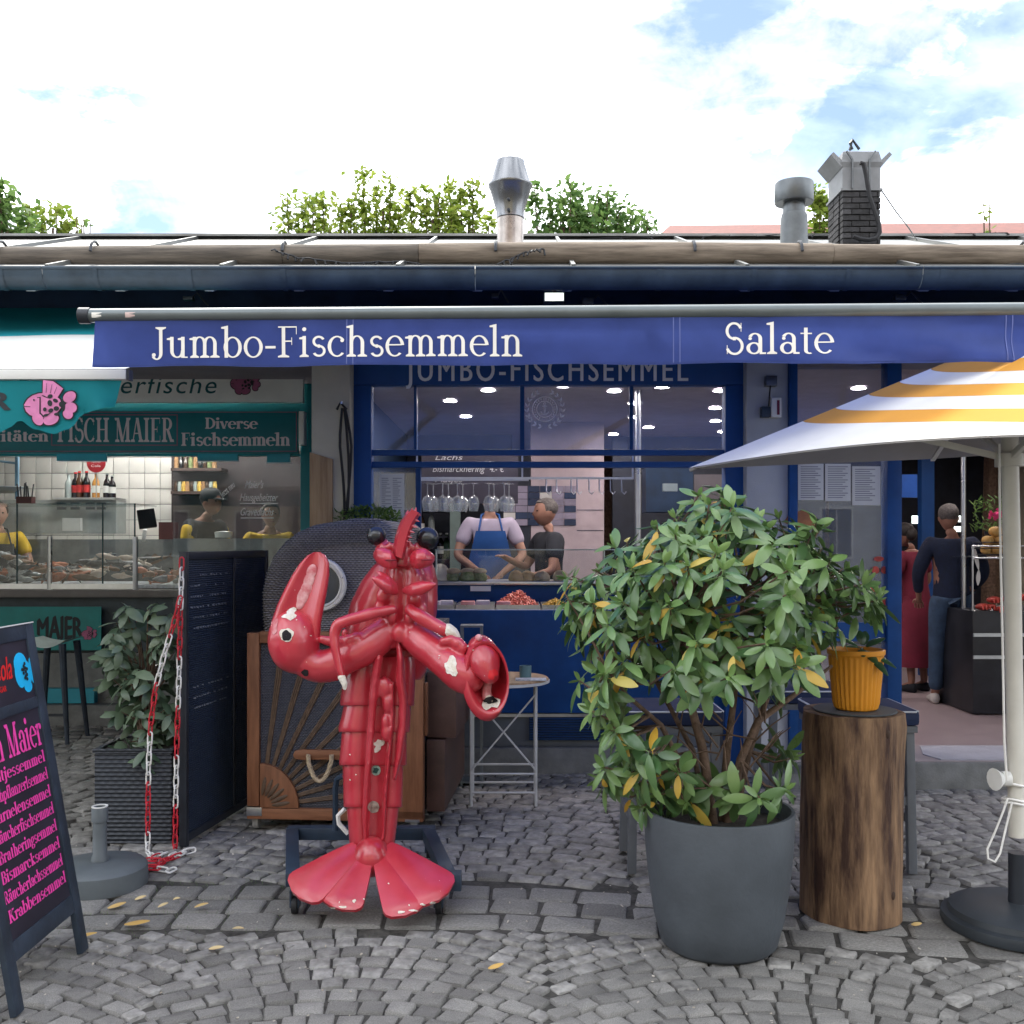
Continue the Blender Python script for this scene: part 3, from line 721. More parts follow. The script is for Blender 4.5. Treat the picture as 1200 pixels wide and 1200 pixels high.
BX(PX(935, F2), PX(1300, F2), F2, F2+.1, 2.753, 2.96).build("door_header", m_blue_dark, front)
BX(PX(1040, F2), PX(1200, F2)+1.0, F2+.01, F2+.09, 2.42, 2.47).build("door_transom", m_blue_dark, front)
post(1300, 1318, .17, 2.75, F2, par=front, mt=m_blue_dark)
sans("ripened", "window_lettering", m_print_pk, P(988, 687, F2+.045), (1, 0, 0), (0, 0, 1), .035, .165, front)
sans("Pescheria", "window_lettering", m_print_pk, P(888+12, 781, F2+.045), (1, 0, 0), (0, 0, 1), .05, .2, front, shear=.35)
step = BX(PX(900, 6.41), PX(1400, 6.41), 6.41, 6.93, -.02, .166).build("door_step", m_concrete, front, bevel=.012)
BX(-1.155, XR, 6.935, 13.9, .05, .162).build("floor", m_floor_in, hall, smooth=0)
BX(PX(905, 6.41)+.1, 4.6, 6.44, 6.93, .1665, .172).build("threshold_plate", M("threshold", (.30, .26, .27), rough=.5), step)
# interior of the right stall
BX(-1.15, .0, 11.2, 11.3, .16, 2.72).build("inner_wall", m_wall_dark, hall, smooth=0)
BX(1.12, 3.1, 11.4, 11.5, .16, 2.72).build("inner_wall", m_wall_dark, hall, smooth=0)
Yc = 10.0
col = BX(PX(622, Yc), PX(708, Yc), Yc, Yc+.5, .16, 2.72).build("tiled_column", m_mauve, hall, bevel=.01)
pat = ["mdmlmd", "ddlmdm", "mlmdml", "ldmlmd", "dmdlmd"]
ts = 10.0/FP*Yc
for j in range(6):
    for i in range(6):
        c = "mdl"[(i*2+j*3+(i*j) % 2+(i == j)) % 3]
        x0 = PX(590, Yc)+i*ts*1.42; z0 = PZ(616, Yc)+j*ts*.78
        yy = Yc-.012 if x0 > PX(621, Yc) else Yc-.012
        BX(x0+.002, x0+ts*1.42-.003, yy, yy+.011, z0+.002, z0+ts*.78-.003).build("wall_tile", {"m": m_tile_w if (i+j) % 2 else m_tile_m, "d": m_tile_d, "l": m_tile_m}[c], col, smooth=0)
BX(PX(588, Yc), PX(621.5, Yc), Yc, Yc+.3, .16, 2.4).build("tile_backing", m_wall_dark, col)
for zz in (PZ(598, Yc), PZ(622, Yc)):
    BX(PX(676, Yc), PX(707, Yc), Yc-.004, Yc, zz, zz+.006).build("joint_line", m_tile_d, col)
MB().cyl((PX(747.5, 7.9), 7.9, .16), (PX(747.5, 7.9), 7.9, 2.72), .025).build("steel_pole", m_steel, hall)
MB().cyl((PX(1129, 8.6), 8.6, .16), (PX(1129, 8.6), 8.6, 2.72), .02).build("steel_pole", m_steel, hall)
BX(PX(1080, 10.6), PX(1095, 10.6), 10.6, 10.7, .16, 2.72).build("inner_post", m_blue, hall)
BX(PX(1057, 9.6), PX(1075, 9.6), 9.6, 9.63, PZ(583, 9.6), PZ(556, 9.6)).build("blue_panel", M("blue_panel", (.01, .08, .36), rough=.4), hall)
DL = []
for px, py in ((415,457.5),(450,450.5),(416+4,452),(527.5-100+100,468.5),(546,487),(572,456),(611,450.5),(660,451),(720,457),(776,452),(844,456.5),(743.5,471.5),(743.5,488),(838,477),(838.5,492.5),(760,500),(719,508),(1006,453.5),(847,505)):
    Yl = (2.718-EYE)*FP/(HY-py)
    if Yl > 13.5 or Yl < 7.0: continue
    xx = PX(px, Yl); l = thing("ceiling_downlight", "glowing round spotlight recessed in the mauve ceiling behind the blue window", "light", (xx, Yl, 2.70), "ceiling spotlights of the blue stall"); DL.append(l)
    MB().lathe([(.062, 0), (.062, .012), (.05, .012), (.05, .004)], (xx, Yl, 2.706), 16).build("trim_ring", m_steel, l)
    MB().lathe([(.0, 0), (.048, 0), (.048, .006), (0, .006)], (xx, Yl, 2.709), 16).build("lens", m_lamp, l)
DL.sort(key=lambda o: o.location.y)
ORD = ["first", "second", "third", "fourth", "fifth", "sixth", "seventh", "eighth", "ninth", "tenth", "eleventh", "twelfth", "thirteenth", "fourteenth", "fifteenth", "sixteenth", "seventeenth", "eighteenth", "nineteenth", "twentieth"]
ORD += ["twenty-"+q for q in ORD[:9]]
for nm_, grp_ in (("front", DL[:7]), ("middle", DL[7:13]), ("rear", DL[13:])):
    for i, l in enumerate(sorted(grp_, key=lambda o: o.location.x)):
        l["label"] = f"glowing ceiling spotlight, {ORD[i]} from the left in the {nm_} rows behind the blue window"
for iq, (px, py, Yl) in enumerate(((1059, 550, 11.5), (1120, 549.5, 11.2), (1156, 548.5, 11.0), (1210, 520, 9), (1100, 500, 8.6), (1180, 505, 8.8))):
    xx = PX(px, Yl); l = thing("ceiling_downlight", ["small glowing spotlight far back in the doorway ceiling, above the woman", "small glowing spotlight far back in the doorway ceiling, above the man", "small glowing spotlight far back in the doorway ceiling, left of the parasol pole", "ceiling spotlight at the right frame edge behind the parasol", "ceiling spotlight nearest the door posts, hidden by the parasol canopy", "ceiling spotlight above the display case, hidden by the parasol canopy"][iq], "light", (xx, Yl, 2.70), "ceiling spotlights of the blue stall")
    MB().lathe([(.062, 0), (.062, .012), (.05, .012), (.05, .004)], (xx, Yl, 2.706), 16).build("trim_ring", m_steel, l)
    MB().lathe([(.0, 0), (.048, 0), (.048, .006), (0, .006)], (xx, Yl, 2.709), 16).build("lens", m_lamp, l)
# left stall: posts, concrete counter base, tiled back wall
LF = 8.6
lst = thing("fish_stall_front", "teal framed fish stall front with glazing left of the beige pier", "shop front", (-3.5, LF, 0))
BX(PX(352, LF), PX(366, LF), LF, LF+.12, -.02, 2.88).build("frame_post", m_teal, lst, bevel=.005)
BX(XL, PX(351.5, LF), LF+.03, LF+.1, PZ(482, LF), PZ(472, LF)).build("frame_rail", m_teal, lst)
BX(XL, PX(351.5, LF), LF+.02, LF+.1, PZ(534, LF), PZ(531, LF)).build("frame_rail", m_teal, lst)
BX(PX(200, LF), PX(351.5, LF), LF+.05, LF+.058, 1.0, PZ(535, LF)).build("window_pane", m_glass_c, lst, smooth=0)
for i, (t, x, y, w) in enumerate((("Maier's", 287, 572, 22), ("Hausgebeizter", 281, 587, 45), ("Gravedlachs", 282, 604, 39))):
    sans(t, "window_lettering", m_print, P(x, y, LF+.04), (1, 0, .0), (0, 0, 1), .066, w/FP*LF, lst, shear=.4, bold=.01)
    if i:
        place2d([[(0, 0), (w/FP*LF, .0), (w/FP*LF, -.008), (0, -.008)]], "underline", m_print, P(x, y+2.4, LF+.04), (1, 0, 0), (0, 0, 1), lst, step=0)
sans("Jetzt neu", "window_lettering", m_print, P(260, 584, LF+.04), (.74, 0, .67), (-.67, 0, .74), .055, .16, lst, shear=.4, bold=.01)
for x0, x1, y0, y1 in ((67, 125, 531.5, 540), (232, 279, 531.5, 540), (313, 340, 531.5, 542)):
    pl = BX(PX(x0, LF), PX(x1, LF), LF-.01, LF+.012, PZ(y1, LF), PZ(y0, LF)).build("price_plate", m_turquoise, lst)
    BX(PX(x0, LF)-.008, PX(x1, LF)+.008, LF-.006, LF+.008, PZ(y1, LF)-.008, PZ(y1, LF)-.001).build("plate_edge", m_print, pl)
LC = 8.8
cb_ = thing("fish_counter", "concrete based fish counter with glass display case left of the black screen", "counter", (-4, LC, 0))
BX(XL, PX(262, LC), LC+.06, LC+.9, .2, PZ(700, LC)).build("counter_base", M("dark_counter", (.05, .065, .075), rough=.6, var=.2), cb_)
BX(XL, PX(262, LC), LC-.06, LC+.95, PZ(700, LC)+.002, PZ(691, LC)).build("counter_ledge", M("brown_grey_ledge", (.15, .135, .125), rough=.5), cb_, bevel=.006)
BX(XL, PX(240, LC), LC-.02, LC+.06, .03, PZ(765, LC)).build("base_wall", m_concrete, cb_)
BX(XL, PX(152, LC), LC-.16, LC-.021, -.02, PZ(823, LC)).build("base_step", m_concrete, cb_, bevel=.01)
BX(XL, PX(116, LC), LC-.1, LC-.03, PZ(822, LC), PZ(805, LC)).build("teal_plank", m_turquoise, cb_)
# glass case
for px in (60, 160):
    MB().tube([(PX(px, LC), LC-.03, PZ(691, LC)), (PX(px, LC), LC-.03, PZ(629, LC))], .022, 8).build("case_post", m_steel, cb_)
BX(XL, PX(160, LC), LC-.045, LC-.015, PZ(694, LC)+.03, PZ(688, LC)+.03).build("case_rail", m_steel, cb_)
BX(XL, PX(160, LC), LC-.034, LC-.026, PZ(688, LC)+.03, PZ(590, LC)).build("case_glass", m_glass_c, cb_, smooth=0)
BX(PX(160, LC)+.03, PX(258, LC), LC-.034, LC-.026, PZ(688, LC)+.03, PZ(632, LC)).build("case_glass", m_glass_c, cb_, smooth=0)
BX(XL, PX(160, LC), LC-.03, LC+.5, PZ(592, LC), PZ(590, LC)).build("case_top", m_glass_c, cb_, smooth=0)
for px in (22, 122, 159.5):
    BX(PX(px, LC)-.004, PX(px, LC)+.004, LC-.038, LC-.022, PZ(690, LC)+.03, PZ(590, LC)).build("glass_edge", M("glass_edge", (.02, .05, .06), rough=.2), cb_)
BX(XL, PX(258, LC), LC+.12, LC+.9, PZ(690, LC), PZ(690, LC)+.03).build("ice_bed", M("ice", (.55, .58, .6), rough=.4, var=.2, scale=40, bump=.6, bscale=80), cb_)
# tiled back wall of the left stall
TB = 10.7
tw = BX(XL, -1.31, TB, TB+.1, -.02, 2.89).build("tiled_wall", M("tile_grout", (.25, .25, .25), rough=.8), hall, smooth=0)
tl = 18.2/FP*TB
z = PZ(700, TB)
tme = None
while z < 2.8:
    x = PX(-30, TB)
    while x < PX(225, TB):
        if tme is None:
            t0 = BX(0, tl-.006, -.012, -.001, 0, tl-.006); tme = t0.mesh("wall_tile", bevel=.002); tme.materials.append(m_tile_w)
        o = bpy.data.objects.new("wall_tile", tme); COL.objects.link(o); o.parent = tw
        o.location = Vector((x, TB, z)) - rootloc(tw)
        x += tl
    z += tl
BX(PX(202, TB), -1.35, TB-.03, TB-.002, .9, 2.5).build("brown_wall_panel", M("brown_panel", (.035, .022, .024), rough=.5, var=.3), hall)
lf = thing("tube_light", "lit white ceiling tube light inside the teal fish stall", "light", (-3.4, 9.7, 2.8))
BX(-4.5, -2.3, 9.65, 9.75, 2.83, 2.88).build("lamp_body", m_white, lf)
MB().cyl((-4.45, 9.7, 2.81), (-2.35, 9.7, 2.81), .018).build("tube", m_tubeglow, lf)
# ================================================================ cloth
def cloth(name, col, tl=.35, var=.06, scale=3, tcol=None, rough=.8):
    if name in MATS: return MATS[name]
    m = M(name, col, rough=rough, var=var, scale=scale, bump=.08, bscale=9, spec=.2)
    t = m.node_tree; b = t.nodes["Principled BSDF"]; o = t.nodes["Material Output"]
    tr = t.nodes.new("ShaderNodeBsdfTranslucent"); tr.inputs[0].default_value = (*(tcol or col), 1)
    mx_ = t.nodes.new("ShaderNodeMixShader"); mx_.inputs[0].default_value = tl
    t.links.new(b.outputs[0], mx_.inputs[1]); t.links.new(tr.outputs[0], mx_.inputs[2]); t.links.new(mx_.outputs[0], o.inputs[0])
    return m
c_blue = cloth("blue_awning_cloth", (.042, .068, .24), .32, rough=.42, var=.16, scale=5)
c_blue_top = cloth("blue_awning_top_cloth", (.10, .16, .46), .68, var=.1)
c_white = cloth("white_awning_cloth", (.78, .80, .78), .3)
c_teal = cloth("teal_awning_cloth", (.012, .22, .25), .3)
c_teal_top = cloth("turquoise_awning_cloth", (.02, .36, .44), .3)
c_yel = cloth("yellow_parasol_cloth", (.60, .28, .045), .12)
c_par = cloth("white_parasol_cloth", (.76, .745, .71), .25)
# ---------------------------------------------------------------- blue awning
aw = thing("awning", "long royal blue awning with white serif lettering on its hanging valance", "awning", (0, 3.9, 2.42))
AY = lambda x: 3.95 - .0288*(x + 1.656)
AZ = PZ(370, 3.95)
x0, x1 = PX(97, 3.95), 3.7
MB().tube([(x0, AY(x0), AZ), (x1, AY(x1), AZ)], .0265, 14).build("front_bar", m_gutter if False else M("grey_awning_bar", (.13, .15, .155), rough=.35, metal=.4, var=.08), aw)
MB().tube([(x0-.012, AY(x0), AZ), (x0+.03, AY(x0), AZ)], .031, 14).build("end_cap", m_dark, aw)
for a, w_, mt in ((.045, .10, m_print_w), (.175, .07, M("pink_sticker", (.6, .45, .42), rough=.5))):
    o = Vector((x0+a, AY(x0)-.0275, AZ-.012))
    MB().sheet(lambda u, v: (x0+a+w_*u, AY(x0+a)-.0270*math.cos(-.5+v*.75), AZ+.0270*math.sin(-.5+v*.75)), 2, 4).build("sticker", mt, aw, fix=False)
m_seam = M("seam_thread", (.10, .13, .34), rough=.6)
def wave(x, z):
    dz_ = AZ - z
    k = 0 if x < .8 else min(1, (x-.8)/.8)
    return dz_/.2*(.006*math.sin(x*5.1+1) + .004*math.sin(x*13+z*9) + k*(.017*math.sin(x*9+z*34) + .008*math.sin(x*23-z*27)) + .0022*math.sin(x*41+3*math.sin(x*3)))
vx0 = PX(113, 3.95)
zt, zb_ = PZ(377, 3.95), PZ(430.5, 3.95)
def vfn(o):
    def fn(u, v):
        x = vx0 + (x1-vx0)*u - (.008*(v) if u == 0 else 0); z = zt + (zb_-zt)*v + .003*math.sin(x*9)*v
        return (x, AY(x)-.012+wave(x, z)+o, z)
    return fn
MB().sheet(vfn(0), 200, 12).build("valance", c_blue, aw)
MB().sheet(lambda u, v: (vx0+(x1-vx0)*u, AY(vx0+(x1-vx0)*u)-.0135+wave(vx0+(x1-vx0)*u, zb_+.006+v*.001), zb_+.009+.003*math.sin((vx0+(x1-vx0)*u)*9)-v*.010), 120, 1).build("valance_hem", c_blue, aw)
MB().sheet(lambda u, v: (vx0+(x1-vx0)*u, AY(x0)+.02+(6.88-AY(x0))*v, AZ+.024+(2.93-AZ-.024)*v-.03*math.sin(math.pi*v)), 40, 14).build("awning_cloth", c_blue_top, aw)
for xa in (-1.2, .5, 2.1, 3.2):
    MB().beam((xa, AY(xa)+.03, AZ-.01), (xa+.55, 5.3, 2.62), .035, .05).beam((xa+.55, 5.3, 2.62), (xa+.1, 6.86, 2.85), .045, .06).build("folding_arm", m_dark, aw)
def on_valance(o):
    for v in o.data.vertices:
        p = v.co + Vector(aw.location)
        v.co.y = AY(p.x) - .012 + wave(p.x, p.z) - .0025 - aw.location.y
for t, px0, px1, y, lab in (("Jumbo-Fischsemmeln", 177, 616, 419, 0), ("Salate", 844, 972, 415.5, 0)):
    o = serif(t, "lettering", m_print_w, (PX(px0, 3.93), 3.9, PZ(y, 3.92 if lab == 0 and px0 < 500 else 3.87)), (1, 0, 0), (0, 0, 1), .118, (px1-px0)/FP*3.9, aw, W_=.104, T_=.042, split=True)
    for q in o: on_valance(q)
for xs_ in (-.62, .62, 1.86):
    for dx_ in (-.012, .012):
        MB().sheet(lambda u, v: (xs_+dx_+.004*u, AY(xs_)-.0138+wave(xs_+dx_+.004*u, zt+(zb_-zt)*v), zt+(zb_+.004-zt)*v), 1, 12).build("valance_seam", m_seam, aw, fix=False)
# ---------------------------------------------------------------- teal and white awning of the left stall
lw = thing("awning", "white and teal awning with sagging fish printed valance at the left edge", "awning", (-3, 4.2, 2.2))
LX1 = PX(150, 4.2); LX0 = -6.2; lz = PZ(439, 4.2)
BX(LX0, LX1, 4.175, 4.225, PZ(445.5, 4.2), PZ(434, 4.2)).build("front_bar", m_white, lw, bevel=.004)
BX(LX1+.001, LX1+.012, 4.178, 4.222, PZ(446, 4.2), PZ(433.5, 4.2)).build("end_cap", m_dark, lw)
def lfab(t0, t1, o=0):
    def fn(u, v):
        t = t0+(t1-t0)*v; x = LX0+(LX1-.01-LX0)*u
        return (x, 4.2+2.55*t, PZ(433, 4.2)+.004+.83*t-.035*math.sin(math.pi*t)*(1+.15*math.sin(x*6)))
    return fn
MB().sheet(lfab(0, .537), 40, 12).build("awning_cloth", c_white, lw)
MB().sheet(lfab(.538, 1), 40, 8).build("awning_cloth_top", c_teal_top, lw)
for xa in (-2.0, -4.6):
    MB().beam((xa, 4.2, 2.2), (xa-.5, 5.4, 2.5), .035, .05).beam((xa-.5, 5.4, 2.5), (xa, 6.8, 2.95), .045, .06).build("folding_arm", m_dark, lw)
def lval_bottom(px):
    # lower edge of the sagging valance, photo row against photo column
    pts = [(-600, 500), (-300, 507), (-60, 500), (0, 509), (12, 503), (25, 493), (40, 503), (65, 509), (82, 503), (100, 484), (118, 481), (137, 478), (150, 476)]
    for (a, ya), (b_, yb) in zip(pts, pts[1:]):
        if a <= px <= b_:
            t = (px-a)/(b_-a); t = t*t*(3-2*t); return ya+(yb-ya)*t
    return 500
def lval(x, v):
    px = 600 + x/4.19*FP
    yb = lval_bottom(px); y = 446+(yb-446)*v
    ease = v*(.6+.4*math.sin(px*.045+2*v))
    return Vector((x - v*max(0, (px-118))*.0012, 4.185-.012*ease+(.02*v if px > 95 else .006*v)*math.sin(px*.11-v*2.5), PZ(y, 4.19)))
MB().sheet(lambda u, v: lval(LX0+(LX1-.02-LX0)*u, v), 240, 12).build("valance", c_teal, lw)
def fish_emblem(o, w, parent, pink, back, project=None, flip=False):
    """cartoon fish print: black outline, pink body, fins and tail, dark spots"""
    def el(cx, cy, rx, ry, rot=0, n=18):
        return [(cx+rx*math.cos(2*math.pi*k/n)*math.cos(rot)-ry*math.sin(2*math.pi*k/n)*math.sin(rot), cy+rx*math.cos(2*math.pi*k/n)*math.sin(rot)+ry*math.sin(2*math.pi*k/n)*math.cos(rot)) for k in range(n)]
    def grow(pl, s_):
        cx = sum(p[0] for p in pl)/len(pl); cy = sum(p[1] for p in pl)/len(pl)
        return [(cx+(p[0]-cx)*s_+math.copysign(.016, p[0]-cx), cy+(p[1]-cy)*s_+math.copysign(.016, p[1]-cy)) for p in pl]
    body = el(.36, .46, .35, .235, .1)
    snout = [(.10, .58), (.0, .47), (.03, .42), (.16, .30), (.3, .3), (.3, .6)]
    fin = [(.36, .66), (.36, .97), (.45, .93), (.55, .92), (.66, .84), (.74, .78), (.64, .62), (.5, .6)]
    tails = [el(.86, .62, .13, .10, .55), el(.88, .42, .12, .10, -.15), el(.83, .30, .10, .09, -1.0)]
    fins = [el(.27, .2, .13, .10, -.9), el(.52, .19, .15, .10, .35)]
    allp = [body, snout, fin] + tails + fins
    spots = [el(.5, .63, .05, .04, .4), el(.6, .55, .05, .035, -.5), el(.50, .50, .045, .06, .2), el(.62, .40, .05, .045), el(.52, .36, .05, .04, .6), el(.41, .38, .035, .04), el(.70, .48, .035, .05), el(.43, .27, .05, .025, .3), el(.63, .29, .05, .03), el(.75, .45, .03, .1)]
    rays = [[(.42, .70), (.43, .88), (.437, .88), (.43, .70)], [(.5, .69), (.53, .86), (.537, .86), (.51, .69)], [(.57, .68), (.62, .81), (.627, .81), (.58, .68)]]
    detail = [el(.2, .56, .016, .02), [(.02, .445), (.13, .44), (.13, .428), (.02, .433)]]
    sc = lambda ps: [[((1-p[0] if flip else p[0])*w, p[1]*w) for p in (reversed(pl) if flip else pl)] for pl in ps]
    hold = bpy.data.objects.new("fish_emblem", None) if False else None
    def put(ps, mt, lift, nm):
        ob = place2d(sc(ps), nm, mt, o, (1, 0, 0), (0, 0, 1), parent, step=.00012, lift=lift)
        if project:
            rl = rootloc(parent)
            for v in ob.data.vertices:
                wy = (v.co+rl).y-Vector(o).y; q = project(v.co+rl); v.co = q - rl + Vector((0, wy-.006, 0))
        return ob
    put([grow(p, 1.03) for p in allp], back, .0005, "emblem_outline")
    put(allp, pink, .0022, "fish_emblem")
    put(spots+rays+detail, back, .0040, "emblem_spots")
def on_lval(p):
    px = 600 + p.x/4.19*FP; y = HY - (p.z-EYE)/4.19*FP; yb = lval_bottom(px)
    return lval(p.x, max(0, min(1, (y-446)/(yb-446))))
fish_emblem(P(26, 503, 4.16), 62/FP*4.16, lw, m_pink_f, m_print_k, on_lval)
o = sans("R", "lettering", m_print_k, P(-14, 480, 4.16), (1, 0, 0), (0, 0, 1), .077, .082, lw, bold=.03)
for v in o.data.vertices: v.co = on_lval(v.co+rootloc(lw)) - rootloc(lw) + Vector((0, -.003, 0))
# ---------------------------------------------------------------- sign boards of the left stall
YS = 8.5
sg = thing("sign_board", "ivory sign with teal slanted lettering and a pink fish above the teal sign", "sign", (-3.5, YS, PZ(472, YS)))
bo = BX(XL, PX(355, YS), YS, YS+.06, PZ(471.5, YS), PZ(400, YS)).build("board", m_ivory, sg, bevel=.004)
sans("Wasserfische", "lettering", m_print_t, (PX(64, YS), YS-.004, PZ(461, YS)), (1, 0, 0), (0, 0, 1), .152, 190/FP*YS, sg, shear=.2, spacing=1.12)
fish_emblem(P(270, 465, YS-.004), 35/FP*YS, sg, m_pink_d, m_print_k)
YS2 = 8.46
s2 = thing("sign_board", "long teal sign with pink border and serif lettering over the fish stall glazing", "sign", (-3.5, YS2, PZ(531, YS2)))
BX(XL, PX(349, YS2), YS2, YS2+.06, PZ(530.5, YS2), PZ(481.5, YS2)).build("board", m_teal, s2, bevel=.004)
m_border = M("dusky_pink_border", (.26, .13, .2), rough=.6)
def border(x0, x1, y0, y1, par, w=.010):
    a, b_, c, d = PX(x0, YS2), PX(x1, YS2), PZ(y1, YS2), PZ(y0, YS2)
    place2d([[(a, c), (b_, c), (b_, c+w), (a, c+w)], [(a, d-w), (b_, d-w), (b_, d), (a, d)], [(a, c+w), (a+w, c+w), (a+w, d-w), (a, d-w)], [(b_-w, c+w), (b_, c+w), (b_, d-w), (b_-w, d-w)]], "border_line", m_border, (0, YS2-.003, 0), (1, 0, 0), (0, 0, 1), par, step=0)
border(-300, 348, 482.5, 529.5, s2, .008)
border(60, 208.5, 485.5, 522.5, s2)
serif("FISCH MAIER", "lettering", m_print_pk, (PX(67, YS2), YS2-.003, PZ(518, YS2)), (1, 0, 0), (0, 0, 1), .20, 137/FP*YS2, s2, W_=.17, T_=.05)
serif("Diverse", "lettering", m_print_pk, (PX(240, YS2), YS2-.003, PZ(502.5, YS2)), (1, 0, 0), (0, 0, 1), .092, 62/FP*YS2, s2, W_=.2, T_=.06)
serif("Fischsemmeln", "lettering", m_print_pk, (PX(212, YS2), YS2-.003, PZ(522.5, YS2)), (1, 0, 0), (0, 0, 1), .108, 128/FP*YS2, s2, W_=.2, T_=.06)
serif("Sezialitäten".replace("Se", "S"), "lettering", m_print_pk, (PX(-44, YS2), YS2-.003, PZ(517.5, YS2)), (1, 0, 0), (0, 0, 1), .095, 101/FP*YS2, s2, W_=.2, T_=.06)
BX(PX(350.5, YS2), PX(356.5, YS2), YS2-.01, YS2+.1, PZ(521, YS2), PZ(482, YS2)).build("cable_box", m_ivory, s2, bevel=.004)
# teal banner on the counter front
YB = LC-.03
bn = thing("banner", "teal counter banner with black oval lettering and a small pink fish", "sign", (PX(40, YB), YB, PZ(763, YB)))
BX(-5.2, PX(118.5, YB), YB, YB+.012, PZ(762, YB), PZ(711, YB)).build("panel", M("teal_banner", (.01, .20, .19), rough=.5, var=.1), bn)
w_ = 52/FP*YB
def warp(x, y):
    u = x/w_*2-1; k = .55+.55*math.sqrt(max(0, 1-u*u*.9))
    return (x, .085+(y-.085)*k*1.2)
sans("MAIER", "lettering", m_print_k, P(44, 745.5, YB-.002), (1, 0, 0), (0, 0, 1), .16, w_, bn, bold=.05, warp=warp)
fish_emblem(P(95.5, 751, YB-.002), 18/FP*YB, bn, m_pink_d, m_print_k)
# ---------------------------------------------------------------- A-board at the left edge
ab_ = thing("a_board", "black folding pavement board with magenta price lettering at the left edge", "sign", (-1.62, 3.62, 0))
B0 = Vector((-1.615, 3.335, 0)); UX = Vector((0, 1, 0)); VV = Vector((-.215, 0, 1.24)); UV = VV.normalized(); NN = UX.cross(UV)
m_board = M("black_stained_wood", (.022, .033, .050), rough=.55, var=.3, scale=9, bump=.1)
m_slate = M("chalkboard", (.022, .020, .032), rough=.5, var=.25, scale=6)
Wd = .575; HL = VV.length
def bpart(u0, u1, v0, v1, n0, n1, nm, mt, bev=.004, par=None, mirror=False):
    c = B0 + UX*((u0+u1)/2) + UV*((v0+v1)/2) + NN*((n0+n1)/2)
    b = MB().obox(c, (u1-u0, v1-v0, n1-n0), Matrix((UX, UV, NN)).transposed())
    if mirror:
        xt = (B0+VV).x - .012
        for q in b.v: q.x = 2*xt - q.x
    return b.build(nm, mt, par or ab_, bevel=bev)
for mir in (False, True):
    bpart(0, .06, 0, HL, -.022, .0, "stile", m_board, mirror=mir)
    bpart(Wd-.06, Wd, 0, HL, -.022, 0, "stile", m_board, mirror=mir)
    for v0, v1 in ((.16, .225), (.945, .985), (HL-.055, HL)):
        bpart(.0605, Wd-.0605, v0, v1, -.021, -.001, "rail", m_board, mirror=mir)
    bpart(.0605, Wd-.0605, .2255, .9445, -.018, -.008, "panel", m_slate, 0, mirror=mir)
    bpart(.0605, Wd-.0605, .9855, HL-.0555, -.018, -.008, "panel", m_slate, 0, mirror=mir)
bpart(.0, Wd, HL+.001, HL+.006, -.03, .004, "top_strip", m_paper, .001)
def btext(t, v, w, h, nm="lettering", u1=Wd-.075, mt=None, **kw):
    return serif(t, nm, mt or m_magenta, B0+UX*(u1-w)+UV*v+NN*-.0065, UX, UV, h, w, ab_, **kw)
btext("Fisch Maier", .805, .53, .118, W_=.17, T_=.045, u1=Wd-.065)
for i, t in enumerate(("Matjessemmel", "Fischpflanzerlsemmel", "Garnelensemmel", "Räucherfischsemmel", "Bratheringsemmel", "Bismarcksemmel", "Räucherlachssemmel", "Krabbensemmel")):
    btext(t, .742-.0655*i, (.42, .44, .43, .435, .43, .435, .44, .43)[i], .043, W_=.20, T_=.06)
sans("Coca-Cola", "red_lettering", m_red_p, B0+UX*.07+UV*1.075+NN*-.0065, UX, UV, .085, .30, ab_, shear=.35, bold=.02)
sans("ZERO SUGAR", "red_lettering", m_red_p, B0+UX*.17+UV*1.035+NN*-.0065, UX, UV, .022, .14, ab_, bold=.02)
def bpoly(pl, mt, lift, nm): return place2d(pl, nm, mt, B0+UX*.385+UV*1.005+NN*(-.0065+lift), UX, UV, ab_)
ell = lambda cx, cy, rx, ry, n=16: [(cx+rx*math.cos(2*math.pi*k/n), cy+ry*math.sin(2*math.pi*k/n)) for k in range(n)]
bpoly([ell(.055, .11, .05, .045), ell(.04, .075, .038, .05), ell(.085, .075, .042, .05), ell(.085, .025, .03, .022), ell(.135, .10, .02, .03), ell(.135, .055, .018, .026)], m_cyan_p, 0, "fish_print")
bpoly([ell(.075+.016*math.cos(k*2.4)*(.4+k*.09), .08+.03*math.sin(k*2.4)*(.4+k*.06), .008, .007, 7) for k in range(12)], m_print_k, .002, "print_spots")
# ---------------------------------------------------------------- black screen, chain
sc = thing("screen_panel", "black mesh standing screen with faint chalk writing between the two stalls", "screen", (-1.6, 5.7, 0))
A0 = Vector((PX(214, 5.2), 5.2, 0)); A1 = Vector((PX(311, 6.25), 6.25, 0)); DU = (A1-A0); LU = DU.length; DU.normalize()
m_mesh = wicker("black_mesh_fabric", (.036, .058, .095), (.014, .026, .046), 90, 90, 'DIAG')
def spart(u0, u1, z0, z1, t, nm, mt, bev=.004):
    c = A0 + DU*((u0+u1)/2); c.z = (z0+z1)/2
    return MB().obox(c, (u1-u0, t, z1-z0), Matrix((DU, Vector((-DU.y, DU.x, 0)), Vector((0, 0, 1)))).transposed()).build(nm, mt, sc, bevel=bev)
spart(0, .03, 0, 1.5, .04, "frame_post", m_dark)
spart(LU-.03, LU, 0, 1.5, .04, "frame_post", m_dark)
spart(LU*.55, LU*.55+.02, .02, 1.49, .03, "frame_post", m_dark)
spart(.031, LU-.031, 1.46, 1.5, .035, "frame_rail", m_dark)
spart(.031, LU-.031, .02, .06, .035, "frame_rail", m_dark)
spart(.031, LU-.031, .061, 1.459, .012, "mesh_panel", m_mesh, 0)
rr = random.Random(5); m_chalk = M("faint_chalk", (.19, .21, .23), rough=.9)
pl = []
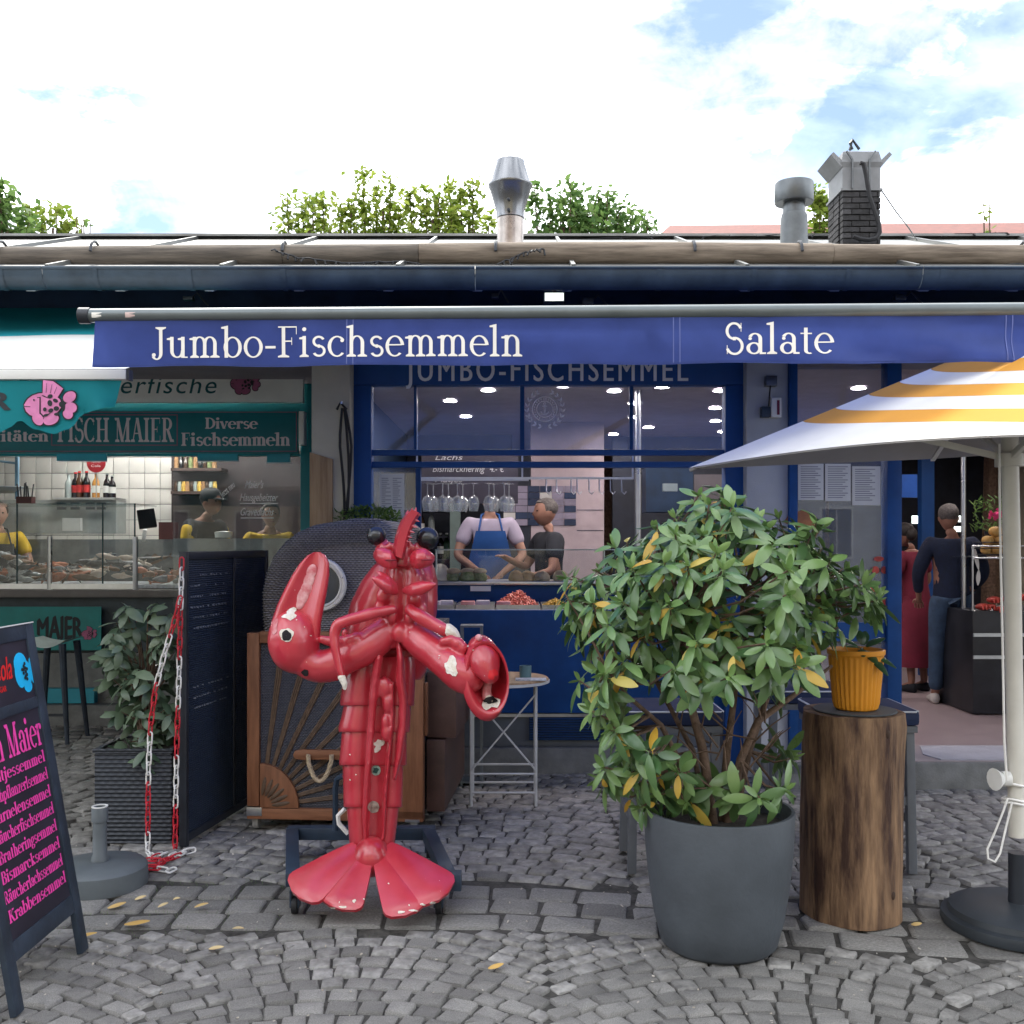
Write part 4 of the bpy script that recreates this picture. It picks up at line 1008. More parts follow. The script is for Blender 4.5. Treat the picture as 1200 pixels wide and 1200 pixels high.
for rowi in range(9):
    z = 1.38-rowi*.055 - (.25 if rowi > 5 else 0); u = .07
    while u < .5:
        w = rr.uniform(.01, .035)
        if rr.random() < .72: pl.append([(u, z), (u+w, z+rr.uniform(-.004, .004)), (u+w, z-.006-rr.uniform(0, .008)), (u, z-.005)])
        u += w+.008
nv = Vector((DU.y, -DU.x, 0))
place2d(pl, "chalk_writing", m_chalk, A0+nv*.0075, DU, (0, 0, 1), sc, step=0)
ch = thing("plastic_chain", "red and white plastic chain hanging beside the black screen", "chain", (PX(190, 5.15), 5.15, 0))
m_cr = M("red_plastic", (.50, .02, .035), rough=.4); m_cw = M("white_plastic", (.72, .71, .68), rough=.4)
def link_mesh(mt):
    b = MB(); pts = []
    for k in range(14):
        a = 2*math.pi*k/14
        pts.append((.0125*math.cos(a), 0, .021*(1 if math.sin(a) > 0.01 else -1 if math.sin(a) < -.01 else 0)+.012*math.sin(a)))
    b.tube(pts, .0043, 6, closed=True)
    me = b.mesh("chain_link"); me.materials.append(mt); return me
LK = [link_mesh(m_cr), link_mesh(m_cw)]
def chain(path, cols, pitch=.05):
    d = 0; seg = 0; i = 0; path = [Vector(p) for p in path]
    cum = [0]
    for a, b_ in zip(path, path[1:]): cum.append(cum[-1]+(b_-a).length)
    while d < cum[-1]-pitch/2:
        while d+pitch/2 > cum[seg+1]: seg += 1
        t = (d+pitch/2-cum[seg])/(cum[seg+1]-cum[seg]); p = path[seg].lerp(path[seg+1], t); dr = (path[seg+1]-path[seg]).normalized()
        y = HY - (p.z-EYE)/p.y*FP
        o = bpy.data.objects.new("chain_link", LK[1 if cols(y, i) else 0]); COL.objects.link(o); o.parent = ch
        q = dr.to_track_quat('Z', 'Y') @ Euler((0, 0, R(18 if i % 2 else 104))).to_quaternion()
        o.rotation_mode = 'QUATERNION'; o.rotation_quaternion = q; o.location = p - Vector(ch.location)
        i += 1; d += pitch
Yk = 5.12
cw1 = lambda y, i: (748 < y < 806) or (862 < y < 922) or (978 < y)
cw2 = lambda y, i: (665 < y < 715) or (770 < y < 832) or (885 < y < 946)
chain([P(211.5, 700, Yk), P(204, 730, Yk), P(193, 765, Yk), P(182, 808, Yk), P(176.5, 850, Yk), P(174, 900, Yk), P(173, 998, Yk)], cw1)
chain([P(213, 655, 5.17), P(212, 700, 5.17), P(209.5, 800, 5.17), P(207, 880, 5.17), P(205, 1000, 5.17)], cw2)
gp = lambda x, y: P(x, y, EYE*FP/(y-HY)) + Vector((0, 0, .012))
pile = [(172, 1001), (180, 1007), (192, 1003), (176, 1010), (190, 1012), (207, 1006), (216, 1001), (222, 1000), (208, 1003), (196, 1009), (182, 1019), (172, 1020), (186, 1021), (200, 1023), (206, 1020)]
chain([gp(*q) for q in pile], lambda y, i: i % 9 < 4)
# ---------------------------------------------------------------- parasol base without parasol
pb = thing("parasol_stand", "empty round grey parasol base with upright tube beside the pavement board", "parasol stand", (PX(117, 4.62), 4.62, 0))
m_base = M("grey_parasol_base", (.10, .115, .125), rough=.5, var=.12)
c = (PX(117, 4.62), 4.62, 0)
MB().lathe([(0, .002), (.205, .002), (.208, .02), (.205, .085), (.19, .10), (.06, .112), (.0, .112)], c, 40).build("foot_disc", m_base, pb)
MB().lathe([(.038, .113), (.037, .13), (.031, .14), (.030, .30), (.030, .30)], c, 20).build("tube", m_base, pb)
MB().lathe([(.030, .29), (.036, .292), (.036, .35), (.034, .355), (.026, .355), (.026, .27)], c, 20).build("collar", m_base, pb)
MB().lathe([(.036, .3545), (.036, .359), (.027, .359), (.027, .35)], c, 20).build("cap_ring", m_paper, pb)
# ---------------------------------------------------------------- big striped parasol
um = thing("parasol", "large parasol with yellow and white stripes on a cream pole at the right", "parasol", (2.0, 4.1, 0))
pA, pB = Vector((PX(808, 4.3), 4.3, PZ(548, 4.3))), Vector((1.8, 2.845, 1.858))
pD, pC = Vector((2.2, 5.355, 1.99)), Vector((3.25, 3.9, 1.98))
ap = Vector((1.99, 4.1, 2.372))
def face(a, b_, s0, s1, nm, mt, sag=.012, off=0, flip=0, edge=0):
    n = (b_-a).cross(ap-a).normalized()
    if n.z < 0: n = -n
    def fn(u, v):
        sk = .40*((1-u) if flip else u)**.85
        q0, q1 = (max(.002*i_, q-sk*max(0, 1-q)**.5) if q > 0 else 0 for i_, q in ((0, s0), (1, s1)))
        s_ = q0+(max(q1, q0+.001)-q0)*v
        p = a.lerp(b_, u).lerp(ap, s_)
        p = p + Vector((0, 0, 1))*((.036 if not edge else .0)*math.sin(math.pi*u)*(1-s_)) - n*sag*math.sin(math.pi*min(1, s_))*math.sin(math.pi*u)
        return p + n*off
    return MB().sheet(fn, 24, 6 if s1-s0 > .15 else 3).build(nm, mt, um, fix=False)
bands = [(0, .365, 0), (.366, .468, 1), (.469, .572, 0), (.573, .668, 1), (.669, .765, 0), (.766, .865, 1), (.866, .992, 0)]
for fi, (a, b_) in enumerate(((pA, pB), (pB, pC), (pC, pD), (pD, pA))):
    for s0, s1, y in bands:
        face(a, b_, s0, s1, "canopy_stripe", c_yel if y else c_par, flip=fi % 2, edge=fi > 1, sag=.012 if fi < 2 else .03)
c_lin = cloth("grey_parasol_lining", (.42, .40, .39), .15)
for fi, (a, b_) in enumerate(((pA, pB), (pB, pC), (pC, pD), (pD, pA))):
    face(a, b_, 0, .99, "canopy_lining", c_lin, off=-.007, flip=fi % 2, edge=fi > 1, sag=.012 if fi < 2 else .03)
m_hem = M("parasol_hem", (.20, .19, .185), rough=.8)
for a in (pA, pB, pC, pD):
    MB().beam(a+Vector((0, 0, -.012)), ap+Vector((0, 0, -.022)), .022, .014).build("rib", m_hem if a is pA else m_white, um, bevel=.002)
hub = Vector((PX(1183, 4.1), 4.1, PZ(538, 4.1)))
for a in (pA, pB, pC, pD):
    MB().beam(hub, a.lerp(ap, .45)+Vector((0, 0, -.03)), .018, .026).build("strut", M("cream_metal", (.60, .58, .52), rough=.4, var=.06), um, bevel=.002)
m_cream = MATS["cream_metal"]
pt_, pb_ = Vector((1.985, 4.1, 2.36)), Vector((PX(1192, 4.12), 4.12, PZ(980, 4.12)))
MB().cyl(pt_, pb_, .033, n=18).build("pole", m_cream, um)
MB().lathe([(.034, -.03), (.055, -.03), (.055, .02), (.034, .03)], hub, 18).build("hub", m_cream, um)
ft = (PX(1193, 4.12), 4.12, 0)
MB().lathe([(.0, .30), (.037, .30), (.037, .07), (.037, .06)], (ft[0], ft[1], 0), 18).build("foot_tube", m_dark, um)
MB().lathe([(0, .003), (.285, .003), (.292, .02), (.288, .045), (.262, .052), (.258, .075), (.20, .095), (.05, .102), (0, .102)], ft, 44).build("foot_disc", M("black_parasol_base", (.035, .042, .05), rough=.5, var=.2), um)
b = MB(); b.cyl(P(1183, 912, 4.11)+Vector((-.035, -.01, 0)), P(1183, 912, 4.11)+Vector((-.005, -.01, 0)), .03, n=14)
b.cyl(P(1180, 912, 4.11)+Vector((-.06, -.02, -.0)), P(1180, 912, 4.11)+Vector((-.02, -.01, 0)), .045, .02, 14)
b.build("crank_knob", m_white, um)
def pl_line(pts, r, nm, mt, par, Y): return MB().tube([P(x, y, Y) for x, y in pts], r, 6).build(nm, mt, par)
b = MB()
b.tube([P(x, y, 4.05) for x, y in ((1171, 520), (1172, 620), (1175, 760), (1177, 870), (1180, 915))], .005, 6)
b.tube([P(x, y, 4.05) for x, y in ((1181, 935), (1176, 950), (1166, 975), (1157, 995), (1158, 1006), (1166, 1010), (1172, 1000), (1180, 965), (1186, 940))], .0045, 6)
for zz in (918, 936, 940):
    cc = P(1187, zz, 4.115); b.tube([cc+Vector((.04*math.cos(2*math.pi*k/12), .04*math.sin(2*math.pi*k/12), .006*math.sin(k))) for k in range(12)], .0055, 6, closed=True)
b.build("cord", m_cw, um)
# ---------------------------------------------------------------- log stump with mat and yellow pot
lx, ly = PX(998, 4.28), 4.28
st = thing("log_stump", "upright barkless log used as a stand beside the grey planter", "log", (lx, ly, 0))
m_bark = M("weathered_trunk", (.045, .021, .014), col2=(.31, .19, .105), rough=.8, scale=7, stretch=(2.4, 2.4, .38), bump=1, bscale=26, thr=(.37, .68))
rings = []
for i in range(15):
    t = i/14; z = .003+.842*t; ring = []
    for k in range(36):
        a = 2*math.pi*k/36
        rr_ = .205*(1+.02*math.sin(3*a+t*2)+.014*math.sin(7*a+4*t)+.02*noise.noise(Vector((math.cos(a)*2, math.sin(a)*2, t*3)))-.02*(t > .97)+.035*max(0, math.sin(a*1+2.9+t*5))*max(0, 1-abs(t-.93)*9))
        ring.append((lx+rr_*math.cos(a), ly+rr_*math.sin(a), z))
    rings.append(ring)
MB().loft(rings).build("trunk", m_bark, st)
for a, z in ((-1.15, .78), (-1.0, .13)):
    cc = Vector((lx+.2*math.cos(a), ly+.2*math.sin(a), z)); q = Vector((math.cos(a), math.sin(a), 0)).to_track_quat('Z', 'Y').to_matrix()
    b = MB(); b.ball(cc, (.014, .02, .010), 10, 6, q); b.build("knot", M("dark_knot", (.04, .022, .014), rough=.8, var=.3, scale=30), st)
mt_ = MB().lathe([(0, 0), (.165, 0), (.168, .004), (.165, .008), (0, .008)], (lx+.01, ly-.01, .8465), 36).build("round_mat", M("grey_rubber_mat", (.06, .068, .075), rough=.7), None, label="round dark grey mat lying on top of the log", cat="mat")
pz0 = .8555; pxc, pyc = PX(1003, 4.26), 4.26
pot = thing("flower_pot", "ribbed orange yellow plastic pot standing on the log", "pot", (pxc, pyc, pz0))
m_pot = M("yellow_plastic", (.66, .27, .02), rough=.42, var=.07, scale=3)
def pot_ring(r, z, amp, n=120):
    return [(pxc+(r+amp*(math.cos(2*math.pi*k/n*30)))*math.cos(2*math.pi*k/n), pyc+(r+amp*math.cos(2*math.pi*k/n*30))*math.sin(2*math.pi*k/n), pz0+z) for k in range(n)]
MB().loft([pot_ring(.078, 0, 0), pot_ring(.086, .006, .0015), pot_ring(.092, .03, .0028), pot_ring(.108, .21, .0028), pot_ring(.110, .225, 0), pot_ring(.116, .23, 0), pot_ring(.117, .248, 0), pot_ring(.110, .25, 0), pot_ring(.100, .20, 0), pot_ring(.082, .02, 0)], caps=True).build("pot_shell", m_pot, pot)
MB().lathe([(0, .17), (.098, .17), (.098, .165), (0, .165)], (pxc, pyc, pz0), 24).build("soil", M("potting_soil", (.05, .045, .04), rough=.95, var=.4, scale=60), pot)
m_leafp = M("dark_leaf", (.022, .065, .022), rough=.35, var=.3, rnd=.2, spec=.5)
rr = random.Random(3)
for k, (dx, dy, dz, L) in enumerate(((-.07, -.06, .03, .1), (.01, -.1, -.02, .12), (.09, -.06, -.04, .13), (.06, -.11, -.07, .14), (-.1, .02, .07, .1), (.03, .05, .08, .08), (.1, .03, .06, .1), (-.03, -.1, .0, .09), (.0, .02, .1, .06))):
    a = Vector((pxc+.02, pyc-.02, pz0+.25)); d = Vector((dx, dy, dz)).normalized()
    MB().petal(a+d*.02, a+d*(L+.02), .021, (0, -.3, 1), th=.0012, bulge=.004, curl=-.02).build("leaf", m_leafp, pot, fix=False)
MB().tube([(pxc, pyc, pz0+.165), (pxc+.01, pyc-.01, pz0+.22), (pxc+.02, pyc-.02, pz0+.255)], .006, 6).build("stem", m_leafp, pot)
# ---------------------------------------------------------------- bar stools with blue cushions
m_cush = M("navy_cushion", (.008, .018, .06), rough=.75, var=.12, scale=20)
m_leg = M("grey_stool_leg", (.12, .13, .145), rough=.5, var=.08)
def stool(cx, cy, label, rz=0):
    t = thing("bar_stool", label, "stool", (cx, cy, 0), "grey bar stools with blue cushions")
    w, d, h = .46, .42, .66
    for sx in (-1, 1):
        for sy in (-1, 1):
            MB().beam((cx+sx*(w/2-.03), cy+sy*(d/2-.03), 0), (cx+sx*(w/2-.04), cy+sy*(d/2-.04), h), .04, .04, up=(0, 1, 0)).build("leg", m_leg, t, bevel=.004)
    for sx in (-1, 1): MB().beam((cx+sx*(w/2-.035), cy-d/2+.055, .25), (cx+sx*(w/2-.035), cy+d/2-.055, .25), .025, .04).build("stretcher", m_leg, t)
    for sy in (-1, 1): MB().beam((cx-w/2+.055, cy+sy*(d/2-.035), .34), (cx+w/2-.055, cy+sy*(d/2-.035), .34), .025, .04).build("stretcher", m_leg, t)
    BX(cx-w/2+.01, cx+w/2-.01, cy-d/2+.01, cy+d/2-.01, h, h+.03).build("seat_frame", m_leg, t)
    cu = BX(cx-w/2, cx+w/2, cy-d/2, cy+d/2, h+.031, h+.105).build("cushion", m_cush, t, bevel=.022)
    b = MB(); z = h+.098; i = .004
    b.tube([(cx-w/2+.02, cy-d/2+i, z), (cx+w/2-.02, cy-d/2+i, z), (cx+w/2-i, cy-d/2+.02, z), (cx+w/2-i, cy+d/2-.02, z), (cx+w/2-.02, cy+d/2-i, z), (cx-w/2+.02, cy+d/2-i, z), (cx-w/2+i, cy+d/2-.02, z), (cx-w/2+i, cy-d/2+.02, z)], .0045, 6, closed=True)
    b.build("piping", M("pale_piping", (.5, .52, .55), rough=.6), cu)
stool(1.67, 4.97, "bar stool with navy cushion right behind the log stump")
stool(.76, 4.97, "bar stool whose grey leg shows left of the big planter")
stool(1.58, 5.62, "bar stool farther back between planter and log, against the window")
# ---------------------------------------------------------------- bistro table
tx, ty = PX(590, 6.0), 6.0
bt = thing("bistro_table", "small folding bistro table with round wooden top behind the lobster claw", "table", (tx, ty, 0))
m_wire_w = M("white_wire_metal", (.52, .53, .52), rough=.45)
MB().lathe([(0, .715), (.265, .715), (.27, .72), (.27, .735), (.262, .742), (0, .742)], (tx, ty+.12, 0), 40).build("table_top", m_pine, bt)
MB().lathe([(.268, .712), (.275, .715), (.275, .728), (.271, .73)], (tx, ty+.12, 0), 40).build("rim", m_wire_w, bt)
hw = .19
for yy, s_ in ((ty, 1), (ty+.26, -1)):
    for sx in (-1, 1): MB().tube([(tx+sx*hw, yy, .0), (tx+sx*hw, yy, .70)], .009, 6).build("leg", m_wire_w, bt)
    for zz in (.19, .08): MB().tube([(tx-hw, yy, zz), (tx+hw, yy, zz)], .007, 6).build("cross_bar", m_wire_w, bt)
for s_ in (-1, 1): MB().beam((tx-s_*hw, ty-.005*s_, .21), (tx+s_*hw, ty-.005*s_, .66), .008, .022, up=(0, 1, 0)).build("brace", m_wire_w, bt)
MB().lathe([(0, 0), (.035, 0), (.036, .07), (.032, .07), (.031, .01)], (tx+.13, ty+.1, .7425), 16).build("cup", M("teal_cup", (.10, .19, .2), rough=.4), None, label="small grey green cup on the bistro table", cat="cup")
b = MB(); b.box(tx+.07, tx+.25, ty-.06, ty+.02, .7425, .752)
tr_ = b.build("paper_menu", M("silver_paper", (.5, .52, .54), rough=.3, var=.3, scale=40), None, bevel=.002, label="crumpled silver paper lying on the bistro table", cat="paper")
# ---------------------------------------------------------------- bar stool of the fish stall
bs = thing("bar_stool", "dark saddle seat stool in front of the teal banner", "stool", (PX(68, 8.0), 8.0, 0))
sx0 = PX(66, 8.0)
MB().sheet(lambda u, v: (sx0-.19+.33*u, 7.85+.34*v, .765+.035*(2*u-1)**2-.03*math.sin(math.pi*u)*(1-v)), 10, 6).build("seat", M("grey_green_seat", (.33, .39, .37), rough=.5), bs)
for a, b_ in (((-.15, .02), (-.2, -.02)), ((.1, .02), (.16, -.03)), ((-.13, .28), (-.18, .3)), ((.1, .28), (.17, .32))):
    MB().tube([(sx0+a[0], 7.86+a[1], .765), (sx0+b_[0], 7.86+b_[1], 0)], [.03, .017], 8).build("leg", m_board, bs)
MB().cyl((sx0-.18, 7.86, .22), (sx0+.14, 7.86, .22), .011).build("foot_rail", m_dark, bs)
# ================================================================ the red lobster figure
LBY = 4.40
lob = thing("lobster_statue", "big glossy red lobster figure standing upright with raised claws and chipped paint", "statue", (PX(436, LBY), LBY, 0))
def red_paint():
    m = M("red_lobster_paint", (.38, .014, .026), col2=(.49, .025, .043), rough=.34, scale=5, bump=.12, bscale=14, spec=.6, coat=.6)
    t = m.node_tree; N = t.nodes; Lk = t.links; b = N["Principled BSDF"]
    src = b.inputs["Base Color"].links[0].from_socket
    tcn = N.new("ShaderNodeTexCoord")
    # faded pinkish patches of old paint
    n1_ = N.new("ShaderNodeTexNoise"); n1_.inputs["Scale"].default_value = 7; n1_.inputs["Detail"].default_value = 5; Lk.new(tcn.outputs["Object"], n1_.inputs["Vector"])
    r1 = N.new("ShaderNodeValToRGB"); r1.color_ramp.elements[0].position = .42; r1.color_ramp.elements[1].position = .75
    r1.color_ramp.elements[0].color = (0, 0, 0, 1); r1.color_ramp.elements[1].color = (.62, .62, .62, 1); Lk.new(n1_.outputs[0], r1.inputs[0])
    m1 = N.new("ShaderNodeMixRGB"); m1.inputs[2].default_value = (.50, .05, .075, 1); Lk.new(r1.outputs[0], m1.inputs[0]); Lk.new(src, m1.inputs[1])
    # small chips down to the filler
    n2_ = N.new("ShaderNodeTexNoise"); n2_.inputs["Scale"].default_value = 70; n2_.inputs["Detail"].default_value = 3; Lk.new(tcn.outputs["Object"], n2_.inputs["Vector"])
    r2 = N.new("ShaderNodeValToRGB"); r2.color_ramp.elements[0].position = .755; r2.color_ramp.elements[1].position = .765
    Lk.new(n2_.outputs[0], r2.inputs[0])
    m2 = N.new("ShaderNodeMixRGB"); m2.inputs[2].default_value = (.62, .50, .47, 1); Lk.new(r2.outputs[0], m2.inputs[0]); Lk.new(m1.outputs[0], m2.inputs[1])
    Lk.new(m2.outputs[0], b.inputs["Base Color"])
    return m
m_red = red_paint()
m_dkred = M("dark_red_paint", (.16, .012, .018), rough=.4, var=.25, scale=9)
m_worn = M("worn_pink_paint", (.48, .07, .09), col2=(.70, .42, .42), rough=.5, scale=18)
m_filler = M("bare_filler", (.62, .56, .46), col2=(.75, .72, .66), rough=.9, scale=40, bump=.8, bscale=60)
m_hole = M("hollow_dark", (.012, .01, .012), rough=.9)
m_eye = M("black_glossy_ball", (.012, .014, .018), rough=.22, spec=.6)
LP = []                                  # red parts, for laying patches on their surface
def L(x, y, d=0): return P(x, y, LBY - d)
PXM = LBY/FP                              # metres per photo pixel at the figure
def lbuild(b, nm, mt=None, par=None, **kw):
    o = b.build(nm, mt or m_red, par or lob, **kw); LP.append(o); return o
def limb(pts, nm, mt=None, n=14, flat=1.0, par=None, sub=5):
    """tapered limb through (x, y, d, r_px) knots, smoothed"""
    K = [(L(x, y, d), r*PXM) for x, y, d, r in pts]; P_, R_ = [], []
    for i in range(len(K)-1):
        p0 = K[max(0, i-1)]; p1 = K[i]; p2 = K[i+1]; p3 = K[min(len(K)-1, i+2)]
        for j in range(sub):
            t = j/sub
            f = lambda a, b_, c, e_: (b_*2+(c-a)*t+(a*2-b_*5+c*4-e_)*t*t+(-a+b_*3-c*3+e_)*t**3)*.5
            P_.append(f(p0[0], p1[0], p2[0], p3[0])); R_.append(max(.001, f(p0[1], p1[1], p2[1], p3[1])))
    P_.append(K[-1][0]); R_.append(K[-1][1])
    d0 = (P_[0]-P_[1]).normalized(); d1 = (P_[-1]-P_[-2]).normalized()
    cap0 = [(P_[0]+d0*R_[0]*.75, R_[0]*.3), (P_[0]+d0*R_[0]*.45, R_[0]*.8)]
    cap1 = [(P_[-1]+d1*R_[-1]*.45, R_[-1]*.8), (P_[-1]+d1*R_[-1]*.75, R_[-1]*.3)]
    P_ = [q[0] for q in cap0]+P_+[q[0] for q in cap1]; R_ = [q[1] for q in cap0]+R_+[q[1] for q in cap1]
    return lbuild(MB().tube(P_, R_, n, flat=flat), nm, mt, par, smooth=75)
# ---- carapace: deep shell, open in front where the limbs root
def shell(secs, nm, d0, depth, groove=0, n=36, flare=0, gx=0.0, gw=.32):
    rings = []
    for y, xl, xr, k in secs:
        cx, rx = (xl+xr)/2, (xr-xl)/2; ring = []
        for j in range(n):
            a = 2*math.pi*j/n
            u = math.cos(a); v = math.sin(a)
            uu = math.copysign(abs(u)**.85, u); vv = math.copysign(abs(v)**.8, v)
            dd = vv*depth*k
            if v > 0: dd *= (1-groove*math.exp(-((u-gx)/gw)**2))
            ring.append(L(cx+rx*uu, y, d0+dd))
        rings.append(ring)
    return lbuild(MB().loft(rings), nm, smooth=60)
shell([(650, 462, 492, .3), (655, 446, 504, .6), (664, 436, 509, .8), (680, 424, 513, .95), (705, 411, 513, 1.05), (735, 404, 510, 1.05), (765, 402, 505, 1.0), (786, 403, 500, .95), (797, 407, 494, .9)], "carapace", -.10, .13, .25)
# ---- abdomen: overlapping plates, belly groove in front
bnd = [(776, 402, 490), (826, 400, 484), (857, 398, 479), (896, 399, 475), (945, 404, 470), (993, 411, 461)]
for i in range(5):
    y0, l0, r0 = bnd[i]; y1, l1, r1 = bnd[i+1]
    fl = 1.5
    shell([(y0-6, l0+4, r0-4, .9), (y0+2, l0+2.5, r0-2.5, .95), ((y0+y1)/2, (l0+l1)/2+.5, (r0+r1)/2-.5, 1.0), (y1-4, l1-fl, r1+fl, 1.03), (y1, l1-fl, r1+fl, 1.04), (y1+1.2, l1-fl+1, r1+fl-1, .98)], "abdomen_plate", -.03, .115-.008*i, .48, gx=.05-.04*i*0, gw=.36)
# belly strip and swimmerets
b = MB(); b.loft([[L(x, y, d) for x, d in ((xa, .035), (xa+3, .062), ((xa+xb)/2, .068), (xb-3, .062), (xb, .035))] for y, xa, xb in ((770, 447, 466), (830, 441, 464), (890, 434, 458), (940, 431, 452), (988, 430, 449))], closed=False)
lbuild(b, "belly_strip")
for x, y, rx, ry in ((450, 806, 9, 13), (454, 824, 6.5, 12), (452, 846, 6, 10), (453, 858, 7, 11.5)):
    b = MB(); b.ball(L(x, y, .075), (rx*PXM, .03, ry*PXM), 14, 9); lbuild(b, "swimmeret", smooth=80)
# walking legs folded down the belly: two long ridged bands
def band(pts, nm):
    rings = []
    for x, y, w, d in pts:
        c = [(-w, 0), (-w*.6, .020), (0, .034), (w*.5, .026), (w, 0), (0, -.012)]
        rings.append([L(x+a, y, d+q) for a, q in c])
    return lbuild(MB().loft(rings), nm, smooth=55)
band([(444, 752, 4, .09), (443, 772, 6, .11), (439, 800, 6, .095), (436, 835, 5.5, .085), (434, 870, 5, .08), (431, 905, 4.5, .075), (428, 950, 4, .06), (428, 985, 2.5, .045)], "walking_leg")
band([(466, 748, 3, .09), (469, 770, 5, .11), (469, 795, 6, .10), (473, 825, 6, .09), (472, 855, 5.5, .085), (467, 890, 4.5, .08), (462, 915, 2, .07)], "walking_leg")
band([(460, 800, 2, .06), (459, 850, 3, .06), (455, 890, 3, .06), (451, 930, 3, .055), (449, 985, 2, .04)], "walking_leg")
# ---- chest column, mouth parts, brow lobes, spikes
shell([(645, 462, 484, .6), (656, 454, 492, .8), (675, 449, 499, 1), (695, 447, 501, 1), (720, 446, 500, 1.05), (745, 448, 494, .95), (760, 454, 486, .7)], "chest", .03, .11, .35, n=28, gw=.25)
for x, y, d, r in ((449, 698, .12, 8.5), (487, 702, .12, 8), (447, 712, .11, 9), (492, 716, .1, 9), (468, 742, .13, 9), (459, 722, .14, 7), (480, 724, .14, 7)):
    b = MB(); b.ball(L(x, y, d), (r*PXM, r*PXM*.9, r*PXM*1.25), 14, 9); lbuild(b, "limb_root", smooth=80)
def horn(pts, nm):
    rings = []
    for x, y, w, d in pts: rings.append([L(x+1.5*math.sin(a)*0, y+w*math.sin(a), d+.030*math.cos(a)*max(.25, w/8)) for a in [2*math.pi*k/12 for k in range(12)]])
    return lbuild(MB().loft(rings), nm, smooth=70)
horn([(434, 676.5, 1, .24), (440, 679.5, 5.5, .235), (449, 685, 9, .22), (459, 690, 8, .20), (467, 694, 3, .17)], "mandible")
horn([(512, 684.5, 1, .24), (505, 687, 5.5, .235), (495, 689, 9, .22), (483, 691, 8.5, .2), (471, 693, 3, .17)], "mandible")
horn([(440, 669, .8, .2), (446, 674, 5, .2), (456, 681, 7, .19), (466, 688, 4, .17)], "mouth_plate")
horn([(437, 650, 3, .15), (441, 651, 9, .17), (449, 653, 12, .19), (458, 656, 12, .2), (465, 660, 6, .17)], "brow_lobe")
horn([(510, 654, 3, .16), (506, 655, 8, .18), (498, 654, 12, .2), (488, 655, 12.5, .2), (480, 657, 7, .17)], "brow_lobe")
b = MB(); b.loft([[L(x, y+o, .215) for o, x in ((-.8, x_), (.8, x_))] for x_, y in ((452, 656), (459, 657), (465, 655.5))], closed=False)
for x, y in ((458, 656.5), (500, 656)):
    b = MB(); b.ball(L(x, y, .245 if x < 480 else .252), (7*PXM, .006, 1.0*PXM), 12, 6); b.build("lobe_slit", m_dkred, lob)
for x0, y0, x1, y1, w in ((447, 648, 438, 641, 6), (452, 646, 446, 636, 6), (458, 645, 456, 633, 6), (464, 646, 462, 634, 5), (482, 648, 480, 632, 6), (488, 648, 489, 634, 6), (493, 650, 498, 640, 6), (470, 650, 470, 636, 6)):
    lbuild(MB().tube([L(x0, y0, .10), L((x0+x1)/2, (y0+y1)/2, .115), L(x1, y1, .12)], [w*PXM, w*.7*PXM, .001], 8), "spike")
lbuild(MB().tube([L(470, 664, .10), L(471, 645, .10), L(472, 634, .09)], [12*PXM, 11*PXM, 8*PXM], 14), "head", smooth=70)
# rostrum: curved blade with a toothed right edge
rs_ = [(462, 652, 6, 9), (463, 640, 6, 10.5), (465, 629, 6.5, 11), (468, 619, 6.5, 11), (472, 610, 6, 11), (477, 603, 4.5, 10.5), (483, 598, 2.5, 8)]
rings = []
for x, y, a_, b_ in rs_:
    rings.append([L(x-2, y, .17), L(x-2+a_*.6, y-.5, .20), L(x+b_*.95, y+2.5, .19), L(x+b_*1.25, y+4, .16), L(x+b_*.6, y+3, .12), L(x, y+1, .12)])
lbuild(MB().loft(rings), "rostrum", smooth=50)
for x, y in ((490, 602), (488.5, 609), (486, 616), (482.5, 622), (479.5, 628), (476.5, 633)):
    lbuild(MB().tube([L(x-4, y, .165), L(x+3.5, y+2.2, .175)], [2.6*PXM, .0008], 7), "rostrum_tooth")
for x, y in ((482, 598), (477, 600.5), (486.5, 597.5)):
    lbuild(MB().tube([L(x, y+2, .165), L(x+1.2, y-3.0, .165)], [2.2*PXM, .0008], 7), "rostrum_tooth")
for x, y, r, d in ((441, 628, 11, .10), (501, 631, 13, .10)):
    b = MB(); b.ball(L(x, y, d), r*PXM, 24, 16); b.build("eye", m_eye, lob, smooth=80)
    lbuild(MB().tube([L(x*.55+470*.45, y+12, .08), L(x, y+4, .09)], [6*PXM, 8*PXM], 10), "eye_stalk")
# ---- thin antennae legs in front
limb([(462, 714, .16, 5), (440, 718, .19, 6.5), (418, 724, .21, 7), (399, 730, .22, 6.5), (393, 738, .22, 6.5), (392, 752, .225, 5.5), (396, 775, .23, 5), (401, 794, .235, 3.8)], "thin_leg")
limb([(400, 793, .236, 4.2), (403.5, 801, .237, 3.4), (404, 807, .237, 2)], "broken_tip", m_filler, sub=2)
limb([(480, 714, .15, 7), (490, 721, .18, 8), (505, 730, .19, 8), (519, 737, .2, 7.5), (524, 740, .2, 7)], "thin_leg")
limb([(524, 738, .2, 7.6), (531, 742, .2, 6.5), (536, 747, .2, 4)], "broken_tip", m_filler, sub=2)
limb([(404, 740, .12, 3.5), (405, 760, .12, 4.2), (404, 775, .12, 4)], "thin_leg")
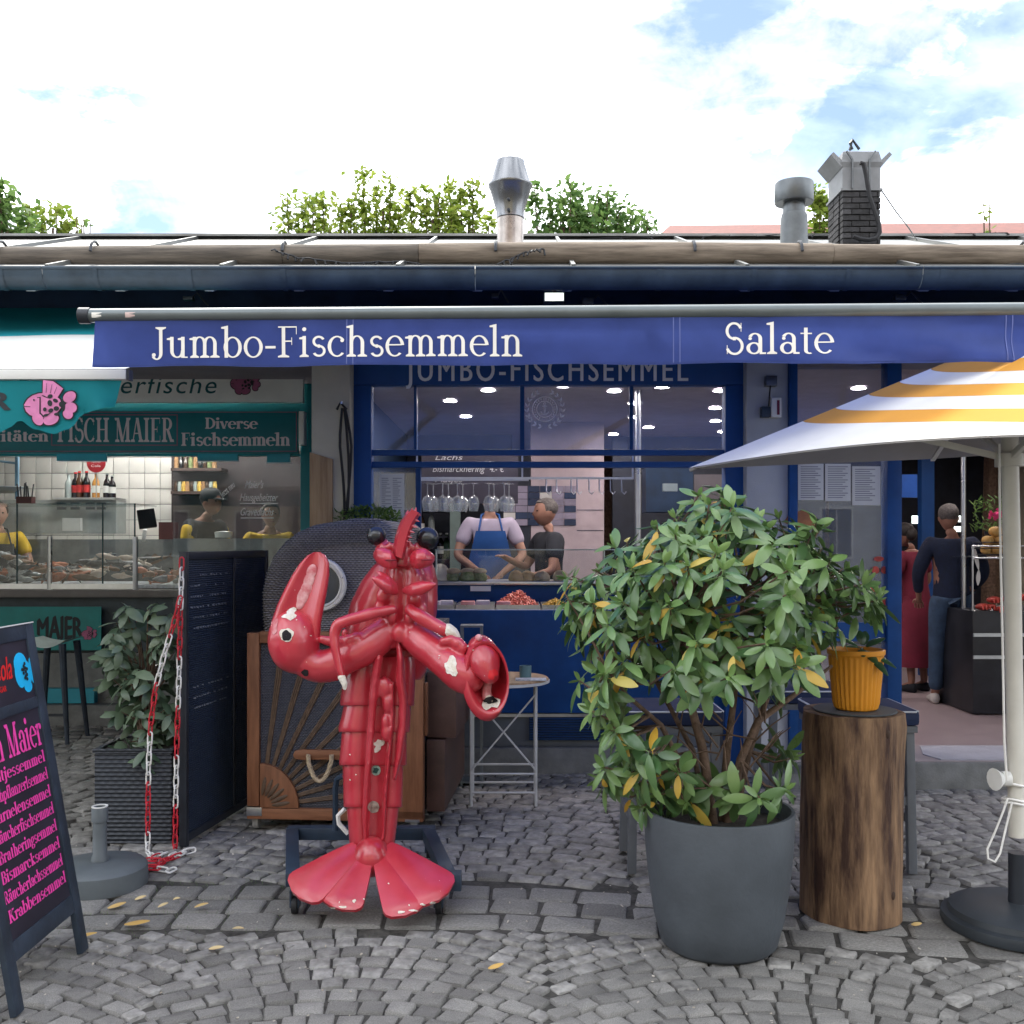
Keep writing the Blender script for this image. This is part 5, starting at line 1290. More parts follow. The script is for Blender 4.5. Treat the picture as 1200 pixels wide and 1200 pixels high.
# ---- claw arms
limb([(455, 738, .07, 17), (438, 752, .09, 20), (420, 764, .10, 19.5), (404, 771, .10, 18), (396, 773, .10, 19)], "claw_arm", n=20)
limb([(402, 773, .10, 18.5), (388, 779, .10, 19.5), (372, 781, .10, 18.5), (360, 775, .10, 19)], "claw_arm", n=20)
for x, y, r in ((378, 745, 4.5), (384, 747, 5), (391, 748, 5.5), (399, 748, 6), (409, 747, 7), (417, 745, 7.5)):
    b = MB(); b.ball(L(x, y+4, .13), r*PXM*1.2, 12, 8); lbuild(b, "arm_knob", smooth=80)
# raised claw: a dished outer finger behind, the bulbous palm in front
rings = []
N_ = 28
for t, y, xc, w in ((0, 785, 352, 14), (.08, 772, 346, 27), (.2, 752, 345, 30), (.34, 730, 347, 29.5), (.48, 710, 352, 28), (.62, 692, 358, 25.5), (.76, 674, 364, 22), (.88, 660, 368.5, 17.5), (.96, 651, 371, 11), (1, 647, 371.5, 4)):
    ring = []
    for j in range(N_):
        a = 2*math.pi*j/N_; u = math.cos(a); v = math.sin(a)
        thick = .018+.075*(w/30)
        if v >= 0:                       # front face: raised rim, hollow middle
            d = thick*(v**.55)*(1-.74*max(0, (1-(abs(u)/.82)**2)))*(.75)
        else: d = thick*v
        ring.append(L(xc+w*u, y, .085+d))
    rings.append(ring)
lbuild(MB().loft(rings), "claw_finger", smooth=70)
b = MB(); b.ball(L(344, 752, .10), (29.5*PXM, .10, 37*PXM), 26, 18, Euler((0, R(-8), 0)).to_matrix()); palm = lbuild(b, "claw_palm", smooth=80)
for x, y, r in ((365, 670, 6), (362, 680, 6.3), (359, 690, 6.6), (354.5, 699, 7), (352, 707, 5)):
    b = MB(); b.ball(L(x, y, .105), (r*PXM*.95, .005, r*PXM*1.5), 14, 8, Euler((0, R(18), 0)).to_matrix()); b.build("claw_tooth", m_worn, lob, smooth=80)
# right arm, hanging claw opened towards the viewer
limb([(478, 738, .07, 17), (494, 752, .12, 19), (512, 766, .16, 19), (528, 780, .20, 19.5), (542, 790, .22, 21), (552, 795, .22, 20)], "claw_arm", n=20)
for x, y, r in ((528, 748, 6), (536, 752, 7), (541, 757, 7), (520, 750, 5)):
    b = MB(); b.ball(L(x, y+2, .22), r*PXM*1.1, 12, 8); lbuild(b, "arm_knob", smooth=80)
rings = []
cx, cy = 568, 798
tilt = R(10)
for k, (s_, dd) in enumerate(((.02, .10), (.45, .105), (.72, .13), (.9, .18), (1.0, .235), (1.0, .27), (.93, .295), (.84, .292), (.74, .25), (.62, .205), (.42, .17), (.2, .155), (.02, .15))):
    ring = []
    for j in range(30):
        a = 2*math.pi*j/30
        rx, ry = 27.5, 48
        sx, sy = s_*rx*math.cos(a), s_*ry*math.sin(a)
        off = 0 if k < 6 else (3.5 if k < 8 else 5)          # the opening sits towards the right
        x = cx+off+sx*math.cos(tilt)+sy*math.sin(tilt)*.35; y = cy-(off*.8)+sy*math.cos(tilt)
        sh = 1+.14*math.sin(a)*math.cos(a)
        ring.append(L(x, y*1.0, dd+.012*math.sin(a)))
    rings.append(ring)
bowl = lbuild(MB().loft(rings, caps=True), "claw_bowl", smooth=70)
limb([(563, 759, .19, 16), (566, 769, .235, 18.5), (570, 781, .27, 16.5), (575, 793, .295, 10)], "claw_finger", n=16)
lbuild(MB().tube([L(556, 756, .24), L(561, 748, .25)], [5*PXM, 3.4*PXM], 10), "claw_knob")
b = MB(); b.ball(L(561, 747.5, .25), 4.2*PXM, 12, 8); b.build("worn_knob", m_worn, lob, smooth=80)
limb([(571, 803, .21, 5), (570, 812, .215, 5.5), (572, 820, .22, 6)], "claw_tooth", m_worn, sub=3)
# ---- tail fan
b = MB(); b.ball(L(435.5, 1004, .06), (21*PXM, .085, 23*PXM), 22, 14); lbuild(b, "telson", smooth=80)
def T(x, y):
    t = max(0, min(1, (y-985)/85)); return L(x, y, .0+.32*t)
def lobe(r0, tip, w, nm, wob=0):
    a, e_ = T(*r0)+Vector((0, 0, .03)), T(*tip)
    sh = lambda t: (.30+.75*t**.8)*(1 if t < .80 else math.sqrt(max(.02, 1-((t-.80)/.205)**2)))
    lbuild(MB().petal(a, e_, w*PXM, (0, -.45, .9), th=.016, bulge=.012, n=16, m=10, shape=sh), nm, smooth=50)
lobe((446, 1012), (482, 1070), 28, "tail_lobe")
lobe((428, 1013), (394, 1064), 28, "tail_lobe")
lobe((452, 1000), (520, 1050), 31, "tail_lobe")
lobe((419, 1000), (346, 1048), 31, "tail_lobe")
# ---- the moulded body: chest, mouth parts, arms and carapace flow into one skin
def fuse(names, nm, voxel, it=5):
    objs = [o for o in LP if o.name.split('.')[0] in names]
    vs, fs = [], []
    for o in objs:
        n = len(vs); vs += [v.co.copy() for v in o.data.vertices]; fs += [tuple(i+n for i in p.vertices) for p in o.data.polygons]
        LP.remove(o); bpy.data.objects.remove(o)
    me = bpy.data.meshes.new(nm); me.from_pydata(vs, [], fs); me.update()
    o = bpy.data.objects.new(nm, me); COL.objects.link(o)
    md = o.modifiers.new("r", 'REMESH'); md.mode = 'VOXEL'; md.voxel_size = voxel; md.use_smooth_shade = True
    me2 = bpy.data.meshes.new_from_object(o.evaluated_get(bpy.context.evaluated_depsgraph_get()))
    o.modifiers.clear(); o.data = me2; bpy.data.meshes.remove(me); me2.name = nm
    bm = bmesh.new(); bm.from_mesh(me2)
    for _ in range(it): bmesh.ops.smooth_vert(bm, verts=bm.verts, factor=.5, use_axis_x=True, use_axis_y=True, use_axis_z=True)
    for v in bm.verts:                       # slightly uneven hand-laid surface
        v.co += v.normal*.0022*noise.noise(v.co*22)
    bm.to_mesh(me2); bm.free(); me2.shade_smooth(); me2.materials.clear(); me2.materials.append(m_red)
    o.parent = lob; LP.append(o); return o
fuse(("chest", "limb_root", "head", "brow_lobe", "mandible", "mouth_plate", "spike", "eye_stalk", "claw_arm", "arm_knob", "carapace", "claw_palm"), "body_shell", .006)
fuse(("walking_leg", "belly_strip", "swimmeret", "thin_leg"), "folded_legs", .0055, 3)
# ---- patches lying on the surface: bare filler, holes, stickers
dg = None
def bvh_of(objs):
    vs, fs = [], []
    for o in objs:
        n = len(vs); rl = rootloc(o)
        vs += [v.co+rl for v in o.data.vertices]
        fs += [tuple(i+n for i in p.vertices) for p in o.data.polygons]
    return BVHTree.FromPolygons(vs, fs)
BV = bvh_of(LP)
CE = Vector((0, 0, EYE))
def patch(cx_, cy_, rx, ry, nm, mt, lift=.002, n=18, jag=.3, seed=1, rot=0):
    rr_ = random.Random(seed); b = MB(); ctr = None; ring = []; ph = [rr_.uniform(0, 6.28) for _ in range(5)]; rad = [1+jag*(.55*math.sin(2*math.pi*q/n*2+ph[0])+.5*math.sin(2*math.pi*q/n*3+ph[1])+.35*math.sin(2*math.pi*q/n*5+ph[2])+rr_.uniform(-.25, .25)) for q in range(n)]
    def hit(x, y):
        d = (L(x, y, 0)-CE).normalized(); h = BV.ray_cast(CE, d)
        return (h[0]+h[1]*(lift if h[1].dot(d) < 0 else -lift)) if h[0] is not None else None
    rings_ = []
    for s_ in (.02, .4, .75, 1.0):
        ring = []
        for k in range(n):
            a = 2*math.pi*k/n; q = rad[k] if s_ > .5 else 1
            dx, dy = s_*rx*q*math.cos(a), s_*ry*q*math.sin(a)
            h = hit(cx_+dx*math.cos(rot)-dy*math.sin(rot), cy_+dx*math.sin(rot)+dy*math.cos(rot))
            if h is None: h = hit(cx_, cy_)
            if h is None: return None
            ring.append(h)
        rings_.append(ring)
    b.loft(rings_, caps=False)
    return b.build(nm, mt, lob, smooth=60)
patch(336, 744, 7.5, 8.5, "chipped_patch", m_filler, .0022, seed=3, jag=.18)
patch(336, 745, 5, 6.5, "hole", m_hole, .0042, seed=4, jag=.15)
patch(340, 720, 9, 5.5, "chipped_patch", m_filler, .0022, seed=5, jag=.45, rot=-.3)
patch(529, 781, 8, 9.5, "chipped_patch", m_filler, .003, seed=6, jag=.35)
patch(575, 824, 10, 9, "chipped_patch", m_filler, .003, seed=7, jag=.3)
patch(575, 821, 7.5, 5, "hole", m_hole, .006, seed=8, jag=.25)
patch(577, 790, 5, 6, "worn_patch", M("bright_red_paint", (.62, .02, .03), rough=.35), .003, seed=9, jag=.3)
patch(444, 873, 6, 6.5, "chipped_patch", m_filler, .003, seed=10, jag=.45)
patch(322, 733, 3.5, 10, "worn_patch", m_worn, .002, seed=12, jag=.3)
patch(358, 788, 4, 4, "hole", m_hole, .003, seed=14, jag=.15)
patch(440.5, 902.5, 6, 6.2, "round_sticker", M("sticker_green", (.30, .42, .36), rough=.5), .003, jag=.03)
patch(440.5, 902.5, 3.2, 3.8, "sticker_mark", M("sticker_dark", (.03, .08, .07), rough=.5), .005, seed=3, jag=.3)
patch(437.5, 945.5, 7.2, 7.2, "round_sticker", M("sticker_grey", (.42, .36, .31), rough=.5, var=.2, scale=60), .003, jag=.03)
for k, (x, y, w, h) in enumerate(((338, 1050, 3, 2), (345, 1056, 5, 1.6), (358, 1059, 5, 1.4), (374, 1061, 4, 1.6), (388, 1064, 5, 1.4), (402, 1063, 4, 1.5), (415, 1056, 2, 2.2), (470, 1069, 5, 1.4), (484, 1067, 5, 1.4), (495, 1060, 3, 1.4), (508, 1058, 5, 1.4), (521, 1055, 4, 1.8), (527, 1050, 2, 2))):
    patch(x, y, w, h, "paint_chip", m_filler, .0018, n=9, jag=.3, seed=300+k)
for k in range(16):
    rr = random.Random(100+k)
    x, y = rr.choice([(rr.uniform(400, 470), rr.uniform(800, 985)), (rr.uniform(320, 370), rr.uniform(720, 785)), (rr.uniform(340, 525), rr.uniform(1030, 1066)), (rr.uniform(500, 590), rr.uniform(750, 845))])
    patch(x, y, rr.uniform(.5, 1.3), rr.uniform(.5, 1.3), "paint_chip", m_filler, .0016, n=6, jag=.4, seed=k)
# ---- rolling steel frame under the figure
m_frame = M("dark_steel_frame", (.026, .042, .068), rough=.45, var=.2)
zf = .125; yb_, yf_ = 5.02, 4.32
xl0, xr0 = PX(344, yb_), PX(503, yb_); xl1, xr1 = PX(343, yf_), PX(527, yf_)
MB().beam((xl0-.03, yb_, zf), (xr0+.03, yb_, zf), .06, .06).build("frame_bar", m_frame, lob, bevel=.004)
MB().beam((xl0, yb_-.031, zf), (xl1, yf_, zf-.001), .06, .058).build("frame_bar", m_frame, lob, bevel=.004)
MB().beam((xr0, yb_-.031, zf), (xr1, yf_, zf-.001), .06, .058).build("frame_bar", m_frame, lob, bevel=.004)
MB().beam((xr1-.05, yf_-.005, zf-.002), (xr1+.05, yf_-.005, zf-.002), .07, .07).build("foot_plate", m_frame, lob, bevel=.004)
MB().beam((PX(436, 4.75), 4.62, zf+.06), (PX(436, 4.75), 5.0, zf+.06), .05, .05).build("frame_bar", m_frame, lob)
MB().tube([(PX(393, 4.95), 4.95, zf+.03), (PX(393, 4.95), 4.95, .36), (PX(396, 4.95), 4.93, .41), (PX(404, 4.95), 4.9, .43)], .014, 8).build("push_handle", m_frame, lob)
MB().beam((PX(430, 4.7), 4.66, zf+.05), (PX(430, 4.7), 4.66, .8), .05, .05, up=(0, 1, 0)).build("upright_bar", m_frame, lob)
b = MB(); b.tube([L(404, 948, -.22), L(396, 956, -.22), L(397, 965, -.22), L(408, 977, -.22)], .011, 6); b.build("white_tag_strip", m_cw, lob)
for x, y in ((PX(346, 4.27), 4.27), (PX(514, 4.27), 4.27), (xl0, yb_), (xr0, yb_)):
    b = MB(); b.cyl((x-.012, y, .036), (x+.012, y, .036), .036, n=18)
    w = b.build("wheel", m_black, lob, bevel=.003)
    b = MB(); b.box(x-.020, x-.013, y-.02, y+.02, .03, .094); b.box(x+.013, x+.020, y-.02, y+.02, .03, .094); b.box(x-.02, x+.02, y-.022, y+.022, .0945, .10)
    b.build("wheel_fork", m_frame, lob)
# ================================================================ wicker beach chair behind the lobster
KY = 5.46
kb = thing("wicker_beach_chair", "hooded wicker beach chair with porthole and teak framed fan panel behind the lobster", "beach chair", (PX(392, KY), KY, 0))
m_wick = wicker("grey_wicker", (.36, .345, .345), (.048, .046, .052), 44, 84)
m_wick2 = wicker("dark_wicker", (.15, .15, .17), (.02, .024, .036), 60, 120)
m_rat = M("rattan_rib", (.10, .062, .038), rough=.6, var=.3, scale=30)
k = lambda px: PX(px, KY)
z = lambda py: PZ(py, KY)
DEP = 1.12
# hood: side cheek outline then a bulging rim of bent canes
prof = [(306, 742), (304, 720), (304, 695), (309, 672), (318, 652), (331, 636), (347, 624), (366, 616), (390, 612), (415, 608), (435, 608), (450, 611), (458, 618), (460, 640), (460, 742)]
o2 = [(k(a), z(b_)) for a, b_ in prof]
b = MB(); inset = lambda p, s_: ((p[0]-k(400))*s_+k(400), (p[1]-z(700))*s_+z(700))
rings = []
for yy, s_ in ((0.03, .0), (.0, .72), (-.012, .88), (-.004, .95), (.02, .985), (.06, 1.0), (.2, 1.0), (DEP-.2, 1.0), (DEP-.06, 1.0), (DEP, .96), (DEP+.01, .0)):
    rings.append([(inset(p, s_)[0], KY+yy, inset(p, s_)[1]) for p in o2])
b.loft(rings, caps=False)
b.build("hood", m_wick, kb, smooth=60)
for i in range(64):
    t = i/63*(len(o2)-4.4); j = int(t); f = t-j
    p = ((o2[j][0]*(1-f)+o2[j+1][0]*f), (o2[j][1]*(1-f)+o2[j+1][1]*f))
    pts = [(inset(p, s_)[0], KY+yy-.006, inset(p, s_)[1]) for yy, s_ in ((-.006, .70), (-.010, .86), (-.004, .95), (.025, .995), (.07, 1.008), (.14, 1.008))]
    MB().tube(pts, .0036, 5).build("bent_cane", m_wick, kb)
cx, cz = k(376), z(685)
MB().lathe([(.108, 0), (.108, .012), (.118, .020), (.132, .022), (.142, .016), (.145, .0)], (0, 0, 0), 40)
b = MB(); b.lathe([(.106, 0), (.108, .014), (.116, .020), (.122, .014), (.126, .020), (.138, .018), (.143, .0)], (0, 0, 0), 44)
for q in b.v: q.x, q.y, q.z = cx+q.x, KY-.016-q.z, cz+q.y
ring = b.build("porthole_ring", M("worn_white_ring", (.62, .60, .55), rough=.55, var=.1, scale=25), kb)
b = MB(); b.lathe([(0, 0), (.106, 0), (.106, -.004), (0, -.004)], (0, 0, 0), 32)
for q in b.v: q.x, q.y, q.z = cx+q.x, KY-.018-q.z, cz+q.y
b.build("porthole_pane", M("dark_pane", (.02, .03, .05), rough=.12, spec=.6, var=.3, scale=5), ring)
for a in (.3, 2.2, 4.0, 5.4):
    b = MB(); b.ball((cx+.130*math.cos(a), KY-.037, cz+.130*math.sin(a)), (.005, .003, .005), 8, 6); b.build("screw", m_steel, ring)
# lower side panel
def rail(x0, x1, y0, y1, nm="frame_rail", mt=m_wood, d0=-.012, d1=.05): return BX(k(x0), k(x1), KY+d0, KY+d1, z(y1), z(y0)).build(nm, mt, kb, bevel=.005)
rail(288, 302.5, 742, 946, "frame_post"); rail(466, 497, 785, 958, "frame_post", m_wood); rail(303, 465.5, 740, 754, mt=m_wood_h); rail(288, 497, 948, 961, mt=m_wood_h)
BX(k(303), k(466), KY+.012, KY+.03, z(947.5), z(754.5)).build("wicker_panel", m_wick2, kb)
BX(k(299), k(495), KY+.052, KY+DEP, .10, z(742)).build("seat_box", m_wick2, kb)
fc = (k(304), z(947))
for i in range(9):
    a = R(8+9.3*i); Lm = min((k(465)-fc[0])/max(.01, math.cos(a)), (z(755)-fc[1])/max(.01, math.sin(a)))
    d = Vector((math.cos(a), 0, math.sin(a))); o = Vector((fc[0], KY+.010, fc[1]))
    s_ = Vector((-math.sin(a), 0, math.cos(a)))
    b = MB()
    for q in (-1, 0, 1): b.tube([o+d*.16+s_*q*.005, o+d*Lm*.98+s_*q*.013], .0065, 6)
    b.build("fan_rib", m_rat, kb)
# carved quarter shell in the corner
pl = [(0, 0)]+[(.21*math.cos(R(i*7.5)), .235*math.sin(R(i*7.5))) for i in range(13)]
cs = MB().prism(pl, (fc[0]-.002, KY+.012, fc[1]-.001), (1, 0, 0), (0, 0, 1), .026).build("corner_shell", m_wood, kb, bevel=.003)
for i in range(6):
    a = R(10+14*i); c = Vector((fc[0]+.115*math.cos(a), KY-.014, fc[1]+.115*math.sin(a)))
    b = MB(); b.ball(c, (.052, .006, .012), 12, 6, Euler((0, -a, 0)).to_matrix()); b.build("shell_flute", m_rat, cs)
hp = MB().prism([(.0, .02), (.012, .045), (.05, .05), (.20, .05), (.36, .05), (.36, .0), (.2, .0), (.05, -.004), (.012, .002)], (k(344), KY-.006, z(889)), (1, 0, 0), (0, 0, 1), .026).build("handle_board", m_wood_h, kb, bevel=.004)
m_rope = M("hemp_rope", (.42, .33, .22), rough=.9, var=.25, scale=60)
for ph in (0, 2.1, 4.2):
    pts = []
    for i in range(41):
        t = i/40; x = 363+28*t; y = 880+3+30*math.sin(math.pi*t)**.6
        pts.append(Vector((k(x), KY-.045, z(y)))+Vector((.006*math.cos(t*26+ph), .006*math.sin(t*26+ph), .003*math.sin(t*26+ph))))
    MB().tube(pts, .0075, 6).build("handle_rope", m_rope, hp)
BX(k(287.5), k(306), KY-.016, KY+.052, z(957), z(947)).build("corner_plate", m_steel, kb, bevel=.002)
BX(k(476), k(493), KY-.016, KY+.0, z(961), z(958)).build("corner_plate", m_steel, kb)
for x, y in ((k(295), KY+.06), (k(484), KY+.06), (k(295), KY+DEP-.1), (k(484), KY+DEP-.1)):
    b = MB(); b.cyl((x-.015, y, .038), (x+.015, y, .038), .038, n=18)
    w = b.build("caster_wheel", M("grey_caster", (.30, .30, .29), rough=.5), kb, bevel=.003)
    BX(x-.02, x+.02, y-.025, y+.025, .078, z(961.2)).build("caster_fork", m_steel, kb, bevel=.003)
# open front towards the stall: footrest drawers and shelf
fx = k(497)+.001
BX(fx, fx+.10, KY+.10, KY+DEP-.1, z(955), z(870)).build("footrest", M("dark_brown_panel", (.085, .046, .036), rough=.5, var=.3, scale=5), kb, bevel=.006)
BX(fx, fx+.16, KY+.12, KY+DEP-.1, z(868), z(790)).build("footrest", MATS["dark_brown_panel"], kb, bevel=.006)
BX(fx, fx+.015, KY+.02, KY+.07, z(862), z(800)).build("hinge_board", m_wood, kb, bevel=.003)
kb.rotation_euler = (0, 0, R(-4))
# glass lantern box behind the claw
ln_ = thing("glass_lantern", "grey framed glass box standing behind the lobster claw", "lantern", (PX(555, 6.5), 6.5, .0))
m_lf = M("grey_lantern_frame", (.16, .18, .19), rough=.5)
lx0, lx1, lz0, lz1 = PX(541, 6.5), PX(564, 6.5), .0, PZ(733, 6.5)
for x in (lx0, lx1):
    for y in (6.5, 6.62): BX(x-.008, x+.008, y-.008, y+.008, 0, lz1).build("corner_bar", m_lf, ln_)
for zz in (lz1, PZ(775, 6.5), .03): BX(lx0-.01, lx1+.01, 6.49, 6.63, zz-.012, zz).build("frame_plate", m_lf, ln_)
# ================================================================ leaves
def leafmat(name, c1, c2, rnd=.3, tl=.18, rough=.38, spec=.5):
    m = cloth(name, c1, tl, rough=rough) if name not in MATS else MATS[name]
    t = m.node_tree; b = t.nodes["Principled BSDF"]; b.inputs["Specular IOR Level"].default_value = spec
    g = t.nodes.new("ShaderNodeNewGeometry"); oi = t.nodes.new("ShaderNodeObjectInfo")
    ad = t.nodes.new("ShaderNodeMath"); ad.operation = 'ADD'
    t.links.new(g.outputs["Random Per Island"], ad.inputs[0]); t.links.new(oi.outputs["Random"], ad.inputs[1])
    fr = t.nodes.new("ShaderNodeMath"); fr.operation = 'FRACT'; t.links.new(ad.outputs[0], fr.inputs[0])
    rp_ = t.nodes.new("ShaderNodeValToRGB")
    rp_.color_ramp.elements[0].color = (*c1, 1); rp_.color_ramp.elements[1].color = (*c2, 1)
    t.links.new(fr.outputs[0], rp_.inputs[0])
    t.links.new(rp_.outputs[0], b.inputs["Base Color"])
    for n in t.nodes:
        if n.type == 'BSDF_TRANSLUCENT': t.links.new(rp_.outputs[0], n.inputs[0])
    return m
m_leaf = leafmat("rhododendron_leaf", (.042, .105, .036), (.17, .28, .09), tl=.12, rough=.3, spec=.6)
m_leaf_y = leafmat("yellowed_leaf", (.52, .29, .03), (.50, .42, .09), tl=.2)
m_leaf_l = leafmat("young_leaf", (.13, .24, .07), (.19, .30, .09), tl=.2)
m_laurel = leafmat("laurel_leaf", (.045, .085, .050), (.15, .21, .13), tl=.12, rough=.35, spec=.6)
m_tree1 = leafmat("sapling_leaf", (.12, .19, .025), (.31, .37, .07), tl=.5, rough=.6, spec=.2)
m_tree2 = leafmat("dense_tree_leaf", (.06, .13, .035), (.18, .28, .08), tl=.45, rough=.6, spec=.2)
m_stem = M("woody_stem", (.13, .085, .06), rough=.85, var=.35, scale=30, bump=.5, bscale=80)
m_plant = M("slate_planter", (.060, .070, .082), rough=.66, var=.2, scale=5, bump=.16, bscale=45, thr=(.3, .75))
m_soil = M("potting_soil", (.05, .045, .04), rough=.95, var=.4, scale=60)
def leaf_mesh(name, L, w, curl, fold, mt):
    b = MB(); b.petal((0, 0, 0), (0, L, 0), w, (0, 0, 1), th=0, bulge=fold, curl=curl, n=6, m=2, shape=lambda t: max(.04, math.sin(math.pi*min(1, t*.95+.04))**.62))
    b.tube([(0, -.018, 0), (0, 0, 0)], .0016, 4, caps=False)
    me = b.mesh(name, smooth=80, fix=False); me.materials.append(mt); return me, b
class Foliage:
    """collects single leaves; the nearest ones become parts, the rest one joined part"""
    def __init__(s, root, variants): s.root = root; s.V = variants; s.items = []
    def put(s, p, d, up, k, sc): s.items.append((Vector(p), Vector(d).normalized(), Vector(up), k, sc))
    def done(s, limit, rest_mat, nm="leaf"):
        rl = rootloc(s.root)
        s.items.sort(key=lambda q: q[0].y - 100*q[4]*(0))
        rest = {}
        for i, (p, d, up, k, sc) in enumerate(s.items):
            side = d.cross(up)
            if side.length < 1e-3: side = d.orthogonal()
            side.normalize(); nn = side.cross(d)
            m = Matrix((side, d, nn)).transposed()
            if i < limit:
                o = bpy.data.objects.new(nm, s.V[k][0]); COL.objects.link(o); o.parent = s.root
                o.rotation_mode = 'QUATERNION'; o.rotation_quaternion = m.to_quaternion(); o.location = p-rl; o.scale = (sc, sc, sc)
            else:
                mt = s.V[k][0].materials[0]
                b = rest.setdefault(mt.name, (MB(), mt))[0]
                b.add([p + m @ (q*sc) for q in s.V[k][1].v], s.V[k][1].f)
        for b, mt in rest.values(): b.build("foliage", mt, s.root, smooth=80, fix=False, kind='stuff')
def inside(poly, x, y):
    c = False; j = len(poly)-1
    for i in range(len(poly)):
        if (poly[i][1] > y) != (poly[j][1] > y) and x < (poly[j][0]-poly[i][0])*(y-poly[i][1])/(poly[j][1]-poly[i][1])+poly[i][0]: c = not c
        j = i
    return c
# ---------------------------------------------------------------- big planter with rhododendron
qx, qy = PX(842, 3.95), 3.95
pl_ = thing("planter", "big smooth slate grey round planter holding the rhododendron", "planter", (qx, qy, 0))
MB().lathe([(0, .002), (.205, .002), (.222, .02), (.248, .12), (.268, .25), (.281, .38), (.287, .52), (.284, .526), (.272, .526), (.268, .50), (.262, .40)], (qx, qy, 0), 64).build("planter_shell", m_plant, pl_, smooth=60)
MB().lathe([(0, .47), (.15, .475), (.266, .46)], (qx, qy, 0), 40).build("soil", m_soil, pl_)
rh = thing("rhododendron_shrub", "large leafy rhododendron with some yellow leaves growing in the slate grey planter", "shrub", (qx, qy, .47))
RV = [leaf_mesh("leaf", .118, .0225, -.010, .004, m_leaf), leaf_mesh("leaf", .105, .0215, -.026, -.004, m_leaf), leaf_mesh("leaf", .128, .0235, -.042, .005, m_leaf),
      leaf_mesh("leaf", .09, .018, .012, -.006, m_leaf), leaf_mesh("leaf", .115, .021, -.03, .004, m_leaf_y), leaf_mesh("leaf", .06, .012, .006, -.004, m_leaf_l)]
crown = [(652, 700), (672, 660), (735, 628), (770, 590), (830, 575), (895, 592), (945, 600), (985, 640), (1034, 690), (1034, 715), (985, 735), (952, 750), (935, 785), (905, 832), (938, 862), (928, 935), (880, 962), (845, 945), (770, 966), (706, 925), (700, 900), (728, 868), (688, 835), (668, 790), (692, 760), (660, 725)]
hole = [(716, 800), (770, 788), (830, 800), (900, 785), (918, 850), (912, 905), (862, 925), (800, 905), (735, 862)]
rr = random.Random(21)
whorls = []; tries = 0
while len(whorls) < 235 and tries < 30000:
    tries += 1
    x, y = rr.uniform(650, 1040), rr.uniform(575, 965)
    if not inside(crown, x, y) or (inside(hole, x, y)) or (y > 900 and 850 < x < 862): continue
    ex, ey = (x-848)/195, (y-755)/200
    dmax = .55*math.sqrt(max(.06, 1-min(1, ex*ex+ey*ey*.9)))
    Y = qy + rr.uniform(-1, .8)*dmax*1.05
    if y > 880: Y = min(Y, qy+.05); 
    p = P(x, y, Y)
    if y > 930 and (p.x-qx)**2+(p.y-qy)**2 < .15**2: continue
    if any((p-q).length < .075 for q in whorls): continue
    whorls.append(p)
fo = Foliage(rh, RV); core = Vector((qx, qy, 1.0))
for i, p in enumerate(whorls):
    ax = (p-core); ax.z = ax.z*.6+.22; ax.normalize(); ax = (ax+Vector((rr.uniform(-.35, .35), rr.uniform(-.45, .15), rr.uniform(-.1, .35)))).normalized()
    t1 = ax.orthogonal().normalized(); t2 = ax.cross(t1)
    n = rr.randint(8, 12); a0 = rr.uniform(0, 6.28)
    for j in range(n):
        a = a0 + j*2.399
        el = rr.uniform(.0, .55) - .55*(j/n)
        d = (t1*math.cos(a)+t2*math.sin(a))*math.cos(el)+ax*math.sin(el)
        d.z -= .12+.25*(j/n)
        k = rr.choice((0, 1, 2, 2, 3)) if rr.random() > .035+.04*(j/n) else 4
        d = d+Vector((rr.uniform(-.22, .22), rr.uniform(-.22, .22), rr.uniform(-.28, .15)))
        fo.put(p-ax*(.05*j/n)+d*.012, d, ax+Vector((rr.uniform(-.4, .4), rr.uniform(-.4, .4), 0)), k, rr.uniform(.52, .98))
    for j in range(3 if rr.random() < .75 else 0):
        a = rr.uniform(0, 6.28); d = ax*.75+(t1*math.cos(a)+t2*math.sin(a))*.6
        fo.put(p, d, t1, 5, rr.uniform(.6, 1.1))
fo.done(300, m_leaf)
mains = []
for bx, by, pts, r in ((.0, -.02, [(836, 950, 3.93), (824, 880, 3.92), (808, 820, 3.88), (800, 770, 3.85), (795, 700, 3.8)], .020), (.03, .0, [(852, 950, 3.95), (868, 890, 3.95), (888, 845, 3.97), (930, 815, 4.0), (975, 780, 4.0)], .019),
                        (.0, .03, [(846, 950, 3.97), (852, 880, 4.0), (860, 820, 4.02), (868, 740, 4.0), (872, 670, 3.95)], .017), (-.03, 0, [(822, 955, 3.94), (800, 900, 3.9), (775, 850, 3.86), (735, 815, 3.82), (700, 770, 3.8)], .013),
                        (.02, .02, [(860, 948, 3.98), (878, 880, 4.08), (905, 800, 4.1), (925, 720, 4.05), (940, 660, 4.0)], .015), (-.01, .01, [(830, 950, 3.98), (812, 880, 4.08), (770, 800, 4.12), (745, 720, 4.05), (750, 660, 4.0)], .012)):
    P3 = [P(*q) for q in pts]; P3[0].z = .46
    MB().tube(P3, [r, r*.9, r*.75, r*.55, r*.3], 8).build("main_stem", m_stem, rh, smooth=70)
    for a, b_ in zip(P3[1:], P3[2:]): mains += [a.lerp(b_, t) for t in (0, .33, .66)]
b = MB()
for p in whorls:
    q = min(mains, key=lambda m_: (m_-p).length + max(0, m_.z-p.z)*1.5); mid = q.lerp(p, .55)+Vector((rr.uniform(-.03, .03), rr.uniform(-.03, .03), -.03))
    b.tube([q, mid, p], [.0062, .0045, .003], 5, caps=False)
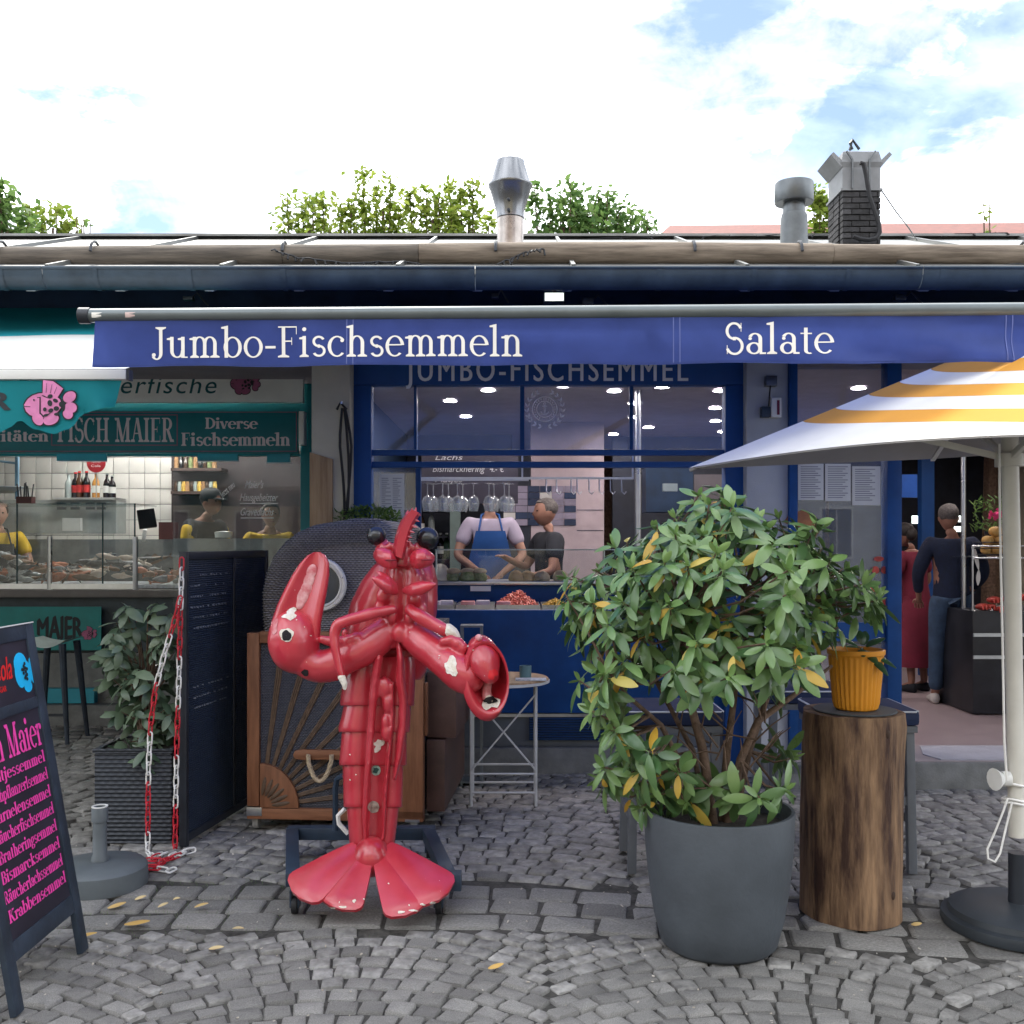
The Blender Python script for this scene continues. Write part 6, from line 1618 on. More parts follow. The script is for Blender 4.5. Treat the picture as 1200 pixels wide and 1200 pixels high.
for k in range(26):
    a = P(rr.uniform(790, 900), rr.uniform(830, 930), rr.uniform(3.85, 4.05)); d = Vector((rr.uniform(-.16, .16), rr.uniform(-.1, .1), rr.uniform(-.02, .2)))
    b.tube([a, a+d*.6+Vector((0, 0, .01)), a+d], [.004, .003, .0015], 4, caps=False)
b.build("twigs", m_stem, rh, kind='stuff')
# ---------------------------------------------------------------- rattan planter with laurel
rx, ry = PX(172, 5.45), 5.45
rp2 = thing("rattan_planter", "square dark woven rattan planter behind the red and white chain", "planter", (rx, ry, 0))
m_rattan = wicker("dark_rattan", (.075, .082, .095), (.018, .022, .03), 22, 46, 'DIAG')
hw = .20; zt_ = PZ(878, 5.25)
BX(rx-hw, rx+hw, ry-hw, ry+hw, .0, zt_-.02).build("woven_box", m_rattan, rp2, bevel=.012)
b = MB(); b.box(rx-hw-.006, rx+hw+.006, ry-hw-.006, ry-hw+.02, zt_-.0195, zt_); b.box(rx-hw-.006, rx+hw+.006, ry+hw-.02, ry+hw+.006, zt_-.0195, zt_)
b.box(rx-hw-.006, rx-hw+.02, ry-hw+.0205, ry+hw-.0205, zt_-.0195, zt_); b.box(rx+hw-.02, rx+hw+.006, ry-hw+.0205, ry+hw-.0205, zt_-.0195, zt_)
b.build("rim", m_rattan, rp2, bevel=.003)
BX(rx-hw+.02, rx+hw-.02, ry-hw+.02, ry+hw-.02, zt_-.0192, zt_-.015).build("soil", m_soil, rp2)
la = thing("laurel_shrub", "dull green laurel shrub growing in the dark rattan planter", "shrub", (rx, ry, zt_-.015))
LV = [leaf_mesh("leaf", .10, .024, -.02, .004, m_laurel), leaf_mesh("leaf", .085, .021, -.035, -.004, m_laurel), leaf_mesh("leaf", .11, .026, -.05, .006, m_laurel)]
lcrown = [(128, 735), (140, 712), (175, 708), (200, 715), (216, 745), (215, 800), (212, 870), (170, 888), (145, 880), (138, 840), (122, 828), (132, 800), (120, 775)]
fo = Foliage(la, LV); tips = []; tries = 0
while len(tips) < 64 and tries < 9000:
    tries += 1
    x, y = rr.uniform(118, 222), rr.uniform(705, 885)
    if not inside(lcrown, x, y): continue
    p = P(x, y, 5.45+rr.uniform(-.26, .18))
    if any((p-q).length < .075 for q in tips): continue
    tips.append(p)
    ax = Vector((rr.uniform(-.6, .6), rr.uniform(-.8, .2), .5)).normalized(); t1 = ax.orthogonal().normalized(); t2 = ax.cross(t1); a0 = rr.uniform(0, 6)
    for j in range(rr.randint(6, 9)):
        a = a0+j*2.4; d = t1*math.cos(a)+t2*math.sin(a)+ax*rr.uniform(-.1, .5); d.z -= .25
        fo.put(p-ax*.02*j*.5, d, ax, rr.randrange(3), rr.uniform(.7, 1.05))
fo.done(300, m_laurel)
b = MB()
for p in tips: b.tube([Vector((rx+rr.uniform(-.04, .04), ry+rr.uniform(-.04, .04), zt_-.03)), Vector((rx, ry, (p.z+zt_)/2)).lerp(p, .35), p], [.006, .005, .002], 5, caps=False)
b.build("twigs", m_stem, la, kind='stuff')
# ---------------------------------------------------------------- clipped hedge trough behind the beach chair
hx0, hx1 = PX(392, 6.62), PX(470, 6.62)
ht = thing("hedge_trough", "dark trough of small leaved evergreen behind the beach chair hood", "planter", ((hx0+hx1)/2, 6.66, 0))
BX(hx0, hx1, 6.62, 6.82, .0, 1.45).build("trough", m_navy, ht)
b = MB()
for k in range(900):
    x = rr.uniform(395, 468); y = rr.uniform(594+7*abs((x-430)/40)**2, 622)
    p = P(x, y, 6.72+rr.uniform(-.12, .1)); d = Vector((rr.uniform(-1, 1), rr.uniform(-1, .3), rr.uniform(-.3, 1))).normalized()
    b.petal(p, p+d*rr.uniform(.025, .045), .009, (rr.uniform(-1, 1), -.5, 1), th=0, n=2, m=1)
b.build("foliage", m_tree2, ht, kind='stuff', fix=False)
# ---------------------------------------------------------------- trees beyond the roof
def tree(name, label, px, ytop, Y, spread, n, lsz, mt, seed, group=None, ybot=283, shoots=5, lean=0):
    r2 = random.Random(seed); cx = PX(px, Y); ztop = PZ(ytop, Y); zb = PZ(ybot, Y)-.8
    t = thing(name, label, "tree", (cx, Y, 0), group)
    H = ztop-zb; sp_ = spread/FP*Y
    b = MB(); b.tube([(cx, Y, 0), (cx+.03, Y, zb*.6), (cx, Y, zb), (cx+lean*sp_, Y, zb+H*.7)], [.13, .10, .07, .015], 8)
    ends = []
    for s_ in range(shoots):
        f = (s_+.5)/shoots*2-1; hh = H*(1-.55*abs(f)**1.5*r2.uniform(.6, 1.1)) if s_ else H
        e_ = Vector((cx+f*sp_*.8+r2.uniform(-.1, .1)*sp_, Y+r2.uniform(-.5, .5)*sp_, zb+hh*.97)); st_ = Vector((cx+f*sp_*.15, Y, zb*.75))
        mid = st_.lerp(e_, .5)+Vector((f*sp_*.15, 0, 0))
        b.tube([st_, mid, e_], [.045, .022, .006], 5, caps=False); ends.append((st_, mid, e_))
    b.build("trunk", m_stem, t)
    c = MB()
    for k in range(int(n*1.4)):
        st_, mid, e_ = r2.choice(ends); u = r2.uniform(.12, 1)
        p = st_.lerp(mid, u*2) if u < .5 else mid.lerp(e_, u*2-1)
        cl = r2.choice((.35, .7, 1.1))*(1.2-u*.8)*sp_*.5
        p = p+Vector((r2.gauss(0, 1)*cl, r2.gauss(0, 1)*cl, r2.gauss(0, .8)*cl))
        if p.z > e_.z+.1: p.z = e_.z-r2.random()*.2
        d = Vector((r2.uniform(-1, 1), r2.uniform(-1, 1), r2.uniform(-.9, .6))).normalized(); l_ = lsz*r2.uniform(.6, 1.2)
        c.petal(p, p+d*l_, l_*.3, (r2.uniform(-1, 1), r2.uniform(-1, 1), 1), th=0, n=2, m=1, bulge=.01)
    c.build("crown", mt, t, fix=False, smooth=0)
G1 = "young trees beyond the roof ridge"
for i, (px, yt, sp_, n, lab) in enumerate(((362, 220, 48, 1900, "thin light green sapling at the left end of the row above the roof"), (404, 224, 40, 1700, "short light green sapling second from the left above the roof"), (449, 200, 38, 2100, "tallest light green sapling above the roof, left of the steel vent"), (507, 212, 40, 2000, "slender light green sapling between the tallest one and the steel vent"), (550, 208, 38, 2000, "light green sapling directly left of the shiny steel vent"))):
    tree("sapling", lab, px, yt, 12+.3*(i % 3), sp_, n, .085, m_tree1, 40+i, G1, shoots=4)
for i, (px, yt, sp_, n, lab) in enumerate(((660, 210, 48, 2600, "dense green tree directly right of the shiny steel vent"), (706, 217, 42, 2200, "dense green tree with broken top, middle of three right of the vent"), (745, 236, 42, 1700, "lowest dense green tree, right end of the three beside the vent"))):
    tree("leafy_tree", lab, px, yt, 13+.3*i, sp_, n, .10, m_tree2, 60+i, G1, shoots=6)
tree("leafy_tree", "dark green tree at the far left edge above the roof", 8, 214, 14, 52, 1900, .14, m_tree2, 71, shoots=6)
tree("leafy_tree", "sparse yellowish tree just right of the far left tree above the roof", 62, 232, 14.5, 40, 900, .13, m_tree1, 72, shoots=5)
tree("leafy_tree", "thin twiggy tree top near the left edge, above the roof", 100, 246, 14, 15, 110, .10, m_tree2, 73, shoots=5)
tree("leafy_tree", "pale green tree showing behind the brick chimney", 965, 214, 14, 22, 1100, .11, m_tree1, 74, shoots=4)
tree("sapling", "single thin sapling standing by the red roof at the right", 1160, 234, 13, 14, 90, .09, m_tree1, 75, shoots=3)
# litter in the joints
b = MB()
for k_ in range(420):
    x, y = rr.uniform(-2.3, 2.6), rr.uniform(3.0, 6.3)
    s__ = rr.uniform(.002, .006); c = Vector((x, y, rr.uniform(-.004, .006)))
    b.obox(c, (s__*rr.uniform(1, 2.6), s__, s__*.5), Euler((rr.uniform(-.5, .5), rr.uniform(-.5, .5), rr.uniform(0, 3))).to_matrix())
b.build("litter", M("pale_litter", (.30, .26, .2), col2=(.6, .56, .5), rough=.9, scale=9), ground, kind='stuff', smooth=0)
b = MB()
for k_ in range(1500):
    x, y = rr.gauss(-1.35, .5), rr.gauss(4.5, .35)
    d = Vector((rr.uniform(-.5, .5), rr.uniform(-.5, .5), 1)).normalized()*rr.uniform(.006, .016); c = Vector((x, y, -.013))
    b.petal(c, c+d, .002, (0, -1, .3), th=0, n=1, m=1)
b.build("moss_tufts", m_tree2, ground, kind='stuff', fix=False)
# fallen leaves on the setts
gp2 = lambda x, y: P(x, y, EYE*FP/(y-HY))
FL = "fallen leaves on the setts"
m_fall = leafmat("fallen_leaf", (.55, .33, .08), (.60, .48, .26), tl=.1, rough=.7)
for i, (x, y, l_, lab) in enumerate(((126, 1067, .09, "curled orange fallen leaf left of the lobster tail, nearest the board leg"), (146, 1086, .10, "long tan fallen leaf lying in the joint below the large setts"), (185, 1066, .05, "small pale fallen leaf behind the long tan one"), (92, 1101, .07, "orange fallen leaf under the pavement board"), (245, 1115, .06, "pale fallen leaf on the small setts left of the lobster tail"), (228, 1066, .06, "pale fallen leaf on a large sett left of the lobster tail"), (273, 1091, .07, "thin orange fallen leaf left of the tail fan"), (572, 1138, .06, "yellow curled fallen leaf on the setts right of the lobster"), (335, 1025, .09, "brown fallen leaf beside the lobster frame wheel"), (158, 1057, .05, "small tan fallen leaf by the grey parasol base"), (1068, 1086, .05, "tiny pale fallen leaf near the log foot"), (203, 1057, .04, "tiny yellow fallen leaf right of the grey parasol base"))):
    p = gp2(x, y)+Vector((0, 0, .010)); a = rr.uniform(-.9, .9)
    b = MB(); b.petal(p, p+Vector((math.cos(a)*l_, math.sin(a)*l_*.6, .012)), l_*.24, (rr.uniform(-.4, .4), rr.uniform(-.3, .3), 1), th=.001, bulge=.008, n=6, m=2)
    b.build("fallen_leaf", m_fall, None, label=lab, cat="leaf", group=FL, fix=False)
# ================================================================ things on the roof
vy = 6.6; s_ = vy/FP; vx = PX(598, vy); vz = lambda y: PZ(y, vy)
vt = thing("roof_vent", "shiny stainless double cone roof vent among the saplings", "vent", (vx, vy, vz(300)))
m_chrome = M("polished_steel", (.21, .215, .225), rough=.26, metal=1, var=.1, scale=4)
MB().lathe([(15.5*s_, vz(310)), (15.5*s_, vz(257))], (vx, vy, 0), 28).build("pipe", M("stained_steel", (.35, .31, .28), rough=.3, metal=1, var=.3, scale=6), vt)
MB().lathe([(15.5*s_, vz(256.5)), (16.5*s_, vz(256)), (16.5*s_, vz(248)), (24.5*s_, vz(221)), (26*s_, vz(219)), (26*s_, vz(217)), (24.5*s_, vz(216.5)), (16.5*s_, vz(191)), (16.5*s_, vz(189)), (15*s_, vz(189)), (15*s_, vz(195)), (22*s_, vz(216))], (vx, vy, 0), 36).build("cone_hood", m_chrome, vt)
for yy in (241, 252):
    b = MB(); b.ball((vx-2*s_, vy-19.5*s_+(252-yy)*-.35*s_, vz(yy)), (2*s_, 1.2*s_, 2*s_), 8, 6); b.build("rivet", m_dark, vt)
py_ = 6.85; s_ = py_/FP; px_ = PX(930.5, py_); pz = lambda y: PZ(y, py_)
pp = thing("roof_pipe", "grey roof flue pipe with a flat drum cap left of the brick chimney", "vent", (px_, py_, pz(300)))
m_galv = M("galvanised_steel", (.13, .14, .145), rough=.38, metal=.8, var=.2, scale=5)
MB().lathe([(16.2*s_, pz(306)), (15.2*s_, pz(256)), (14.2*s_, pz(251))], (px_, py_, 0), 24).build("sleeve", M("dark_zinc", (.13, .14, .145), rough=.5, metal=.5, var=.2), pp)
MB().lathe([(13*s_, pz(254)), (12.2*s_, pz(230))], (px_, py_, 0), 24).build("pipe", m_galv, pp)
MB().lathe([(10*s_, pz(238)), (21.5*s_, pz(238.5)), (22.5*s_, pz(237)), (22.5*s_, pz(217)), (22*s_, pz(215)), (0, pz(213.5))], (px_, py_, 0), 32).build("drum_cap", m_galv, pp)
cy = 7.6; s_ = cy/FP; cz = lambda y: PZ(y, cy)
ck = thing("brick_chimney", "blackened brick chimney with a flared white metal cowl", "chimney", (PX(1009, cy), cy, cz(290)))
x0, x1 = PX(987, cy), PX(1032, cy); y0, y1 = cy, cy+.34
BX(x0+.012, x1-.012, y0+.012, y1-.012, cz(300), cz(224)).build("mortar_core", M("sooty_mortar", (.06, .06, .06), rough=.95), ck, smooth=0)
m_brick = M("sooty_brick", (.035, .034, .036), rough=.8, var=.4, scale=14, rnd=.35, bump=.5, bscale=60)
nr = 11; rh_ = (cz(224)-cz(300))/nr; r3 = random.Random(9)
for r_ in range(nr):
    z0 = cz(300)+r_*rh_; off = (r_ % 2)*.07
    for face in range(2):
        x = x0 if face == 0 else y0+.075; end = x1 if face == 0 else y1
        while x < end-.01:
            w = min(.13 if not (x == x0 and off) else .07, end-x); p_ = r3.uniform(0, .008)
            if face == 0: BX(x+.003, x+w-.003, y0-p_, y0+.06, z0+.003, z0+rh_-.005).build("brick", m_brick, ck, bevel=.002, smooth=0)
            else: BX(x0-p_, x0+.06, x+.003, x+w-.003, z0+.003, z0+rh_-.005).build("brick", m_brick, ck, bevel=.002, smooth=0)
            x += w
m_cowl = M("painted_cowl", (.20, .205, .21), rough=.5, metal=.25, var=.14, scale=7)
MB().loft([[(x0-.012+a, y0-.012+b_, z_) for a, b_ in ((0, 0), (x1-x0+.024, 0), (x1-x0+.024, .364), (0, .364))] for z_ in (cz(223.5), cz(221))]).build("cowl_base", m_cowl, ck)
def fr(e, z_): return [(x0-e, y0-e, z_), (x1+e, y0-e, z_), (x1+e, y1+e, z_), (x0-e, y1+e, z_)]
MB().loft([fr(-.002, cz(220.5)), fr(-.002, cz(196)), fr(.008, cz(190)), fr(-.01, cz(177)), fr(-.02, cz(176))]).build("cowl_box", m_cowl, ck, smooth=0)
b = MB(); xl = x0-.0
for sgn, xx in ((-1, x0), (1, x1)):
    MB().loft([[(xx+sgn*.002, yy, cz(196)), (xx+sgn*.085, yy, cz(181)), (xx+sgn*.065, yy, cz(178)), (xx+sgn*.0, yy, cz(188))] for yy in (y0-.0, y1)]).build("cowl_wing", m_cowl, ck)
for a in ((992, 177, 999, 187), (999, 187, 999, 221), (1026, 177, 1019, 187), (1019, 187, 1019, 221)):
    MB().beam(P(a[0], a[1], cy-.02), P(a[2], a[3], cy-.02), .012, .012, up=(0, 1, 0)).build("cowl_seam", m_galv, ck)
MB().tube([P(x, y, cy-.07) for x, y in ((1008, 191), (1012, 192), (1015, 205), (1019, 230), (1026, 250), (1030, 262), (1031, 272), (1027, 279), (1018, 281), (1008, 280), (1000, 277))], .017, 8).build("black_hose", m_wire, ck)
b = MB(); b.tube([P(996, 176, cy+.1), P(999, 164, cy+.1), P(1007, 175, cy+.1)], .012, 6); b.tube([P(999, 175, cy+.1), P(996, 168, cy+.1), P(1000, 164, cy+.1)], .01, 6); b.build("lifting_bracket", m_dark, ck)
MB().tube([P(1033, 223, cy), P(1050, 248, cy+.05), P(1064, 266, cy+.1), P(1075, 282, cy+.1)], .005, 5).build("guy_wire", m_galv, ck)
# fairy light strings on the logs
def fairy(pts, lab, Y=5.86, seed=1):
    t = thing("light_string", lab, "fairy lights", P(*pts[0], Y)); r4 = random.Random(seed); P3 = []
    for (x0, y0_), (x1, y1_) in zip(pts, pts[1:]):
        for k in range(8):
            q = k/8; P3.append(P(x0+(x1-x0)*q, y0_+(y1_-y0_)*q+r4.uniform(-1.2, 1.2), Y+r4.uniform(-.01, .01)))
    MB().tube(P3, .0055, 5).build("cable", m_wire, t)
    b = MB()
    for i, p in enumerate(P3):
        if i % 2: b.tube([p, p+Vector((r4.uniform(-.02, .02), -.012, r4.uniform(-.035, -.01)))], .006, 5)
    b.build("bulb_sockets", m_wire, t, kind='stuff')
fairy([(318, 292), (350, 302), (400, 308), (470, 306), (520, 314), (575, 312), (600, 303), (622, 294), (640, 292)], "black fairy light string wound over the dark grey log left of the vent", seed=2)
fairy([(690, 314), (760, 317), (830, 318), (930, 317), (1000, 313), (1060, 312), (1130, 312), (1215, 309)], "black fairy light string under the tan log at the right", seed=3, Y=5.88)
fairy([(430, 281), (520, 279), (640, 281), (780, 277), (900, 275), (1040, 276), (1200, 273)], "thin black fairy light string along the roof ridge", seed=4, Y=8.25)
# far house with red roof
dh = thing("distant_house", "far building with a long red tiled roof beyond the stall roof", "building", (22, 46, 0))
BX(8, 50, 46, 58, 0, 14.6).build("wall", m_beige, dh, smooth=0)
m_rtile = M("red_roof_tiles", (.17, .06, .045), rough=.8, var=.25, scale=3)
MB().add([(PX(770, 45), 45, PZ(277, 45)), (60, 45, PZ(272, 45)), (60, 52, PZ(255, 52)), (PX(785, 52), 52, PZ(264, 52)), (60, 59, 14), (8, 59, 14)], [(0, 1, 2, 3), (3, 2, 4, 5)]).build("roof", m_rtile, dh, smooth=0)
# floodlight and small fittings under the eaves
fl = thing("floodlight", "lit rectangular floodlight under the gutter above the awning", "light", P(650, 352, 6.0))
BX(PX(637, 6), PX(662, 6), 6.0, 6.06, PZ(353.5, 6), PZ(342, 6)).build("housing", m_galv, fl, bevel=.004)
BX(PX(638.5, 6), PX(660.5, 6), 5.993, 5.9995, PZ(352.5, 6), PZ(343.5, 6)).build("lens", M("floodlight_lens", (.6, .62, .58), emit=(.85, .95, .9), es=.45), fl)
BX(PX(644, 6), PX(655, 6), 5.988, 5.993, PZ(352, 6), PZ(350, 6)).build("lamp_strip", emitmat("flood_glow", (1, 1, .95), 4), fl)
MB().beam(P(650, 343, 6.03), P(650, 330, 6.1), .02, .02, up=(0, 1, 0)).build("bracket", m_dark, fl)
for x, y, w, h, lab in ((580, 346, 8, 5, "small white camera under the gutter left of the floodlight"), (689, 352, 13, 7, "small grey junction box under the gutter right of the floodlight"), (1056, 348, 13, 6, "small grey box under the gutter near the right edge"), (220, 349, 12, 4, "small grey fitting under the gutter at the left")):
    t = thing("eaves_box", lab, "fitting", P(x, y+h/2, 6.05))
    BX(PX(x-w/2, 6.05), PX(x+w/2, 6.05), 6.05, 6.10, PZ(y+h/2, 6.05), PZ(y-h/2, 6.05)).build("housing", m_galv, t, bevel=.003)
    MB().tube([P(x+w*.4, y, 6.08), P(x+w*.9, y-6, 6.1), P(x+w*2, y+9, 6.12)], .006, 5).build("cable", m_galv, t)
# unit on the grey pier
wu = thing("wall_unit", "pale control box with a red display fixed to the grey pier", "control box", P(912, 490, 6.74))
YW = 6.70
BX(PX(904, YW), PX(916, YW), YW, YW+.06, PZ(489, YW), PZ(466, YW)).build("box", m_white, wu, bevel=.004)
BX(PX(910.5, YW), PX(913.5, YW), YW-.004, YW-.0005, PZ(486, YW), PZ(469, YW)).build("display", M("dark_red_display", (.16, .01, .02), rough=.3), wu)
BX(PX(893, YW), PX(903.5, YW), YW+.01, YW+.06, PZ(488.5, YW), PZ(476, YW)).build("socket_box", m_gutter, wu, bevel=.004)
BX(PX(898, YW), PX(911, YW), YW, YW+.06, PZ(452, YW), PZ(440, YW)).build("junction_box", MATS["galvanised_steel"], wu, bevel=.004)
MB().tube([P(903, 452, YW), P(902, 460, YW), P(901, 476, YW)], .006, 5).build("cable", m_wire, wu)
# ================================================================ counter and food of the blue stall
ck2 = thing("service_counter", "blue service counter with glass guard and raised food shelf inside the blue stall", "counter", (PX(640, 7.2), 7.2, .17))
ca, cb2 = -.93, 1.40
BX(ca, cb2, 6.965, 7.9, .17, 1.055).build("counter_body", m_blue_dark, ck2)
BX(ca, cb2, 6.962, 7.55, 1.058, 1.088).build("cold_deck", m_steel, ck2, bevel=.004)
BX(ca, cb2, 7.46, 7.9, 1.089, 1.235).build("shelf_body", m_blue_dark, ck2, bevel=.004)
BX(ca, cb2, 7.40, 7.92, 1.238, 1.262).build("food_shelf", m_steel, ck2, bevel=.004)
BX(PX(510, 7.38), cb2, 7.372, 7.38, 1.2625, 1.488).build("guard_glass", m_glass_c, ck2, smooth=0)
BX(PX(510, 7.38), cb2, 7.368, 7.62, 1.489, 1.497).build("guard_top", M("frosted_glass_edge", (.30, .36, .35), rough=.15), ck2, smooth=0)
for px in (511, 708): MB().cyl((PX(px, 7.4), 7.42, 1.263), (PX(px, 7.4), 7.42, 1.488), .008).build("guard_post", m_steel, ck2)
BX(PX(551, 7.36), PX(575, 7.36), 7.392, 7.399, PZ(693, 7.36), PZ(687, 7.36)).build("price_tag", m_paper, ck2)
r5 = random.Random(77)
def dome(x, y, z, rx, ry, rz, mt, nm, lab, cat, grp=None, nz=.15, seed=0):
    b = MB(); b.ball((0, 0, 0), (rx, ry, rz), 16, 10)
    for q in b.v:
        q *= 1+nz*noise.noise(q*(1.2/rx)+Vector((seed, seed*2, 0)))
        if q.z < -rz*.4: q.z = -rz*.4
        q += Vector((x, y, z+rz*.4))
    return b.build(nm, mt, None, label=lab, cat=cat, group=grp, smooth=70)
m_bread = M("roll_crust", (.30, .15, .06), col2=(.50, .30, .15), rough=.7, scale=18, bump=.3)
m_bread2 = M("pale_roll", (.52, .40, .27), rough=.75, var=.2, scale=18, bump=.3)
m_salad = M("lettuce", (.10, .17, .05), col2=(.32, .34, .16), rough=.6, scale=40, bump=.5)
m_paperbag = M("pale_bag", (.50, .44, .38), rough=.8, var=.15, bump=.3)
sz = 1.263; SY = 7.55
dome(PX(517, SY), SY, sz, .065, .06, .09, m_paperbag, "paper_bag", "pale crumpled paper bag at the left end of the food shelf", "bag", seed=3)
for i, (px, mt, lab) in enumerate(((531, m_salad, "green filled roll next to the paper bag on the food shelf"), (548, m_salad, "green filled roll, middle of three on the food shelf"), (562, m_salad, "green filled roll in front of the blue apron, third from the bag"), (605, m_bread, "brown crusted roll right of the blue apron on the food shelf"), (619, m_bread, "brown crusted roll between two others on the food shelf"), (635, m_bread2, "large pale roll at the right of the brown rolls"), (657, m_bread2, "small pale roll at the right end of the food shelf, by the leaves"))):
    o = dome(PX(px, SY), SY-.02*(i % 2), sz, .058, .07, .055, mt, "bread_roll", lab, "roll", "filled rolls on the food shelf", seed=i)
    if mt is m_salad:
        b = MB(); x = PX(px, SY)
        b.ball((x, SY-.0, sz+.07), (.055, .065, .025), 14, 8)
        b2 = b.build("roll_top", m_bread2, None, smooth=70); b2.parent = o; b2.matrix_parent_inverse = Matrix.Identity(4)
        for v in b2.data.vertices: v.co = v.co - Vector(o.location)
dz_ = 1.0885; DY = 7.2
def tray(x0, x1, y0, y1, lab, h=.03):
    t = thing("food_tray", lab, "tray", ((x0+x1)/2, (y0+y1)/2, dz_), "steel trays on the cold deck")
    BX(x0, x1, y0, y1, dz_, dz_+.006).build("tray_base", m_steel, t)
    for a in ((x0, x1, y0, y0+.006), (x0, x1, y1-.006, y1), (x0, x0+.006, y0+.0061, y1-.0061), (x1-.006, x1, y0+.0061, y1-.0061)):
        BX(*a, dz_+.0061, dz_+h).build("tray_side", m_steel, t)
    return t
def heap(x, y, rx, ry, h, n, l_, mt, nm, lab, cat):
    b = MB()
    for k in range(n):
        a = r5.uniform(0, 6.28); q = math.sqrt(r5.random()); px_, py2 = x+rx*q*math.cos(a), y+ry*q*math.sin(a)
        z_ = dz_+.01+h*(1-q**1.3)*r5.uniform(.6, 1)
        d = Vector((r5.uniform(-1, 1), r5.uniform(-1, 1), r5.uniform(-.5, .5))).normalized()*l_; s2_ = d.orthogonal().normalized()*l_*.3
        c = Vector((px_, py2, z_)); b.tube([c-d*.5, c-d*.1+s2_, c+d*.5-s2_*.3], [l_*.16, l_*.24, l_*.1], 5)
    return b.build(nm, mt, None, label=lab, cat=cat, smooth=80, kind='stuff')
m_shr = M("pink_shrimp", (.62, .13, .085), col2=(.72, .27, .20), rough=.4, scale=20)
m_corn = M("yellow_salad", (.62, .40, .07), rough=.5, var=.25, scale=30)
m_meat = M("pink_fillet", (.55, .17, .17), col2=(.66, .34, .33), rough=.35, scale=12)
m_lil = M("lilac_plastic", (.50, .44, .50), rough=.3, var=.1)
for i, (a, b_, lab) in enumerate(((500, 534, "lilac lined steel tray beside the red lobster figure"), (536, 580, "steel tray with pale packs, second from the lobster figure"), (582, 632, "steel tray under the heap of pink shrimp"), (634, 668, "steel tray under the yellow salad"), (672, 760, "steel tray half hidden behind the shrub, left one"), (764, 830, "steel tray with pink fillets behind the shrub"))):
    tray(PX(a, DY), PX(b_, DY), 7.0, 7.38, lab)
heap(PX(606, DY), DY+.02, .15, .13, .115, 520, .03, m_shr, "shrimp_heap", "tall heap of pink orange shrimp on the cold deck", "shrimp")
heap(PX(651, DY), DY+.02, .09, .12, .055, 260, .02, m_corn, "salad_heap", "low heap of yellow salad right of the shrimp", "salad")
heap(PX(790, DY), DY, .16, .12, .07, 60, .09, m_meat, "fillet_heap", "pink fish fillets heaped behind the shrub leaves", "fish")
for i, (px, y, mt, lab) in enumerate(((509, 7.12, m_lil, "flat lilac pack in the tray beside the lobster figure"), (523, 7.2, m_lil, "second lilac pack in the tray beside the lobster figure"), (549, 7.12, m_meat, "flat pink fillet pack in the second tray"), (566, 7.22, m_lil, "white wrapped fillet pack in the second tray"), (590, 7.08, m_meat, "low pink fillet portion in front of the shrimp heap"))):
    b = MB().box(PX(px-8, DY), PX(px+8, DY), y-.06, y+.06, dz_+.0065, dz_+.05)
    b.build("fillet_pack", mt, None, bevel=.008, label=lab, cat="food pack", group="fillet packs on the cold deck")
# glass rack
GYk = 7.6
gk = thing("glass_rack", "steel rail under the transom for hanging wine glasses and hooks", "rack", (PX(610, GYk), GYk, PZ(562, GYk)))
BX(PX(488, GYk), PX(742, GYk), GYk-.03, GYk-.018, PZ(562, GYk), PZ(560, GYk)+.004).build("rail", m_steel, gk)
BX(PX(488, GYk), PX(620, GYk), GYk+.16, GYk+.172, PZ(562, GYk), PZ(560, GYk)+.004).build("rail", m_steel, gk)
for px in (489, 612, 741): BX(PX(px-1, GYk), PX(px+1, GYk), GYk-.03, GYk-.02, PZ(560, GYk)+.0045, 2.71).build("hanger", m_steel, gk)
for i, px in enumerate((640, 652, 669, 676, 690, 702, 715, 728)):
    x = PX(px, GYk); b = MB(); z0 = PZ(562, GYk)
    b.tube([(x, GYk-.02, z0), (x, GYk-.03, z0-.09), (x+.02, GYk-.03, z0-.11), (x+.035, GYk-.03, z0-.09)], .005, 6); b.build("hook", m_steel, gk)
gz0 = PZ(566, GYk)
m_gobl = glassmat("goblet_glass", (.97, .98, .98), 2.0, .16)  # strong pale film: brightness put into the goblets' colour
base = None
for i, (px, lab) in enumerate(((501, "wine glass hanging leftmost on the rail"), (518, "wine glass hanging second from the left on the rail"), (536, "wine glass hanging left of the seller's collar"), (554, "wine glass hanging third from the right on the rail"), (573, "wine glass hanging in front of the seller's face"), (590, "wine glass hanging rightmost on the rail"))):
    x = PX(px, GYk)+.006*(i % 2)
    if base is None:
        base = t = thing("wine_glass", lab, "glass", (x, GYk, gz0), "wine glasses hanging upside down")
        MB().lathe([(0, .0), (.036, .0), (.036, -.004), (.006, -.007), (.0042, -.03), (.0042, -.085), (.01, -.095)], (x, GYk, gz0), 16).build("foot_stem", m_gobl, t)
        MB().lathe([(.01, -.0951), (.03, -.105), (.041, -.135), (.041, -.165), (.032, -.21), (.031, -.21), (.040, -.165), (.040, -.135), (.029, -.107)], (x, GYk, gz0), 20).build("bowl", m_gobl, t)
    else:
        t = copy_tree(base); t.location.x = x; t['label'] = lab
    if i in (0, 1, 2, 4, 5):
        t2 = copy_tree(base); t2.location = (x+.035, GYk+.11, gz0); t2['label'] = lab.replace("hanging", "in the back row hanging")
